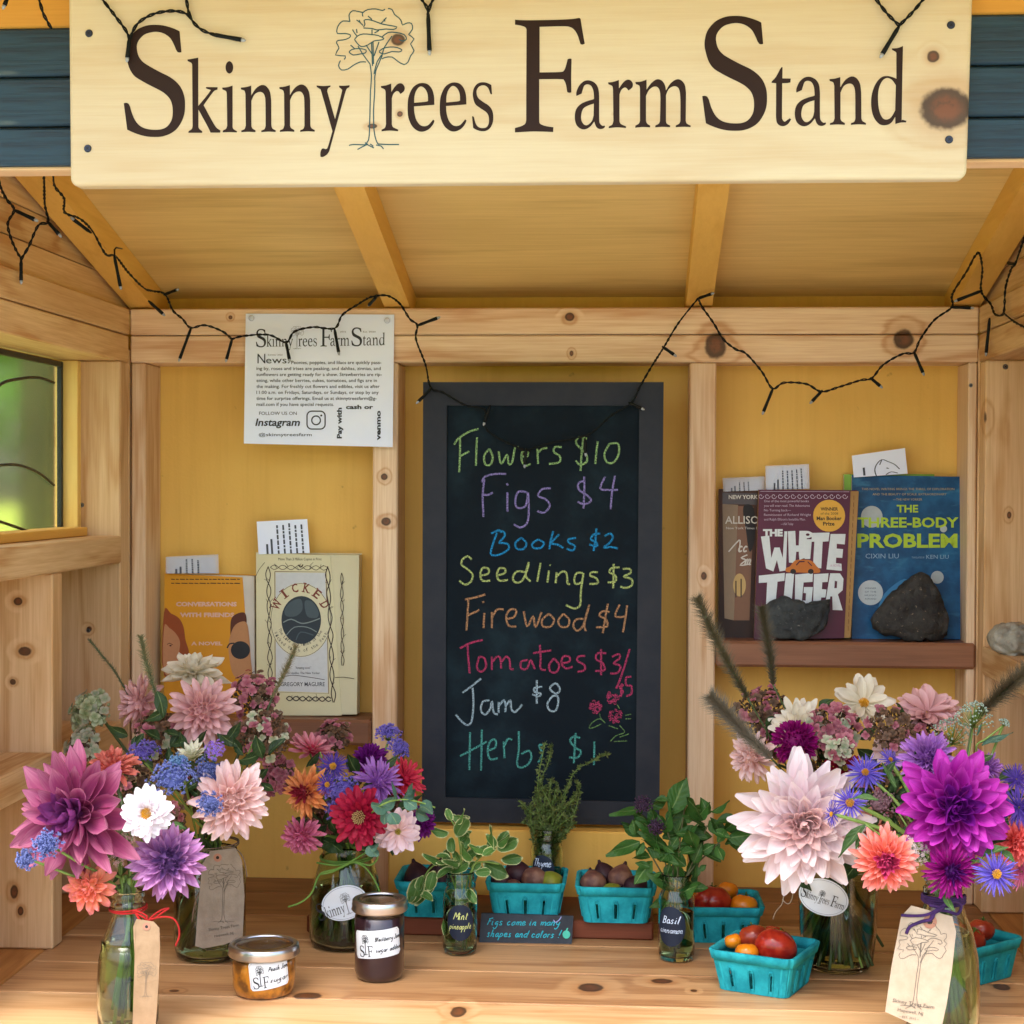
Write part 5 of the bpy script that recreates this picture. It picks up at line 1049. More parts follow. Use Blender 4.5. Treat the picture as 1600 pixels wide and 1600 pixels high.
fbk('turquoise berry basket of tomatoes behind the basil jar', 1128, 1474, 0, .03, [('tomato', -.012, -.014, .048, .026, TOM[0], (0, .5, 1), 'large dark red tomato in the basket behind the basil'), ('tomato', .030, -.018, .044, .019, TOM[1], (.2, .3, 1), 'orange tomato at the right of the basket behind the basil'), ('tomato', .012, .022, .056, .014, TOM[1], (.2, .3, 1), 'small orange tomato at the back of the basket behind the basil'), ('tomato', -.032, .010, .056, .012, TOM[1], (.2, .3, 1), 'small orange tomato at the left of the basket behind the basil')], 'tomatoes in the back basket', top=.106)
p = onfloor(1200, 1552)
fbk('turquoise berry basket of ripe tomatoes turned at an angle at the front', 1199, 1556, 0, -.42, [('tomato', .016, -.006, .049, .0265, TOM[0], (.3, .6, .8), 'biggest red tomato in the front basket'), ('tomato', -.020, .016, .052, .019, TOM[2], (-.2, .5, 1), 'medium rust red tomato in the front basket'), ('tomato', -.042, .002, .048, .011, TOM[1], (-.3, .2, 1), 'tiny orange tomato at the left corner of the front basket'), ('tomato', -.012, -.030, .045, .0145, TOM[1], (0, .3, 1), 'small yellow orange tomato at the front edge of the front basket'), ('tomato', .000, .034, .054, .014, TOM[2], (.2, .2, 1), 'small red tomato at the back of the front basket')], 'tomatoes in the front basket', top=.106, bot=.088)
fbk('turquoise berry basket of tomatoes behind the right hand bouquet bottle', 1517, 1538, 0, -.85, [('tomato', .018, .010, .058, .0165, TOM[2], (.2, .2, 1), 'upper red tomato in the basket behind the right bottle'), ('tomato', .022, -.014, .050, .0175, TOM[2], (.2, -.3, 1), 'front red tomato in the basket behind the right bottle'), ('tomato', -.004, .000, .056, .011, TOM[1], (0, .2, 1), 'small orange tomato in the basket behind the right bottle'), ('tomato', -.020, -.018, .046, .016, TOM[0], (0, .2, 1), 'dark red tomato low in the basket behind the right bottle')], 'tomatoes in the right basket', top=.102, bot=.086)

# small slate note
SG = thing('slate_note', 'small grey slate note with turquoise handwriting about figs, leaning on the riser', 'note', at(822, 1474, 2.285))
SQ = [(752, 1427), (896, 1431.5), (893, 1480), (748.5, 1473.5)]; SD = (.022, .022, 0, 0); YN2 = 2.288
panel('slate', SQ, YN2, SG, paint('grey_slate', '#3b4148', '#2d3238', 30, rough=.8, bump=.8), .004, SD)
P4s = [at(x, y, YN2+d) for (x, y), d in zip(SQ, SD)]
def smap(x, y, e):
    d = ray(x, y); nn = (P4s[1]-P4s[0]).cross(P4s[3]-P4s[0]).normalized(); t = nn.dot(P4s[0]-CAM)/nn.dot(d); return CAM+d*t+Vector((0, -.0004-e, 0))
pr = Print()
def hw(pr, col, s, x, y, w_, h_, lw, slope=0):
    a = Print(); a.hand('z', s, 0, 0, h_, lw, width=w_, slant=.35, jit=.07); V, F = a.L['z']; pr._add(col, [(x+v[0], y-v[1]+v[0]*slope) for v in V], F)
hw(pr, 'c', 'Figs come in many', 760, 1445, 115, 5.6, 1.35, .01); hw(pr, 'c', 'shapes and colors', 760, 1463, 106, 5.4, 1.35, .02); hw(pr, 'c', '!', 871, 1465, 6, 6, 1.5)
pr.ell('g', 885, 1460, 6, 6.5, 14); pr.line('g', [(885, 1454), (887, 1450)], 2, 1); pr.line('p', [(865, 1437), (868, 1441), (874, 1437), (877, 1432)], 1.5, 3)
pr.emit('chalk_writing', smap, SG, {'c': flat('#27b3c4', .7), 'g': flat('#4cc3a8', .7), 'p': flat('#9a9fd0', .7)})
# ================================================================ vases
def stemm(name, a, b_):
    n = NT(name); P = n.n('TexCoord', out=3); n.put(n.b.inputs['Base Color'], n.mix(n.noise(P, 30, 2), hx(a), hx(b_))); n.set(Roughness=.55); return n.m
STEM = stemm('green_stem', '#5f7d32', '#7d9a48'); STEMD = stemm('dark_stem', '#2f4424', '#47592e')
VA = {}
def vase(key, label, bx, by, yoff, prof, water, mat, name='glass_bottle', cat='bottle', neck=None, kk=1.0):
    p0 = onfloor(bx, by); c = (p0.x, p0.y+yoff, .0005); prof = [(a*kk, b_*kk) for a, b_ in prof]
    r = vessel(name, label, c, prof, .0026, mat, water, 56, cat)
    VA[key] = (r, Vector(c), neck or (prof[-1][0]*.55, prof[-1][1]))
BOT = [(.029, 0), (.034, .002), (.036, .010), (.0368, .03), (.0368, .06), (.035, .085), (.030, .108), (.0225, .127), (.0185, .138), (.0178, .146), (.0205, .148), (.0208, .152), (.0182, .154), (.0182, .158), (.020, .160), (.020, .164), (.018, .166)]
vase('A', 'clear glass bottle of flowers tied with a red bow, front left corner of the counter', 196, 1612, .010, BOT, .10, GLS, kk=.93)
JB = [(.036, 0), (.043, .003), (.0455, .012), (.0465, .03), (.0465, .10), (.045, .114), (.036, .124), (.034, .128), (.0365, .130), (.0345, .134), (.036, .137), (.0345, .141)]
vase('B', 'glass jar of flowers with a twine tied kraft tag, behind the red bow bottle', 322, 1500, .02, JB, .085, GLS_G, 'glass_jar', 'jar', kk=.99)
JC = [(.040, 0), (.046, .003), (.0485, .012), (.0490, .035), (.0475, .06), (.042, .09), (.0355, .112), (.032, .120), (.0335, .122), (.0318, .126), (.033, .129), (.0315, .133)]
vase('C', 'rounded glass jar of flowers with an oval white label, behind the berry preserve', 537, 1482, .02, JC, .08, GLS_G, 'glass_jar', 'jar')
JD = [(.036, 0), (.042, .003), (.046, .012), (.050, .05), (.0515, .10), (.052, .15), (.0535, .168)]
vase('D', 'wide clear glass vase of flowers behind the angled tomato basket', 1312, 1519, .022, JD, .12, GLS, 'glass_vase', 'vase', neck=(.034, .168), kk=.97)
vase('E', 'tall clear glass bottle of flowers with a purple yarn bow and a big pale tag', 1475, 1628, .010, [(a*1.06, b_*1.08) for a, b_ in BOT], .12, GLS, kk=1.02)
# ================================================================ petals
def petal_mat(name, base, tip, mid=None, streak=.25, trans=.28, var=.12, rough=.55, center=None):
    n = NT(name); uv = n.n('UVMap', uv_map='UV'); r = n.n('UVMap', uv_map='R')
    su = n.n('SeparateXYZ', {0: uv}, 0); sv = n.n('SeparateXYZ', {0: uv}, 1); rt = n.n('SeparateXYZ', {0: r}, 1); rr = n.n('SeparateXYZ', {0: r}, 0)
    rnd = n.n('ObjectInfo', out=5)
    c = n.mix(n.rng(sv, .1, .95), hx(base), hx(tip))
    if mid: c = n.mix(n.math('MULTIPLY', n.rng(sv, .15, .5), n.rng(sv, .95, .55)), c, hx(mid))
    ed = n.math('ABSOLUTE', n.math('SUBTRACT', su, .5)); c = n.mix(n.math('MULTIPLY', n.rng(ed, .28, .5), .45), c, hx(tip)); c = n.mix(n.rng(ed, .055, .0, 0, .22), c, hx(base))
    if center: c = n.mix(n.rng(rt, .38, .02), c, hx(center))
    vv = n.n('CombineXYZ', {0: n.math('MULTIPLY', su, 14), 1: n.math('MULTIPLY', sv, 1.2), 2: n.math('MULTIPLY', rnd, 50)})
    st = n.noise(vv, 1, 3)
    c = n.mix(n.math('MULTIPLY', n.rng(st, .35, .7), streak), c, hx(base), 'MIX')
    val = n.math('ADD', n.math('MULTIPLY', rnd, var), n.math('MULTIPLY', rr, var)); val = n.math('SUBTRACT', 1+var, val)
    h = n.t.nodes.new('ShaderNodeHueSaturation'); n.put(h.inputs['Color'], c); n.put(h.inputs['Value'], val); h.inputs['Hue'].default_value = .5
    c = h.outputs[0]
    n.put(n.b.inputs['Base Color'], c); n.set(Roughness=rough); n.b.inputs['Specular IOR Level'].default_value = .25
    n.bump(st, .35, .0006)
    tr = n.t.nodes.new('ShaderNodeBsdfTranslucent'); n.put(tr.inputs[0], c)
    mx = n.t.nodes.new('ShaderNodeMixShader'); mx.inputs[0].default_value = trans
    n.t.links.new(n.b.outputs[0], mx.inputs[1]); n.t.links.new(tr.outputs[0], mx.inputs[2]); n.t.links.new(mx.outputs[0], n.out.inputs[0])
    return n.m
PROF = {'point': [.40, .58, .78, .93, 1, .98, .86, .58, .10], 'round': [.34, .50, .68, .86, .97, 1, .93, .74, .28], 'soft': [.36, .54, .72, .87, .97, 1, .92, .68, .22], 'thin': [.6, .8, .95, 1, .95, .8, .3], 'spoon': [.30, .42, .62, .88, 1, .86, .28], 'notch': [.3, .5, .72, .9, 1, .98, .62]}
def petal_geo(shape, wid, cup=.5, bend=.15, tipc=.0, wav=.0, rs=None, nu=6):
    """petal of length 1 along +x, width wid, upper side +z"""
    pf = PROF[shape]; nv = len(pf)-1; V = []; uv = []; F = []; rs = rs or random
    ph = rs.uniform(0, 6); tw = rs.uniform(-.35, .35); sk = rs.uniform(-.14, .14); bend = bend+rs.uniform(-.12, .12); cup = cup*rs.uniform(.7, 1.3)
    for i in range(nv+1):
        t = i/nv; w_ = pf[i]*wid/2
        x = t; z = bend*(t**2)-bend*.2*t+tipc*max(0, t-.6)**2*4
        for j in range(nu+1):
            u = -1+2*j/nu; cz = cup*w_*(u*u)*(1.25-.75*t)+.10*w_*cos(u*pi*2.0)*(1-t*.4)
            zz_ = z+cz+wav*sin(t*6+ph+u*2.2)*.035+tw*u*w_*t
            xx = x-.05*(u*u)*pf[i]*(1 if t > .8 else 0)
            V.append(Vector((xx, u*w_+sk*t*t, zz_))); uv.append((.5+u/2, t))
    for i in range(nv):
        for j in range(nu): a = i*(nu+1)+j; F.append((a, a+1, a+nu+2, a+nu+1))
    return V, F, uv
def pmesh(name, geo, mat, layer, rnd=0):
    V, F, uv = geo; me = bpy.data.meshes.new(name); me.from_pydata(V, [], F); me.materials.append(mat)
    me.polygons.foreach_set('use_smooth', [True]*len(F))
    for nm, dat in (('UV', uv), ('R', [(rnd, layer)]*len(V))):
        l = me.uv_layers.new(name=nm); l.data.foreach_set('uv', [x for lp in me.loops for x in dat[lp.vertex_index]])
    me.update(); return me
def basis(ax):
    ax = Vector(ax).normalized(); u = Vector((0, 0, 1)).cross(ax)
    if u.length < .1: u = Vector((1, 0, 0))
    u.normalize(); return u, ax.cross(u), ax
KIND = {  # N, theta0, theta1, len0, len1, width, shape, core, cup, bend, tip
 'dinner': (62, 12, 104, .34, 1.0, .36, 'point', .07, .75, .10, .10), 'deco': (78, 8, 112, .30, .92, .36, 'point', .12, .9, .12, .05),
 'formal': (90, 8, 112, .30, .85, .30, 'round', .18, 1.1, .18, 0), 'ball': (120, 8, 125, .32, .56, .30, 'round', .46, 1.5, .22, 0),
 'open': (26, 58, 96, .75, 1.0, .40, 'round', .05, .45, .06, 0), 'water': (46, 34, 102, .55, 1.0, .34, 'round', .08, .6, .12, 0), 'zinnia': (64, 40, 98, .42, .98, .25, 'notch', .08, .3, .05, .05),
 'aster': (44, 76, 96, .85, 1.0, .075, 'thin', .06, .3, .02, 0), 'mum': (110, 12, 108, .35, .95, .17, 'spoon', .12, 1.3, .18, 0), 'bud': (34, 5, 52, .6, 1.0, .30, 'point', .05, .8, -.10, 0)}
CEN = {}
def bloom(label, px, py, Y, rp, face, kind, mat, key, name='dahlia', center=None, cr=.16, squash=1, sep=None, N=None, seed=None, stem=True, cat='flower', group=None, wid=None, shape=None):
    rs = random.Random(seed if seed is not None else int(px*7+py)); c = at(px, py, Y); R = px2m(rp, Y)
    n_, th0, th1, l0, l1, wd, shp, core, cup, bend, tipc = KIND[kind]; n_ = N or n_; wd = wid or wd; shp = shape or shp
    r = thing(name, label, cat, c, group or {'A': 'flowers in the red bow bottle', 'B': 'flowers in the back left jar', 'C': 'flowers in the oval label jar', 'D': 'flowers in the wide vase', 'E': 'flowers in the purple bow bottle'}.get(key))
    R *= {'formal': 1.22, 'deco': 1.1, 'mum': 1.14, 'zinnia': 1.1, 'ball': 1.05, 'water': 1.08, 'open': 1.05, 'dinner': 1.03}.get(kind, 1.05); u, v, ax = basis(face); sep = rp > 44 if sep is None else sep
    lay = 4; geos = [[petal_geo(shp, wd*(1.12-.3*(k/(lay-1)) if kind not in ('aster', 'open') else 1), cup*(1.5-.8*k/(lay-1)), bend*(1.8-1.3*k/(lay-1)), tipc, .6, rs) for _ in range(4)] for k in range(lay)]
    meshes = [[pmesh('petal', g, mat, k/(lay-1), rs.random()) for g in gg] for k, gg in enumerate(geos)] if sep else None
    mb = MB(); ga = rs.uniform(0, 6)
    for i in range(n_):
        t = (i+.5)/n_; th = radians(lerp(th0, th1, t**.62)+rs.uniform(-8, 8)); ph = ga+i*2.39996+rs.uniform(-.16, .16)
        if kind in ('open', 'aster', 'water') : ph = ga+i*2.39996+rs.uniform(-.05, .05)
        ln = R*lerp(l0, l1, t**.8)*rs.uniform(.84, 1.08)
        rad = u*cos(ph)+v*sin(ph); d = (rad*sin(th)+ax*cos(th)).normalized()
        b0 = c+d*core*R-ax*R*.12
        tn = ax.cross(rad).normalized(); nz = d.cross(tn); nz = -nz if nz.dot(ax) < 0 and th < 1.6 else nz
        nz = d.cross(tn)
        # upper side of a petal looks back at the flower's axis
        up = (ax*sin(th)-rad*cos(th)).normalized(); yy = up.cross(d)
        M = Matrix((d, yy, up)).transposed().to_4x4(); M = Matrix.Translation(b0) @ M @ Matrix.Diagonal((ln*(1-core*.5), ln, ln, 1))
        k = min(lay-1, int(t*lay))
        if sep: place('petal', meshes[k][rs.randrange(4)], M, r)
        else:
            V, F, uv = geos[k][rs.randrange(4)]; mb.add([M @ p for p in V], F, uv, [(rs.random(), k/(lay-1))]*len(V))
    if kind not in ('open', 'aster', 'bud'):
        cb2 = MB(); kc = {'ball': .5, 'formal': .3, 'mum': .26, 'deco': .24}.get(kind, .16); V, F = lathe([(0, -1), (.6, -.8), (.95, -.3), (.95, .3), (.6, .8), (0, 1)], (0, 0, 0), 10); cb2.add([c-ax*R*.06+(u*p[0]+v*p[1]+ax*p[2]*.9)*R*kc for p in [Vector(q) for q in V]], F, [(.5, .1)]*len(V), [(.9, 0)]*len(V)); cb2.build('flower_core', mat, r, True)
    if not sep: mb.build('petals', mat, r, True, 'stuff')
    if center:
        b = MB(); 
        for i in range(46):
            t = i/46; ph = i*2.4; rad = (u*cos(ph)+v*sin(ph)); q = c+ax*R*(.10 if kind in ('water', 'zinnia') else -.06)+rad*R*cr*sqrt(t)+ax*R*cr*.55*(1-t)
            b.tube([q-ax*R*.05, q+ax*R*.05+rad*R*.02], [R*cr*.13, R*cr*.10], 5)
        V, F = [], []
        b.build('flower_centre', center, r, True)
    if stem and key in VA:
        vr, vc, (nr, nz_) = VA[key]; a = rs.uniform(0, 6.28)
        back = c-ax*R*.25; nk = vc+Vector((nr*.75*cos(a), nr*.75*sin(a), nz_-.004)); bt = vc+Vector((-nr*1.7*cos(a), -nr*1.7*sin(a), .010+rs.uniform(0, .02)))
        mid = back.lerp(nk, .5)-ax*R*.35; mid.z = lerp(back.z, nk.z, .35)
        b = MB(); b.tube(catmull([back, mid, nk, bt], 6), [rs.uniform(.0017, .0028)]*19, 6); b.build('stem', STEM if rs.random() < .6 else STEMD, r, True)
    b = MB()   # green calyx behind
    for k in range(6):
        a = k*pi/3; d = (u*cos(a)+v*sin(a)); q = c-ax*R*.14
        b.add([q-ax*R*.06, q+d*R*.14+v*R*.02, q+d*R*.26-ax*R*.02, q+d*R*.14-v*R*.02], [(0, 1, 2, 3)])
    b.build('calyx', CALYX, r)
    return r
YC = flat('#e0a020', .7); YG_ = flat('#b9a43a', .7); OC = flat('#c98a1c', .7)
pm = petal_mat
PINKPUR = pm('petal_pink_purple', '#9a3a70', '#c07a94', '#aa4c78', .6, center='#7d3a7c'); WHITE = pm('petal_white', '#efe2e2', '#f4eff4', None, .12, .3); LILAC = pm('petal_lilac', '#965a9a', '#cf9bcb', '#b678b4', .3, center='#75508a')
CORAL = pm('petal_coral', '#f0986a', '#e98a88', '#f09a78', .25); CORAL2 = pm('petal_coral_dark', '#c8584e', '#d98272', None, .3); PALE = pm('petal_pale_pink', '#e8b8ac', '#f4dcdc', None, .2); CREAM = pm('petal_cream', '#e5dcc0', '#f1ead8', None, .15, .35)
PINK = pm('petal_pink', '#d29a98', '#ecc4c4', None, .25); RED = pm('petal_red', '#b01238', '#d03a50', None, .3); CRIM = pm('petal_crimson', '#7e0828', '#9c0f34', None, .25, .15); ORANGE = pm('petal_orange', '#a8384a', '#eba562', '#e09050', .3, center='#8a2030'); MAG = pm('petal_magenta', '#8e0c78', '#c640bc', '#a5189a', .3, .3, center='#74188a')
MAGB = pm('petal_magenta_ball', '#7a0a5a', '#930f6c', None, .2, .2); PLUM = pm('petal_plum', '#5a0e58', '#74187a', None, .2, .2); BLUSH = pm('petal_blush', '#e9c6c6', '#eee4e6', '#e8d4d8', .25, .35, center='#e8c8c6'); HOTPINK = pm('petal_hot_pink', '#b84a74', '#d884a4', None, .4); AST = pm('petal_violet', '#5a44b0', '#7468cf', None, .2, .25, .2); AST2 = pm('petal_purple', '#3f2880', '#5a3f9c', None, .2, .2); STRIPE = pm('petal_striped', '#b82848', '#e0a2ac', None, .5); MLIL = pm('petal_mid_lilac', '#9a58b4', '#b884cc', None, .3); LIME = pm('petal_lime', '#b8c070', '#dcd8c8', None, .2)
PEACHP = pm('petal_peach', '#e08a78', '#ecb4a4', None, .25)
# bouquet A (front left bottle)
YA = 1.90
bloom('huge ragged pink purple dahlia facing left, the leftmost bloom', 112, 1274, 1.86, 126, (-.40, -1, .10), 'dinner', PINKPUR, 'A', N=60, wid=.37)
bloom('small pure white dahlia with a yellow eye in the front left bouquet', 229, 1271, 1.835, 43, (.05, -1, .12), 'water', WHITE, 'A', center=YC, cr=.17, sep=True, N=58, wid=.46)
bloom('shaggy lilac dahlia below the white one, facing right', 264, 1345, 1.86, 60, (.35, -1, .25), 'formal', LILAC, 'A', N=110, wid=.27, shape='point')
bloom('small coral dahlia under the big pink purple one', 138, 1388, 1.86, 41, (-.15, -1, .05), 'formal', CORAL, 'A', sep=True, N=60, wid=.38)
bloom('salmon dahlia seen from the side behind the big pink purple one', 172, 1196, 1.96, 42, (-.1, -.55, .9), 'formal', CORAL2, 'A')
bloom('large pale pink dahlia with rounded petals at the left of the orange one', 362, 1252, 1.98, 62, (.35, -1, .1), 'formal', PALE, 'B', sep=True)
# bouquet B
bloom('big ragged cream dahlia in front of the yellow paperback', 302, 1045, 2.30, 58, (.1, -.35, 1), 'dinner', CREAM, 'B', N=44, wid=.5)
bloom('dusty pink dahlia facing left below the grass plume', 212, 1100, 2.24, 50, (-.75, -.6, .1), 'formal', PINK, 'B', N=60)
bloom('dusty pink dahlia in the middle of the back left bouquet', 315, 1110, 2.16, 54, (.1, -1, .25), 'formal', PINK, 'B', sep=True, N=80)
bloom('half open lime and lilac bud in the back left bouquet', 300, 1185, 2.02, 32, (.0, -.5, 1), 'bud', LIME, 'B', name='dahlia_bud')
# bouquet C
YC_ = 2.20
bloom('red and white striped dahlia seen from the side above the orange one', 488, 1168, 2.25, 42, (.3, -.35, .9), 'zinnia', STRIPE, 'C', name='striped_dahlia', N=44)
bloom('orange dahlia with a dark red heart in the oval label jar', 474, 1238, 2.16, 46, (-.5, -1, .1), 'deco', ORANGE, 'C', sep=True, N=70, wid=.26)
bloom('small rose pink dahlia low at the left of the oval label jar', 470, 1308, 2.16, 33, (-.1, -1, -.2), 'formal', HOTPINK, 'C', N=70)
bloom('deep plum dahlia at the top of the oval label bouquet', 578, 1186, 2.27, 32, (.1, -.7, .8), 'formal', PLUM, 'C')
bloom('lilac dahlia above the crimson zinnia', 594, 1220, 2.20, 42, (.5, -.8, .5), 'mum', MLIL, 'C', N=80)
bloom('red zinnia at the right of the oval label bouquet beside the blackboard', 636, 1216, 2.24, 38, (.75, -.7, .45), 'zinnia', RED, 'C', name='zinnia', N=70, wid=.16)
bloom('crimson zinnia with a tan centre at the front of the oval label bouquet', 561, 1277, 2.12, 46, (0, -1, .1), 'zinnia', CRIM, 'C', name='zinnia', center=flat('#a88a5a', .8), cr=.2, sep=True, N=84, wid=.29)
bloom('small white pink dahlia at the lower right of the oval label bouquet', 622, 1300, 2.15, 37, (.25, -1, -.1), 'open', pm('petal_white_pink', '#ecc9c6', '#ead6e0', None, .2), 'C', center=YG_, cr=.12, N=40, sep=True)
bloom('dark plum dahlia behind the small white pink one', 662, 1286, 2.22, 26, (.8, -.8, 0), 'formal', PLUM, 'C')
bloom('deep purple aster with a yellow eye above the crimson zinnia', 520, 1197, 2.17, 26, (.1, -1, .4), 'aster', AST2, 'C', name='aster', center=YC, cr=.2)
bloom('deep purple aster with a small yellow eye, below the other one', 511, 1226, 2.15, 20, (-.1, -1, .1), 'aster', AST2, 'C', name='aster', center=YC, cr=.2)
# bouquet D
bloom('huge blush white dahlia at the front of the wide vase', 1257, 1288, 1.99, 112, (-.1, -1, .02), 'dinner', BLUSH, 'D', N=110, wid=.33, shape='soft')
bloom('magenta ball dahlia above the huge blush one', 1243, 1158, 2.06, 42, (0, -1, .35), 'ball', MAGB, 'D')
bloom('creamy white dahlia behind the magenta ball', 1250, 1138, 2.14, 50, (0, -1, .45), 'water', CREAM, 'D', center=YG_, cr=.14, sep=True)
bloom('white open dahlia with an orange eye at the top of the right bouquets', 1350, 1097, 2.18, 50, (.05, -.8, .6), 'open', CREAM, 'D', center=YC, cr=.14, N=20, sep=True)
bloom('dusty pink dahlia at the top right of the wide vase bouquet', 1450, 1108, 2.16, 52, (.1, -.55, .85), 'open', PINK, 'D', N=44, sep=True)
bloom('pale pink dahlia at the far left of the wide vase bouquet facing left', 1170, 1184, 2.14, 42, (-.8, -.7, -.1), 'formal', PALE, 'D', N=80)
bloom('dark red zinnia between the blush dahlia and the violet asters', 1320, 1200, 2.10, 30, (.1, -1, .1), 'zinnia', CRIM, 'D', name='zinnia', center=YG_, cr=.12)
bloom('peach dahlia half hidden behind the coral ball', 1345, 1300, 2.05, 46, (0, -1, .2), 'formal', PEACHP, 'D')
bloom('small pink dahlia behind the violet asters', 1392, 1165, 2.1, 34, (-.4, -.8, .4), 'open', PALE, 'D', N=26)
# bouquet E
bloom('huge bright magenta dahlia on the right', 1493, 1262, 1.87, 93, (.02, -1, .18), 'deco', MAG, 'E', N=88, wid=.38, shape='soft')
bloom('coral ball dahlia at the left of the big magenta one', 1385, 1346, 1.84, 50, (.0, -1, .0), 'formal', pm('petal_coral_ball', '#ee8058', '#ef9c96', '#ec7c66', .2, center='#c8407a'), 'E', sep=True, N=110, wid=.27)
bloom('dark magenta zinnia like dahlia below the big magenta one', 1487, 1362, 1.85, 43, (.0, -1, -.05), 'mum', pm('petal_fuchsia', '#7d0a66', '#9c0f80', None, .25, .25, center='#4a1468'), 'E', sep=False)
bloom('lilac dahlia above the big magenta one', 1450, 1184, 1.95, 44, (-.05, -1, .4), 'mum', MLIL, 'E', N=110, wid=.24)
bloom('pale lilac dahlia at the upper right of the big magenta one', 1543, 1200, 1.98, 28, (.3, -.9, .4), 'mum', MLIL, 'E')
bloom('blue violet aster with a yellow eye at the lower right', 1558, 1366, 1.84, 35, (.05, -1, .05), 'aster', AST, 'E', name='aster', center=YC, cr=.19, N=50)
bloom('coral red dahlia cut by the right edge of the picture', 1592, 1316, 1.90, 38, (.4, -1, 0), 'formal', pm('petal_coral_red', '#d4443c', '#e87a78', None, .2), 'E')
bloom('violet aster above the blush dahlia, its eye hidden in shade', 1352, 1206, 1.98, 30, (-.1, -.8, .5), 'aster', AST, 'E', name='aster', center=OC, cr=.17, N=60)
bloom('violet aster with a bright yellow eye beside the blush dahlia', 1328, 1254, 1.93, 26, (-.1, -1, .1), 'aster', AST, 'E', name='aster', center=YC, cr=.24)
bloom('violet aster seen from the side in front of the blush dahlia', 1298, 1272, 1.91, 22, (-.9, -.35, .1), 'aster', AST, 'E', name='aster', center=YC, cr=.15)
bloom('small violet aster behind the lilac dahlia', 1392, 1186, 2.0, 20, (.3, -.7, .6), 'aster', AST, 'E', name='aster', center=OC)
bloom('dark blue aster at the upper right edge of the picture', 1590, 1216, 1.94, 26, (.3, -.8, .5), 'aster', AST2, 'E', name='aster', N=70)
bloom('dark blue aster beside the big magenta dahlia at the right edge', 1594, 1262, 1.90, 32, (.2, -1, .1), 'aster', AST2, 'E', name='aster', N=80)
bloom('pink aster behind the blue violet one at the right edge', 1598, 1362, 1.92, 28, (.4, -1, .2), 'aster', HOTPINK, 'E', name='aster', N=60)
# ================================================================ fillers
def cluster(name, label, px, py, Y, rp, key, mat, kind, n_=60, face=(0, -.6, .8), flatk=.6, sz=1.0, cat='flower', stemc=STEM, seed=1, group=None, core=True):
    """fluffy heads: many tiny florets on a shallow dome"""
    rs = random.Random(seed*31+int(px)); c = at(px, py, Y); R = px2m(rp, Y); u, v, ax = basis(face)
    r = thing(name, label, cat, c, group or {'A': 'flowers in the red bow bottle', 'B': 'flowers in the back left jar', 'C': 'flowers in the oval label jar', 'D': 'flowers in the wide vase', 'E': 'flowers in the purple bow bottle'}.get(key))
    b = MB(); st = MB()
    hub = c-ax*R*.9
    if kind in ('fluff', 'bead') and core:
        V, F = lathe([(0, -.5), (.55, -.35), (.9, -.05), (.75, .25), (.4, .42), (0, .5)], (0, 0, 0), 14); b.add([c+(u*p[0]+v*p[1]+ax*(p[2]*flatk*.95-.12))*R*(.72 if kind == 'fluff' else .7) for p in [Vector(q) for q in V]], F, [(.5, .0)]*len(V), [(.95, .1)]*len(V))
    n_ = int(n_*1.5)
    for i in range(n_):
        t = sqrt((i+.5)/n_); ph = i*2.4+rs.uniform(-.3, .3); rad = u*cos(ph)+v*sin(ph)
        q = c+rad*R*t*rs.uniform(.85, 1.1)+ax*R*flatk*((1-t*t)-.5)+Vector((rs.uniform(-1, 1), rs.uniform(-1, 1), rs.uniform(-1, 1)))*R*(.14 if kind == 'fluff' else .06)
        d = (rad*t+ax*.9+Vector((rs.uniform(-.4, .4), rs.uniform(-.4, .4), rs.uniform(-.4, .4)))).normalized(); s = px2m(1, Y)*sz
        if kind == 'fluff':
            for k in range(9):
                e = (d+Vector((rs.uniform(-1, 1), rs.uniform(-1, 1), rs.uniform(-1, 1)))).normalized(); b.tube([q, q+e*s*4.2], [s*1.1, s*.35], 3, cap=True)
        elif kind == 'star':
            a_, b2, _ = basis(d); 
            for k in range(5):
                g = 2*pi*k/5; e = a_*cos(g)+b2*sin(g); f2 = a_*cos(g+.35)+b2*sin(g+.35); f3 = a_*cos(g-.35)+b2*sin(g-.35)
                b.add([q, q+f3*s*1.6+d*s*.4, q+e*s*3.3+d*s*.3, q+f2*s*1.6+d*s*.4], [(0, 1, 2, 3)], [(.5, 0), (0, .5), (.5, 1), (1, .5)], [(rs.random(), .6)]*4)
        elif kind == 'bead':
            V, F = lathe([(0, -1), (.7, -.7), (1, 0), (.7, .7), (0, 1)], (0, 0, 0), 6); k_ = s*rs.uniform(1.2, 2.2); b.add([q+Vector(p)*k_ for p in V], F, [(.5, .5)]*len(V), [(rs.random(), .5)]*len(V))
        if i % 3 == 0: st.tube([hub, hub.lerp(q, .6)+Vector((0, 0, -R*.05)), q], [px2m(.8, Y), px2m(.5, Y), px2m(.35, Y)], 4)
    b.build('florets', mat, r, kind != 'star', 'stuff')
    if key in VA:
        vr, vc, (nr, nz_) = VA[key]; a = rs.uniform(0, 6.28); nk = vc+Vector((nr*.7*cos(a), nr*.7*sin(a), nz_-.004)); bt = vc+Vector((-nr*1.6*cos(a), -nr*1.5*sin(a), .012))
        mid = hub.lerp(nk, .45); st.tube(catmull([hub, mid, nk, bt], 6), .0016, 5)
    st.build('stem', stemc, r, True)
    return r
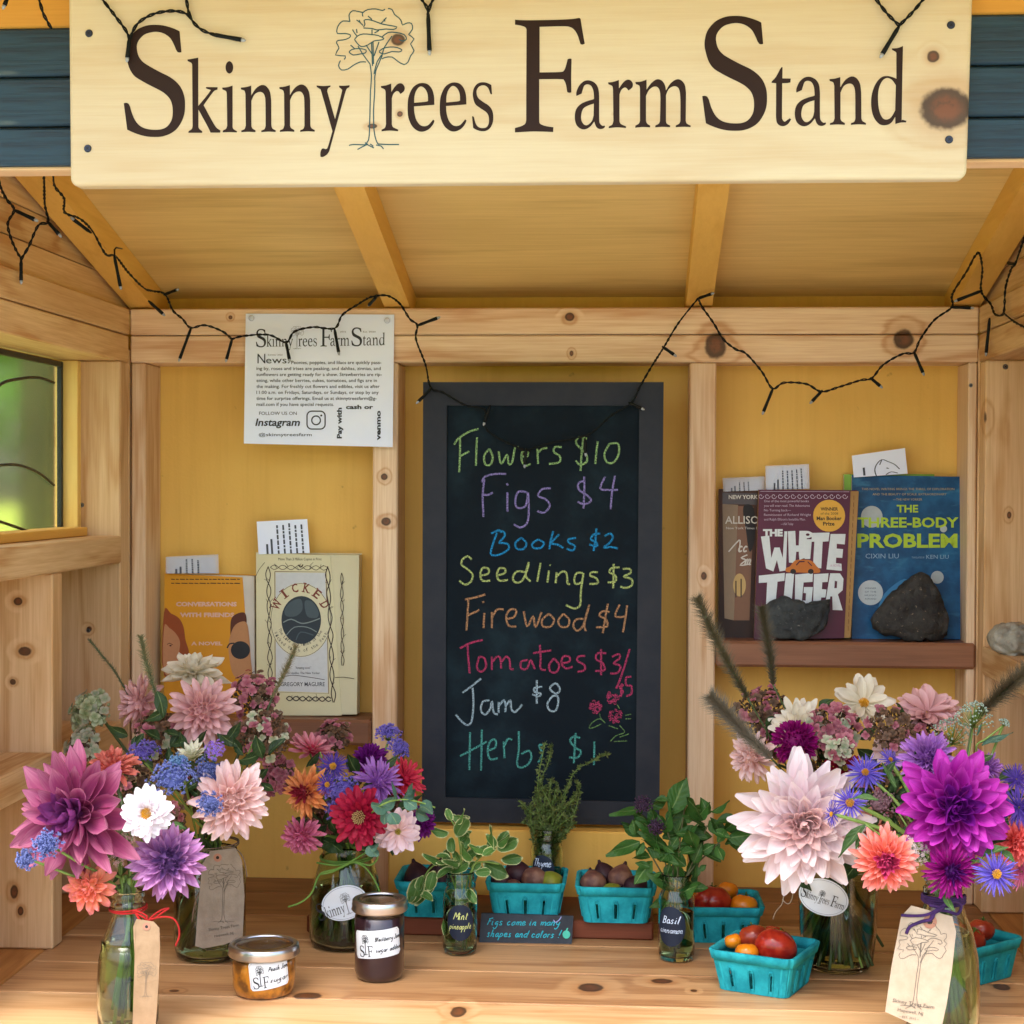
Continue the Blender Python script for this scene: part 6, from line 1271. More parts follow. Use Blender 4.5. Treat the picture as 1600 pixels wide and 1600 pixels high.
BLUEF = pm('floret_blue', '#4c5898', '#8490cc', None, .2, .15, .25); VIOF = pm('floret_violet', '#5f50a8', '#8778cc', None, .2, .15, .25); LAVF = pm('floret_lavender', '#8458c8', '#a582e0', None, .1, .15, .2); SED = pm('floret_sedum', '#c89aa0', '#dcc2bc', None, .2, .2, .2); GRNF = pm('floret_green_white', '#8fa06a', '#c9cfa8', None, .2, .2, .25); BRNF = pm('floret_brown', '#4c3828', '#705440', None, .3, .1, .3); PKF = pm('floret_pink', '#93485a', '#b87880', None, .3, .25, .2); GPF = pm('floret_greenish', '#8a9a78', '#b8b09a', None, .2, .25, .2); STLF = pm('floret_steel_blue', '#4f78a8', '#7aa0c8', None, .2, .15, .25); WHF = pm('floret_white', '#cfc2c0', '#e4dadc', None, .2, .2, .15); EUCB = pm('seed_grey_green', '#8fa494', '#adbfae', None, .1, .1, .15)
cluster('ageratum', 'round bright blue fluffy head at the lower left of the pink purple dahlia', 40, 1342, 1.82, 17, 'A', BLUEF, 'fluff', 46, (-.2, -1, .3))
cluster('ageratum', 'larger bright blue fluffy head over the lower petals of the pink purple dahlia', 72, 1318, 1.81, 24, 'A', BLUEF, 'fluff', 70, (-.1, -1, .4))
cluster('sedum', 'flat pinkish white star flowered head under the white dahlia', 176, 1320, 1.88, 37, 'A', SED, 'star', 110, (0, -.7, .7), sz=1.2)
cluster('sedum_bud', 'pale green buds among the pinkish star flowers under the white dahlia', 184, 1314, 1.885, 26, 'A', GRNF, 'bead', 40, (0, -.7, .7))
cluster('ageratum', 'wide blue fluffy spray right of the white dahlia', 268, 1212, 1.96, 36, 'B', BLUEF, 'fluff', 90, (0, -.6, .8), flatk=.3)
cluster('ageratum', 'blue fluffy head between the lime bud and the pale pink dahlia', 328, 1206, 2.0, 28, 'B', BLUEF, 'fluff', 70, (.2, -.8, .5))
cluster('ageratum', 'blue fluffy head resting on the edge of the pale pink dahlia', 328, 1256, 1.93, 20, 'B', BLUEF, 'fluff', 56, (0, -1, .2))
cluster('ageratum', 'shaded blue head above the salmon dahlia', 224, 1172, 2.05, 26, 'B', VIOF, 'fluff', 50, (0, -.4, .9))
cluster('globe_thistle', 'small round steel blue head beside the lime bud', 279, 1192, 1.98, 14, 'B', STLF, 'fluff', 44, (0, -1, .3), flatk=.9)
cluster('verbena', 'lavender verbena head just right of the lime bud', 334, 1170, 1.99, 17, 'B', LAVF, 'star', 40, (0, -.8, .5), sz=1.0)
cluster('ageratum', 'violet blue head at the top of the oval label bouquet', 606, 1142, 2.3, 19, 'C', VIOF, 'fluff', 46, (0, -.3, 1))
cluster('ageratum', 'violet blue head at the upper right of the oval label bouquet', 624, 1168, 2.28, 16, 'C', VIOF, 'fluff', 44, (.4, -.6, .6))
cluster('ageratum', 'violet blue spray left of the crimson zinnia', 535, 1236, 2.15, 27, 'C', VIOF, 'fluff', 70, (0, -1, .4))
cluster('ageratum', 'violet blue head low behind the crimson zinnia', 524, 1262, 2.17, 18, 'C', VIOF, 'fluff', 40, (-.2, -1, .2))
cluster('sedum', 'white fluffy flower head between the coral ball and the magenta dahlias', 1428, 1330, 1.87, 24, 'E', WHF, 'star', 80, (0, -1, .3), sz=1.1)
cluster('hydrangea_seed_head', 'dusky mauve seed head left of the big magenta dahlia', 1376, 1252, 1.97, 26, 'E', pm('floret_dusky', '#6e5058', '#8f6f78', None, .3, .1, .2), 'bead', 60, (0, -.8, .5))
cluster('small_white_sprig', 'tiny white flowers behind the top pink dahlia of the wide vase', 1490, 1138, 2.08, 34, 'D', EUCB, 'bead', 60, (0, -.5, .9), core=False)
cluster('eucalyptus_seed_spray', 'grey green seeded spray rising at the upper right', 1524, 1112, 2.02, 30, 'E', EUCB, 'bead', 70, (.1, -.35, 1), flatk=1.1, core=False, sz=.9)
cluster('eucalyptus_seed_spray', 'small grey green seeded twig reaching to the right', 1570, 1128, 2.02, 9, 'E', EUCB, 'bead', 16, (.4, -.3, 1), core=False)
FLV = []
def hydr(label, px, py, Y, rp, key, mats, n_=22, face=(0, -.8, .5), core=None, seed=2, fs_=7.5):
    """lacecap heads: four-petalled florets over a mass of small buds"""
    rs = random.Random(seed+int(px)); c = at(px, py, Y); R = px2m(rp, Y); u, v, ax = basis(face)
    r = thing('hydrangea', label, 'flower', c, {'B': 'flowers in the back left jar', 'D': 'flowers in the wide vase', 'C': 'flowers in the oval label jar'}[key])
    mes = []
    for m in mats:
        b = MB()
        for k in range(4):
            V, F, uv = petal_geo('round', .95, .3, .12, 0, .5, rs, 3); Rk = Matrix.Rotation(k*pi/2, 3, 'Z'); b.add([Rk @ p for p in V], F, uv, [(rs.random(), .6)]*len(V))
        mes.append(pmesh('floret', (b.V, b.F, b.UV), m, .6, rs.random()))
    n_ = int(n_*1.9)
    for i in range(n_):
        t = sqrt((i+.5)/n_); ph = i*2.4+rs.uniform(-.4, .4); rad = u*cos(ph)+v*sin(ph)
        q = c+rad*R*t+ax*R*.55*(1-t*t)+Vector((rs.uniform(-1, 1), rs.uniform(-1, 1), rs.uniform(-1, 1)))*R*.1
        d = (rad*t*.8+ax+Vector((rs.uniform(-.5, .5), rs.uniform(-.5, .5), rs.uniform(-.5, .5)))).normalized(); a_, b2, _ = basis(d)
        M = Matrix((a_, b2, d)).transposed().to_4x4(); s = px2m(fs_*1.05, Y)*rs.uniform(.7, 1.25)
        place('floret', rs.choice(mes), Matrix.Translation(q) @ M @ Matrix.Rotation(rs.uniform(0, 3), 4, 'Z') @ Matrix.Scale(s, 4), r)
    b = MB(); st = MB(); hub = c-ax*R
    for i in range(330):
        t = rs.random(); ph = rs.uniform(0, 6.28); rad = u*cos(ph)+v*sin(ph); q = c+rad*R*sqrt(t)*.95+ax*R*(.45*(1-t)-.25*rs.random()); s = px2m(rs.uniform(1.6, 3.0), Y)
        V, F = lathe([(0, -1), (.8, -.5), (.8, .5), (0, 1)], (0, 0, 0), 5); b.add([q+Vector(p)*s for p in V], F, [(.5, .5)]*len(V), [(rs.random(), .4)]*len(V))
        if i % 4 == 0: st.tube([hub, q], px2m(.5, Y), 4)
    b.build('buds', core or BRNF, r, True, 'stuff')
    vr, vc, (nr, nz_) = VA[key]; a = rs.uniform(0, 6.28); nk = vc+Vector((nr*.7*cos(a), nr*.7*sin(a), nz_-.004)); bt = vc+Vector((-nr*1.6*cos(a), -nr*1.5*sin(a), .012))
    st.tube(catmull([hub, hub.lerp(nk, .5), nk, bt], 6), .0022, 5); st.build('stem', STEMD, r, True)
hydr('greenish white hydrangea head at the far left of the back left bouquet', 140, 1112, 2.26, 36, 'B', [GPF, GRNF], 16, (-.3, -.8, .4), GRNF, fs_=9)
hydr('greenish white hydrangea low at the left behind the pink purple dahlia', 128, 1166, 2.2, 30, 'B', [GPF], 12, (-.3, -.8, .4), BRNF, fs_=9)
hydr('brown and rose hydrangea left of the cream paperback', 396, 1086, 2.22, 42, 'B', [PKF, PKF, BRNF], 20, (.1, -.7, .6), BRNF)
hydr('brown and rose hydrangea hanging below the others, above the pale pink dahlia', 412, 1150, 2.16, 44, 'B', [PKF, BRNF, GPF], 20, (.2, -.9, .3), BRNF)
hydr('dusky hydrangea in the middle shade of the back left bouquet', 250, 1150, 2.18, 48, 'B', [BRNF, PKF, GPF], 16, (0, -.8, .5), BRNF)
hydr('mauve hydrangea behind the orange dahlia', 432, 1212, 2.22, 30, 'C', [PKF, PKF], 18, (-.1, -.9, .3), BRNF)
hydr('faded brown hydrangea at the top of the oval label bouquet', 520, 1150, 2.3, 30, 'C', [BRNF, PKF], 14, (0, -.6, .7), BRNF)
hydr('rose hydrangea at the upper left of the wide vase bouquet', 1192, 1112, 2.2, 44, 'D', [PKF, PKF, BRNF], 22, (-.1, -.7, .6), BRNF)
hydr('rose hydrangea between the two white dahlias', 1300, 1140, 2.13, 44, 'D', [PKF, PKF, GPF], 24, (0, -.8, .5), BRNF, fs_=8.5)
hydr('dark brown hydrangea below the white open dahlia', 1392, 1140, 2.08, 38, 'D', [BRNF, BRNF, PKF], 14, (0, -.8, .5), BRNF)
hydr('green and rose hydrangea right of the magenta ball', 1312, 1168, 2.06, 22, 'D', [GPF, PKF], 9, (0, -.9, .3), BRNF, fs_=9)
for lb, a_ in (('shaded brown hydrangea behind the blue fluffy heads of the back left bouquet', (322, 1236, 2.14, 44, 'B')), ('shaded brown hydrangea behind the salmon dahlia', (205, 1236, 2.08, 46, 'B')), ('dusky hydrangea between the white and the lilac dahlia', (258, 1285, 2.06, 34, 'B')), ('dark hydrangea tucked behind the crimson zinnia', (545, 1262, 2.24, 46, 'C')), ('dark hydrangea behind the lilac dahlia of the oval label jar', (606, 1248, 2.26, 42, 'C')), ('dark hydrangea low behind the orange dahlia', (505, 1286, 2.26, 34, 'C')), ('dark hydrangea behind the huge blush dahlia', (1290, 1226, 2.14, 46, 'D')), ('dark hydrangea deep between the violet asters', (1384, 1236, 2.10, 46, 'D')), ('dark hydrangea under the dusty pink dahlia at the right', (1440, 1166, 2.14, 46, 'D')), ('dark hydrangea behind the coral ball', (1400, 1300, 2.08, 40, 'D')), ('rose and brown hydrangea left of the cream dahlia', (1222, 1148, 2.18, 40, 'D'))):
    hydr(lb, *a_, [BRNF, PKF, BRNF], 16, (0, -1, .4), BRNF)
# grass plumes
def plume(label, P, rad, key, a='#3f3822', b_='#63593c', n_=900, seed=4, stem_to=None):
    rs = random.Random(seed); Q = catmull([at(*p) for p in P], 10); Y = P[0][2]; r = thing('grass_plume', label, 'grass', Q[0])
    mt = stemm('plume_'+str(seed), a, b_); b = MB(); N = len(Q)
    for i in range(int(n_*1.25)):
        t = rs.random(); k = min(N-2, int(t*(N-1))); p = Q[k].lerp(Q[k+1], t*(N-1)-k); ax = (Q[k]-Q[k+1]).normalized(); u, v, _ = basis(ax); ph = rs.uniform(0, 6.28)
        e = (u*cos(ph)+v*sin(ph)+ax*rs.uniform(.5, 1.1)).normalized(); R = px2m(rad*1.5, Y)*(sin(pi*min(1, t*1.0+.08))**.5*.75+.25)*rs.uniform(.5, 1.15)
        q = p+(u*cos(ph)+v*sin(ph))*px2m(1.2, Y); w_ = px2m(.34, Y); sd_ = e.cross(Vector((0, 1, 0))).normalized()*w_
        b.add([q-sd_, q+sd_, q+e*R+Vector((0, 0, rs.uniform(-.2, .1)))*R*.3], [(0, 1, 2)])
    for i in range(n_//2):
        t = rs.random(); k = min(N-2, int(t*(N-1))); p = Q[k].lerp(Q[k+1], t*(N-1)-k); ax = (Q[k]-Q[k+1]).normalized(); u, v, _ = basis(ax); ph = rs.uniform(0, 6.28); o = (u*cos(ph)+v*sin(ph))
        b.tube([p+o*px2m(1, Y), p+o*px2m(rad*.42, Y)+ax*px2m(5, Y)], [px2m(.8, Y), px2m(.25, Y)], 3)
    b.build('bristles', mt, r, False, 'stuff'); s = MB(); E = [Q[0]]+Q[::5]+[Q[-1]]
    vr, vc, (nr, nz_) = VA[key]; nk = vc+Vector((rs.uniform(-.5, .5)*nr, rs.uniform(-.5, .5)*nr, nz_-.004)); 
    s.tube(Q, px2m(1.4, Y), 5); s.tube(catmull([Q[-1], Q[-1].lerp(nk, .5), nk, vc+Vector((0, 0, .02))], 6), .0012, 5); s.build('stem', STEMD, r, True)
plume('tall dark bottlebrush grass plume leaning left in front of the stud', [(1090, 935, 2.12), (1112, 985, 2.12), (1140, 1040, 2.12), (1168, 1090, 2.13)], 17, 'D', n_=1100, seed=4)
plume('dark bottlebrush grass plume standing in front of the left stone', [(1190, 950, 2.14), (1197, 990, 2.14), (1204, 1030, 2.14), (1208, 1070, 2.14)], 15, 'D', '#352f1e', '#564c34', 900, 5)
plume('greyish bottlebrush grass plume at the far left of the wide vase bouquet', [(1110, 1088, 2.06), (1138, 1118, 2.06), (1168, 1150, 2.06), (1205, 1185, 2.05)], 21, 'D', '#4e483a', '#786f5c', 1500, 6)
plume('dark bottlebrush grass plume reaching in from the right edge', [(1612, 1042, 2.0), (1585, 1065, 2.0), (1555, 1092, 2.02), (1520, 1125, 2.03)], 20, 'E', '#3f3624', '#64583e', 1400, 7)
plume('thin pale green grass plume at the left corner post', [(220, 995, 2.2), (226, 1025, 2.2), (236, 1060, 2.2), (248, 1100, 2.2)], 10, 'B', '#6a6a44', '#8a8a62', 420, 8)
plume('thin brown grass plume in front of the cream paperback', [(462, 1010, 2.2), (452, 1035, 2.2), (440, 1060, 2.2), (425, 1090, 2.2)], 9, 'B', '#6a5f3c', '#8a7f5a', 300, 9)
plume('faint thin grass stalk crossing the left corner panel', [(140, 1000, 2.25), (160, 1025, 2.25), (180, 1050, 2.25), (196, 1078, 2.25)], 5, 'B', '#5f5436', '#7a6f4c', 160, 10)
# leafy sprigs
def leaf_mat(name, a, b_, edge=None):
    n = NT(name); uv = n.n('UVMap', uv_map='UV'); su = n.n('SeparateXYZ', {0: uv}, 0); P = n.n('TexCoord', out=3); rd = n.n('ObjectInfo', out=5)
    ab = n.math('ABSOLUTE', n.math('SUBTRACT', su, .5)); c = n.mix(n.rng(n.noise(P, 90, 3), .3, .7), hx(a), hx(b_)); c = n.mix(n.rng(ab, .06, .0, 0, .4), c, hx('#9ab070'))
    if edge:
        sv = n.n('SeparateXYZ', {0: uv}, 1); e2 = n.math('MAXIMUM', n.math('MULTIPLY', ab, 2), n.math('ABSOLUTE', n.math('SUBTRACT', n.math('MULTIPLY', sv, 2.0), 1.0)))
        c = n.mix(n.rng(n.math('ADD', e2, n.math('MULTIPLY', n.math('SUBTRACT', n.noise(P, 260, 2), .5), .5)), .82, .95), c, hx(edge))
    h = n.t.nodes.new('ShaderNodeHueSaturation'); n.put(h.inputs['Color'], c); n.put(h.inputs['Value'], n.n('MapRange', {0: rd, 3: .7, 4: 1.25})); c = h.outputs[0]
    n.put(n.b.inputs['Base Color'], c); n.set(Roughness=.5); n.b.inputs['Specular IOR Level'].default_value = .35
    vn = n.n('CombineXYZ', {0: n.math('MULTIPLY', ab, 22), 1: n.math('MULTIPLY', n.n('SeparateXYZ', {0: uv}, 1), 40)}); n.bump(n.math('SINE', n.math('SUBTRACT', n.n('SeparateXYZ', {0: vn}, 1), n.n('SeparateXYZ', {0: vn}, 0))), .25, .0008)
    tr = n.t.nodes.new('ShaderNodeBsdfTranslucent'); n.put(tr.inputs[0], c); mx = n.t.nodes.new('ShaderNodeMixShader'); mx.inputs[0].default_value = .25
    n.t.links.new(n.b.outputs[0], mx.inputs[1]); n.t.links.new(tr.outputs[0], mx.inputs[2]); n.t.links.new(mx.outputs[0], n.out.inputs[0]); return n.m
PROF['leaf'] = [.12, .62, .95, 1, .82, .48, .04]; PROF['oval'] = [.2, .8, 1, 1, .98, .78, .2]; PROF['disc'] = [.25, .8, .98, 1, .95, .7, .2]; PROF['lance'] = [.2, .6, .9, 1, .8, .45, .03]
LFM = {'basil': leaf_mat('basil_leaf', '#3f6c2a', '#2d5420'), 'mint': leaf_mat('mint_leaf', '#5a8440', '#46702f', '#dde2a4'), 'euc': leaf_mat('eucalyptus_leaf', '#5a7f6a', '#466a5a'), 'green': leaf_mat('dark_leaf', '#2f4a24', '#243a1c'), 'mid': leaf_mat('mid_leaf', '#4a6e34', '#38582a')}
LM = {}
def leafm(kind, shape, w_):
    k = (kind, shape, w_)
    if k not in LM:
        rs = random.Random(hash(shape) % 99 if 0 else len(LM)); LM[k] = [pmesh('leaf', petal_geo(shape, w_, -.35 if j else .45, -.25+.25*j, 0, 1.2, rs), LFM[kind], .5) for j in range(3)]
    return LM[k]
def leaf(r, p, q, kind, shape, w_, up=(0, -.6, .8), rs=random):
    """leaf from p (base) to q (tip), world points"""
    d = (q-p); L = d.length; d.normalize(); u_ = Vector(up)+Vector((rs.uniform(-.4, .4), rs.uniform(-.3, .3), rs.uniform(-.3, .3))); u_ -= d*u_.dot(d); u_.normalize(); y = u_.cross(d)
    place('leaf', rs.choice(leafm(kind, shape, w_)), Matrix.Translation(p) @ Matrix((d, y, u_)).transposed().to_4x4() @ Matrix.Scale(L, 4), r)
def sprig(name, label, stems, leaves, kind, shape, w_, Y, key=None, cat='herb', sm=None, group=None, jarc=None, extra=None):
    r = thing(name, label, cat, at(stems[0][0][0], stems[0][0][1], Y), group); rs = random.Random(int(stems[0][0][0])); b = MB()
    for s in stems:
        b.tube(catmull([at(x, y, Y+(z if z else 0)) for x, y, z in [(t+(0,))[:3] for t in s]], 5), .0011, 5)
    for L in leaves:
        x0, y0, x1, y1 = L[:4]; dz = L[4] if len(L) > 4 else rs.uniform(-.012, .012)
        leaf(r, at(x0, y0, Y+dz*.3), at(x1, y1, Y+dz), kind, shape, w_ if len(L) < 6 else L[5], rs=rs)
    for k in range(extra or 0):
        s = rs.choice(stems); m = s[rs.randrange(max(1, len(s)-3), len(s))]; a = rs.uniform(0, 6.28); ln = rs.uniform(18, 36)*(1 if kind == 'mint' else 1.45); o = rs.uniform(0, 16); dz = rs.uniform(-.03, .02)
        x0, y0 = m[0]+o*cos(a), m[1]+o*sin(a)*.8
        leaf(r, at(x0, y0, Y+dz*.4), at(x0+ln*cos(a), y0+ln*sin(a)*.75-6, Y+dz), kind, shape, w_, rs=rs)
    b.build('stem', sm or STEM, r, True)
    return r
z7 = lambda s: [tuple((640+float(a)/4.706 if i % 2 == 0 else 1180+float(a)/4.706) for i, a in enumerate(l.split(','))) for l in s.split()]
cm_ = HJ['mint'][1]; YM = cm_[1]
sprig('mint_bunch', 'bunch of mint with cream edged leaves in the slim jar left of the slate note', [[(722, 1480), (722, 1400), (721, 1350), (715, 1300), (700, 1275)], [(726, 1480), (728, 1390), (745, 1345), (775, 1325)], [(718, 1470), (712, 1390), (690, 1350), (668, 1362), (655, 1395)], [(730, 1470), (735, 1400), (742, 1350), (780, 1350)], [(715, 1470), (712, 1400), (712, 1340)]],
 z7('310,480,265,395 340,500,430,405 290,570,150,575 340,600,415,450 390,700,430,590 320,720,290,600 545,740,645,525 640,690,800,610 670,770,830,745 480,860,600,850 540,790,730,880 350,870,400,760 290,800,250,690 230,790,90,730 80,900,10,1100 180,850,140,1000 150,900,140,1030 90,900,85,1100 30,960,5,1090 440,600,360,560 370,640,440,540 360,880,330,770 450,850,520,780 470,700,560,690 660,660,720,640 640,660,760,600 300,860,440,780')+z7('270,1000,380,1100 250,1150,300,1050 300,1350,400,1300 440,1000,400,1090 280,1330,260,1220'), 'mint', 'oval', .58, YM, group='herbs', extra=26)
cb_ = HJ['basil'][1]; YBs = cb_[1]
z8 = lambda s: [tuple((900+float(a)/4.706 if i % 2 == 0 else 1180+float(a)/4.706) for i, a in enumerate(l.split(','))) for l in s.split()]
BL = z8('680,440,820,175 680,340,560,310 560,500,400,420 470,640,210,710 500,600,330,500 580,690,500,600 740,590,800,420 820,500,860,350 880,480,1000,360 970,440,930,310 1000,420,1140,350 1080,560,1210,460 1110,610,1310,600 1000,600,880,540 740,580,960,590 1040,640,1100,560 980,480,1060,600 870,640,930,560 700,720,800,680 680,700,760,600 560,780,430,940 570,880,640,870 700,860,700,970 730,780,760,960 820,880,880,750 870,900,900,800 900,850,960,810 900,720,1020,660 760,700,860,620 640,560,700,460 600,440,660,540 440,600,420,470 820,700,900,860 660,900,700,790 500,640,440,740 1010,560,1130,600 940,640,830,760 540,820,440,780 1120,560,1230,530')+z8('700,1400,830,1370 720,1000,790,1100')
sprig('basil_bunch', 'bunch of basil with purple flower spikes in the slim jar beside the tomato basket', [[(1055, 1490), (1052, 1400), (1050, 1330), (1040, 1290)], [(1060, 1480), (1062, 1400), (1080, 1360), (1120, 1320), (1130, 1310)], [(1050, 1480), (1048, 1400), (1020, 1340), (1005, 1320)], [(1057, 1470), (1058, 1390), (1062, 1320), (1070, 1260)], [(1052, 1400), (1030, 1310), (1012, 1262)], [(1058, 1400), (1090, 1330), (1105, 1290)]], BL, 'basil', 'leaf', .60, YBs, extra=46, sm=stemm('purple_stem', '#5a4a34', '#4a5c2c'), group='herbs')
PURF = pm('floret_dark_purple', '#2e1c30', '#48304a', None, .2, .1, .3)
cluster('basil_flower_spike', 'dark purple basil flower spike in front of the blackboard corner', 1004, 1256, YBs-.01, 15, None, PURF, 'bead', 60, (-.2, -1, .5), cat='herb', group='herbs', sz=.9)
cluster('basil_flower_spike', 'dark purple basil flower spike below the other, among the basil leaves', 1026, 1292, YBs-.02, 13, None, PURF, 'bead', 60, (0, -1, .2), flatk=1.6, cat='herb', group='herbs', sz=.9)
# thyme
ct = HJ['thyme'][1]; r = thing('thyme_bunch', 'bushy bunch of thyme in front of the foot of the blackboard', 'herb', at(855, 1300, ct[1]), 'herbs'); rs = random.Random(11); b = MB(); lv = MB()
paths = [[(852, 1350), (842, 1240), (857, 1190), (861, 1165)], [(856, 1350), (890, 1220), (925, 1190), (950, 1178)], [(852, 1350), (846, 1260), (840, 1225), (852, 1160)], [(858, 1350), (893, 1280), (905, 1240), (900, 1220)]]
for k in range(40):
    a = rs.uniform(-1, 1); h_ = rs.uniform(40, 135)*(1-abs(a)*.3); w1, w2 = rs.uniform(-12, 12), rs.uniform(-16, 16); paths.append([(855+rs.uniform(-8, 8), 1380), (855+a*18+w1*.4, 1322), (858+a*rs.uniform(16, 44)+w1, 1318-h_*.45), (862+a*rs.uniform(22, 54)+w2, 1310-h_*.8)])
for P in paths:
    dz = rs.uniform(-.02, .02); Q = catmull([at(x, y, ct[1]+dz*(i/3)) for i, (x, y) in enumerate(P)], 8); b.tube(Q, .0006, 4)
    for i in range(4, len(Q)-1):
        for _ in range(7):
            p = Q[i].lerp(Q[i+1], rs.random()); e = Vector((rs.uniform(-1, 1), rs.uniform(-1, 1), rs.uniform(-.3, 1))).normalized(); s = px2m(rs.uniform(4.5, 8.5), ct[1]); sd_ = e.orthogonal().normalized(); sd_ = (sd_*cos(i)+e.cross(sd_)*sin(i))*s*.24
            lv.add([p, p+e*s*.5+sd_, p+e*s, p+e*s*.5-sd_], [(0, 1, 2, 3)], [(.5, 0), (0, .5), (.5, 1), (1, .5)])
b.build('stem', STEM, r, True); lv.build('small_leaves', leaf_mat('thyme_leaf', '#4c5f30', '#66703c'), r, False, 'stuff')
# eucalyptus and leafy greens in the bouquets
def greens(label, pts, kind, shape, w_, Y, key, name='leafy_sprig', stems=None, cat='foliage'):
    vr, vc, (nr, nz_) = VA[key]; rs = random.Random(int(pts[0][0])); r = thing(name, label, cat, at(pts[0][0], pts[0][1], Y), {'A': 'flowers in the red bow bottle', 'B': 'flowers in the back left jar', 'C': 'flowers in the oval label jar', 'D': 'flowers in the wide vase', 'E': 'flowers in the purple bow bottle'}[key])
    if kind == 'green':
        cx_ = sum(p[0] for p in pts)/len(pts); cy_ = sum(p[1] for p in pts)/len(pts); sx_ = max(abs(p[0]-cx_) for p in pts); sy_ = max(abs(p[1]-cy_) for p in pts)
        for k in range(26): x0 = cx_+rs.uniform(-1, 1)*sx_; y0 = cy_+rs.uniform(-.3, 1)*sy_; a = rs.uniform(0, 6.28); ln = rs.uniform(22, 42); pts = pts+[(x0, y0, x0+ln*cos(a), y0+ln*sin(a)*.8)]
    for L in pts: leaf(r, at(L[0], L[1], Y), at(L[2], L[3], Y+rs.uniform(-.015, .01)), kind, shape, w_, rs=rs)
    b = MB(); nk = vc+Vector((rs.uniform(-.6, .6)*nr, rs.uniform(-.6, .6)*nr, nz_-.004))
    for s in (stems or [[(pts[0][0], pts[0][1])]]):
        Q = [at(x, y, Y) for x, y in s]; b.tube(catmull(Q+[Q[-1].lerp(nk, .6), nk, vc+Vector((rs.uniform(-.5, .5)*nr, 0, .015))], 5), .0011, 5)
    b.build('stem', STEM, r, True); return r
greens('sprig of round grey green eucalyptus over the crimson zinnia', [(604, 1262, 578, 1262), (592, 1262, 620, 1248), (600, 1268, 602, 1288), (622, 1248, 612, 1222), (628, 1250, 650, 1235), (632, 1250, 652, 1262), (655, 1262, 676, 1262), (650, 1268, 668, 1280), (610, 1270, 622, 1290), (634, 1240, 648, 1225)], 'euc', 'disc', .85, 2.10, 'C', 'eucalyptus_sprig', [[(680, 1262), (650, 1252), (620, 1250), (590, 1262)]])
greens('small eucalyptus leaf hanging by the jar rim under the crimson zinnia', [(578, 1330, 592, 1318), (575, 1322, 588, 1340)], 'euc', 'disc', .9, 2.12, 'C', 'eucalyptus_sprig')
greens('long dark green leaves between the blush dahlia and the coral ball', [(1352, 1288, 1306, 1334), (1345, 1300, 1338, 1330), (1400, 1230, 1380, 1190), (1372, 1250, 1330, 1240)], 'mid', 'lance', .26, 1.90, 'E')
greens('dark green leaves among the violet asters', [(1385, 1240, 1420, 1205), (1380, 1215, 1400, 1190), (1390, 1250, 1430, 1262), (1398, 1266, 1362, 1270), (1385, 1280, 1410, 1300), (1375, 1225, 1345, 1215), (1405, 1225, 1440, 1235), (1370, 1262, 1392, 1292)], 'green', 'lance', .34, 1.985, 'E')
greens('pointed green leaf at the right of the seeded spray', [(1532, 1160, 1585, 1147), (1526, 1150, 1536, 1130), (1534, 1165, 1560, 1150)], 'euc', 'lance', .2, 2.0, 'E', stems=[[(1566, 1135), (1540, 1155), (1526, 1165), (1524, 1195)]])
greens('green leaves at the right of the dark magenta flower', [(1535, 1340, 1570, 1318), (1512, 1338, 1532, 1352), (1475, 1395, 1488, 1425), (1560, 1330, 1590, 1345)], 'mid', 'leaf', .45, 1.86, 'E')
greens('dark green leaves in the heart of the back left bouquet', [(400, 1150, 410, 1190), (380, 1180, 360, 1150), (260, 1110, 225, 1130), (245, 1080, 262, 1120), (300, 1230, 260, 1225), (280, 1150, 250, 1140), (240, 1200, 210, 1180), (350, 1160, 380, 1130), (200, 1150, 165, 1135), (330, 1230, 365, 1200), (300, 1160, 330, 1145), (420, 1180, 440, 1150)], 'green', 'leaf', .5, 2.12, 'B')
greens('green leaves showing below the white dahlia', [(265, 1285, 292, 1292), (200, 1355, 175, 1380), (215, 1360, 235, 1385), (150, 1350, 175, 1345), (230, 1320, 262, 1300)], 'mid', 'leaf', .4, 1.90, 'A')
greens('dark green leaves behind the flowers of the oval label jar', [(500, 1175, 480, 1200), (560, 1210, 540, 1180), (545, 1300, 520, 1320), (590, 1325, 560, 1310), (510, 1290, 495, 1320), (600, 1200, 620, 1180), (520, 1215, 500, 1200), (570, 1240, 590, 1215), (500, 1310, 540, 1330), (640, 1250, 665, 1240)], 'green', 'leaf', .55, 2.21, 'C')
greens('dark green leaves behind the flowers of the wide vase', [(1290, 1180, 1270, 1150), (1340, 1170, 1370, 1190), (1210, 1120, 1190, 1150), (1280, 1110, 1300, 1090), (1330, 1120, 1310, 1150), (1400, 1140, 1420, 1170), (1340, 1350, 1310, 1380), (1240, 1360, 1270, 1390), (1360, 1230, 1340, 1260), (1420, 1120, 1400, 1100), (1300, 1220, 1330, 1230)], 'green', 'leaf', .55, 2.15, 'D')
greens('dark green leaves behind the big magenta dahlia', [(1560, 1220, 1590, 1200), (1570, 1240, 1600, 1240), (1440, 1210, 1420, 1180), (1520, 1190, 1550, 1180), (1560, 1300, 1580, 1330), (1430, 1290, 1400, 1310), (1450, 1320, 1440, 1350)], 'green', 'leaf', .5, 1.96, 'E')
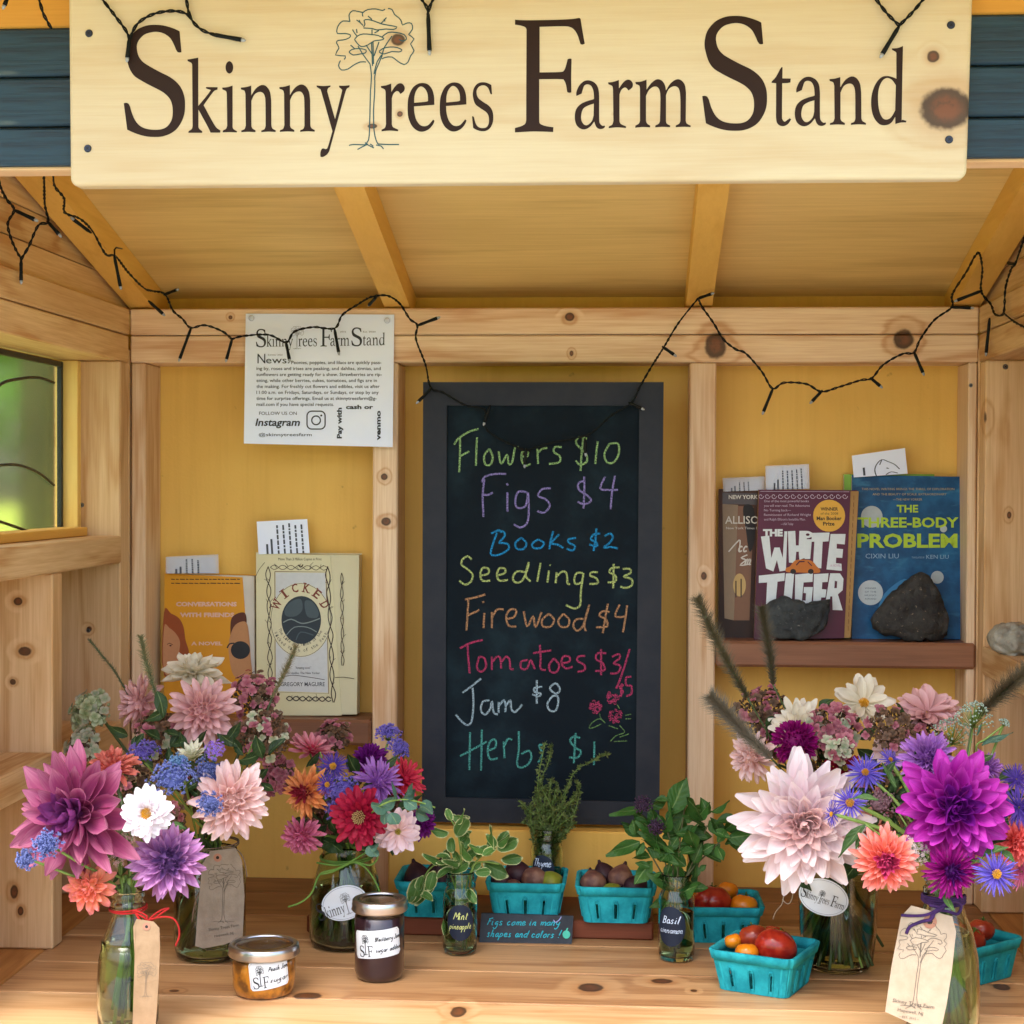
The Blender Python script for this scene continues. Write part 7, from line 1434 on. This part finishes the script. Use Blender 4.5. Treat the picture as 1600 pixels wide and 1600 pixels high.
# ================================================================ ties, tags and oval labels
def tie(name, label, key, zz_, rad, mat, extra, w_=.0011, turns=2, cat='string'):
    vr, vc, _ = VA[key]; b = MB()
    for k in range(turns): b.tube([(vc[0]+(rad+.001)*cos(a), vc[1]+(rad+.001)*sin(a), zz_+.0016*k+.0015*sin(a+k)) for a in [2*pi*i/32 for i in range(33)]], w_, 6)
    for s in extra: b.tube(catmull([at(*p) for p in s], 6), w_, 6)
    return tag(b.build(name, mat, None, True), label, cat)
va = VA['A'][1]; ve = VA['E'][1]; vb_ = VA['B'][1]; vc_ = VA['C'][1]; vd = VA['D'][1]
REDY = paint('red_yarn', '#b81e1c', '#8e1414', 60, rough=.9, bump=1, fine=900); PURY = paint('purple_yarn', '#44285e', '#2f1a48', 60, rough=.95, bump=1, fine=900); TWN = paint('twine', '#8a7460', '#6a5744', 60, rough=.95, bump=1, fine=900); GRT = paint('green_raffia', '#79a04a', '#5f8a38', 40, rough=.7)
yA = va[1]-.026
zA = at(206, 1428, yA).z
tie('yarn_bow', 'thin red bow round the neck of the front left bottle', 'A', zA, .0195, REDY, [[(208, 1424, yA), (222, 1432, yA-.006), (236, 1438, yA-.006), (255, 1425, yA-.008), (264, 1419, yA-.008), (250, 1423, yA-.006), (233, 1436, yA-.006)], [(208, 1424, yA), (215, 1424, yA-.004), (230, 1432, yA-.006), (222, 1440, yA-.006), (212, 1428, yA-.004)], [(230, 1438, yA-.006), (250, 1433, yA-.01), (268, 1434, yA-.01), (278, 1445, yA-.008), (280, 1462, yA-.006), (274, 1478, yA-.006)]])
yE = ve[1]-.030
zE = at(1465, 1416, yE).z
tie('yarn_bow', 'fuzzy dark purple yarn bow round the neck of the right bottle', 'E', zE, .022, PURY, [[(1408, 1430, yE-.012), (1425, 1431, yE-.012), (1445, 1430, yE-.012), (1460, 1424, yE-.012), (1475, 1414, yE-.008), (1492, 1408, yE-.004), (1502, 1415, yE), (1496, 1428, yE), (1480, 1424, yE-.005), (1462, 1422, yE-.01)], [(1416, 1459, yE-.013), (1422, 1448, yE-.013), (1440, 1440, yE-.013), (1455, 1436, yE-.013), (1462, 1424, yE-.012), (1475, 1418, yE-.01)], [(1453, 1440, yE-.012), (1458, 1428, yE-.012), (1470, 1420, yE-.01), (1452, 1414, yE-.006)]], .0018, 4)
yB = vb_[1]-.045
tie('twine', 'thin brown twine round the neck of the back left jar', 'B', at(320, 1330, yB).z, .036, TWN, [[(340, 1330, yB), (330, 1350, yB-.006), (318, 1380, yB-.006), (305, 1410, yB-.006), (300, 1440, yB-.006)], [(345, 1328, yB), (365, 1325, yB-.006), (380, 1340, yB-.004), (386, 1370, yB-.004)], [(340, 1340, yB-.004), (350, 1330, yB-.004), (345, 1322, yB-.004)]], .0009, 2)
yC = vc_[1]-.036
tie('raffia_tie', 'green raffia tied round the neck of the oval label jar', 'C', at(530, 1348, yC).z, .0335, GRT, [[(575, 1330, yC-.006), (550, 1345, yC-.008), (525, 1358, yC-.008), (500, 1366, yC-.006), (487, 1395, yC-.010), (470, 1410, yC-.010), (450, 1417, yC-.010)], [(495, 1348, yC), (525, 1352, yC-.006), (555, 1347, yC-.008), (578, 1352, yC-.008), (590, 1340, yC-.006), (586, 1322, yC-.004)], [(550, 1346, yC-.008), (570, 1355, yC-.010), (585, 1375, yC-.012), (594, 1395, yC-.012)], [(500, 1366, yC-.006), (520, 1362, yC-.008), (552, 1346, yC-.008)]], .0013, 2)
yD = vd[1]-.056
tie('twine', 'thin pale twine hanging from the rim of the wide vase', 'D', at(1290, 1366, yD).z, .0505, paint('pale_twine', '#a89c8c', '#8a7c6a', 60, rough=.95), [[(1250, 1362, yD), (1235, 1375, yD), (1226, 1395, yD), (1222, 1412, yD), (1212, 1425, yD), (1208, 1436, yD)], [(1242, 1368, yD), (1240, 1390, yD), (1236, 1408, yD), (1230, 1412, yD), (1222, 1405, yD)]], .0006, 1)
KR = paint('kraft_card', '#9c8163', '#8b7154', 40, rough=.8, bump=.4, fine=500); KR2 = paint('pale_kraft_card', '#b8a690', '#ab9982', 40, rough=.8, bump=.4, fine=500); KR3 = paint('grey_kraft_card', '#958878', '#857868', 40, rough=.8, bump=.4, fine=500)
def tagcard(label, poly, Y, mat, logo=None, texts=(), hole=None, inkc='#5a554e', dy=None, cat='tag'):
    o = at(*poly[0], Y); P4 = [at(x, y, Y+(dy(x, y) if dy else 0)) for x, y in poly]; r = thing('tag', label, cat, P4[0]); n_ = len(P4)
    V = P4+[p+Vector((0, .0006, 0)) for p in P4]; mk('card', V, [tuple(range(n_)), tuple(range(2*n_-1, n_-1, -1))]+[(i, (i+1) % n_+0, (i+1) % n_+n_, i+n_) for i in range(n_)], mat, r)
    f = lambda x, y, e: at(x, y, Y+(dy(x, y) if dy else 0)-.0005-e)
    pr = Print()
    if hole:
        x, y, q = hole; pr.ell('h', x, y, q*2.0, q*2.0, 20); pr.ell('k', x, y, q*.8, q*.8, 14)
    if logo:
        cx, cy, s, rt, lw = logo; c_, s_ = cos(rt), sin(rt)
        g = lambda x, y: (cx+((x-582)*c_-(y-120)*s_)*s, cy+((x-582)*s_+(y-120)*c_)*s)
        pr.tree('i', g, lw, 1)
    for (s, x, y, h_, w_, rt) in texts:
        a = Print(); a.text('z', s, 0, 0, h_, w_, rot=-rt, align='CENTER'); V, F = a.L['z']; pr._add('i', [(x+v[0], y-v[1]) for v in V], [q[::-1] for q in F])
    pr.emit('print', f, r, {'i': flat(inkc), 'h': flat('#a8755e'), 'k': flat('#1c1814')})
tagcard('large pale card tag with a drawn tree, tied to the right hand bottle', [(1408, 1432), (1424, 1415), (1488, 1432), (1494, 1456), (1487, 1520), (1479, 1570), (1470, 1612), (1425, 1600), (1383, 1581), (1393, 1510)], yE-.010, KR2, (1436, 1507, .62, .10, .75), [('Skinny Trees Farm', 1427, 1571, 6, 66, .17), ('Hopewell, NJ', 1422, 1583, 5, 40, .17), ('~ EST. 2015 ~', 1420, 1592, 3.5, 32, .17)], (1453, 1440, 5.5), dy=lambda x, y: -.010*(y-1415)/180)
tagcard('brown kraft tag seen nearly edge on, tied with red yarn to the front left bottle', [(208, 1448), (213, 1436), (240, 1440), (249, 1450), (250, 1480), (248, 1530), (243, 1606), (207, 1604), (209, 1540), (210, 1490)], yA-.012, KR, (228, 1530, .25, .02, .4), (), (229, 1448, 3), dy=lambda x, y: -.012*(y-1436)/170-.004*sin((y-1436)/60))
tagcard('grey brown kraft tag with a faint drawn tree, tied to the back left jar', [(316, 1350), (328, 1330), (368, 1325), (378, 1345), (382, 1400), (379, 1466), (350, 1476), (318, 1482), (305, 1478), (310, 1410)], yB-.008, KR3, (349, 1395, .42, .0, .5), [('Skinny Trees Farm', 350, 1451, 4.5, 48, -.16), ('Hopewell, NJ', 350, 1462, 4, 30, -.16)], (340, 1340, 3.2), '#4a443c', dy=lambda x, y: -.006*(y-1325)/150)
def oval(label, x, y, rx, ry, rot, Y, full=True):
    r = thing('oval_label', label, 'label', at(x, y, Y)); N = 40; L = [rotp([(rx*cos(2*pi*k/N), ry*sin(2*pi*k/N))], rot)[0] for k in range(N)]
    cv = lambda X: .012*((X-x)/rx)**2*.5
    P4 = [at(x+a, y+b_, Y+cv(x+a)) for a, b_ in L]; c = at(x, y, Y); V = [c]+P4+[p+Vector((0, .0006, 0)) for p in P4]
    mk('disc', V, [(0, 1+k, 1+(k+1) % N) for k in range(N)]+[(1+k, 1+(k+1) % N, 1+N+(k+1) % N, 1+N+k) for k in range(N)], LABW, r)
    f = lambda X, Y_, e: at(X, Y_, Y+cv(X)-.0005-e); pr = Print()
    Lr = [(x+a*.93, y+b_*.92) for a, b_ in L]; pr.line('g', Lr+[Lr[0]], .5, 1)
    s = rx*1.75/(1076-193) if full else rx*3.0/(1076-193); c_, s_ = cos(rot), sin(rot); ox = -(635 if full else 560)
    g = lambda X, Y_: (x+((X+ox)*c_-(Y_-110)*1.25*s_)*s*1.0, y+((X+ox)*s_+(Y_-110)*1.25*c_)*s)
    if full:
        pr.glyphs('k', SK+TR+FA, g)
    else: pr.glyphs('k', SK, g)
    pr.tree('k', g, .45, 1); pr.emit('print', f, r, {'k': INK, 'g': flat('#7a8a94')}); 
oval('white oval label tilted up to the right on the rounded jar', 538, 1411, 36.5, 27, -.30, yC-.018, False)
oval('white oval label tilted down to the right on the wide vase', 1287, 1402, 40, 28, .34, yD-.004, True)
for key, n_, nm in (('A', 9, 'red bow bottle'), ('B', 12, 'twine tagged jar'), ('C', 16, 'oval label jar'), ('D', 18, 'wide vase'), ('E', 12, 'purple bow bottle')):
    vr, vc, (nr, nz_) = VA[key]; rs = random.Random(n_*7); r = thing('cut_stems', 'loose bundle of cut green stems standing inside the '+nm, 'stems', tuple(vc+Vector((0, 0, .01)))); wb = {'A': .024, 'B': .034, 'C': .036, 'D': .038, 'E': .028}[key]
    for k in range(n_):
        a = rs.uniform(0, 6.28); q = rs.uniform(.2, 1); b = MB(); P0 = vc+Vector((nr*.8*q*cos(a), nr*.8*q*sin(a), nz_+rs.uniform(.0, .02))); a2 = a+pi+rs.uniform(-.7, .7); P1 = vc+Vector((wb*q*cos(a2), wb*q*sin(a2), .009+rs.uniform(0, .012))); rd_ = rs.uniform(.0016, .0034)
        b.tube(catmull([P0, P0.lerp(P1, .3)+Vector((rs.uniform(-.003, .003), 0, 0)), P0.lerp(P1, .7), P1], 4), rd_, 6); b.build('stem', rs.choice([STEM, STEM, STEMD]), r, True)
        if k % 3 == 0:
            m_ = P0.lerp(P1, rs.uniform(.3, .75)); leaf(r, m_, m_+Vector((rs.uniform(-.012, .012), rs.uniform(-.01, .01), -rs.uniform(.018, .034))), 'mid', 'lance', .35, rs=rs)
# ================================================================ things outside, beyond the left window
def tree_(name, label, x, y, h_, tr, crown, seed, mat, cz0=.3, n_=2600, ls=.09):
    rs = random.Random(seed); r = thing(name, label, 'tree', (x, y, ZD)); b = MB()
    b.tube([(x, y, ZD), (x+.02, y, ZD+h_*.3), (x-.03, y+.03, ZD+h_*.6), (x, y, ZD+h_*.95)], [tr, tr*.85, tr*.55, tr*.15], 10)
    for k in range(9):
        a = rs.uniform(0, 6.28); z = ZD+h_*rs.uniform(cz0, .85); b.tube([(x, y, z), (x+crown*.45*cos(a), y+crown*.45*sin(a), z+.18*h_*.5), (x+crown*.8*cos(a), y+crown*.8*sin(a), z+.3*h_*.5)], [tr*.35, tr*.2, tr*.05], 6)
    b.build('trunk', paint('bark', '#55503a', '#3a3a2a', 12, (1, 1, .3), .9, 1, 60), r, True)
    lv = MB(); cl_ = [(rs.uniform(-1, 1), rs.uniform(-1, 1), rs.uniform(-1, 1), rs.uniform(.25, .5)) for _ in range(16)]
    for i in range(n_):
        c = cl_[i % 16]; v = Vector((rs.gauss(0, 1), rs.gauss(0, 1), rs.gauss(0, 1))).normalized()*rs.random()**.4*c[3]
        k = .72; p = Vector((x+(c[0]*k+v.x)*crown, y+(c[1]*k+v.y)*crown, ZD+h_*(cz0+.5*(1-cz0))+(c[2]*k+v.z)*h_*(1-cz0)*.5))
        e = Vector((rs.uniform(-1, 1), rs.uniform(-1, 1), rs.uniform(-1, 1))).normalized(); s_ = ls*rs.uniform(.6, 1.3); q = e.orthogonal().normalized()*s_*.35
        lv.add([p, p+e*s_*.5+q, p+e*s_, p+e*s_*.5-q], [(0, 1, 2, 3)])
    lv.build('crown', mat, r, False, 'stuff')
TL = NT('tree_leaf'); P = TL.n('TexCoord', out=3); TL.put(TL.b.inputs['Base Color'], TL.mix(TL.noise(P, 3, 2), hx('#5f8a24'), hx('#3d6a1c'))); TL.set(Roughness=.6); TL = TL.m
g0, g1 = at(27, 700, 3.2).x, at(80, 700, 3.2).x
gp = thing('garden_post', 'dark olive wooden post standing outside the left window', 'post', ((g0+g1)/2, 3.2, ZD))
box('post', (g0, 3.2, ZD), (g1, 3.28, 1.5), paint('olive_post', '#3f4420', '#2c3018', 8, (6, 6, .6), .9, .8, 60), gp, .004)
for i, (x, y, h_, c_) in enumerate(((-9, 14, 7, 3), (-5.5, 17, 8, 3.2), (-12, 10, 6, 2.6), (1, 16, 7.5, 3), (6, 14, 7, 3), (-15, 17, 8, 3.4), (11, 11, 7, 3))):
    tree_('tree', ['broad green tree at the far left of the lawn', 'tall green tree behind the stand, left of centre', 'low green tree nearest the left side of the lawn', 'green tree straight behind the stand', 'green tree behind the right corner of the stand', 'large green tree at the back left of the lawn', 'green tree off to the right of the stand'][i], x, y, h_, .16, c_, 20+i, TL, .12, 2600, .38)
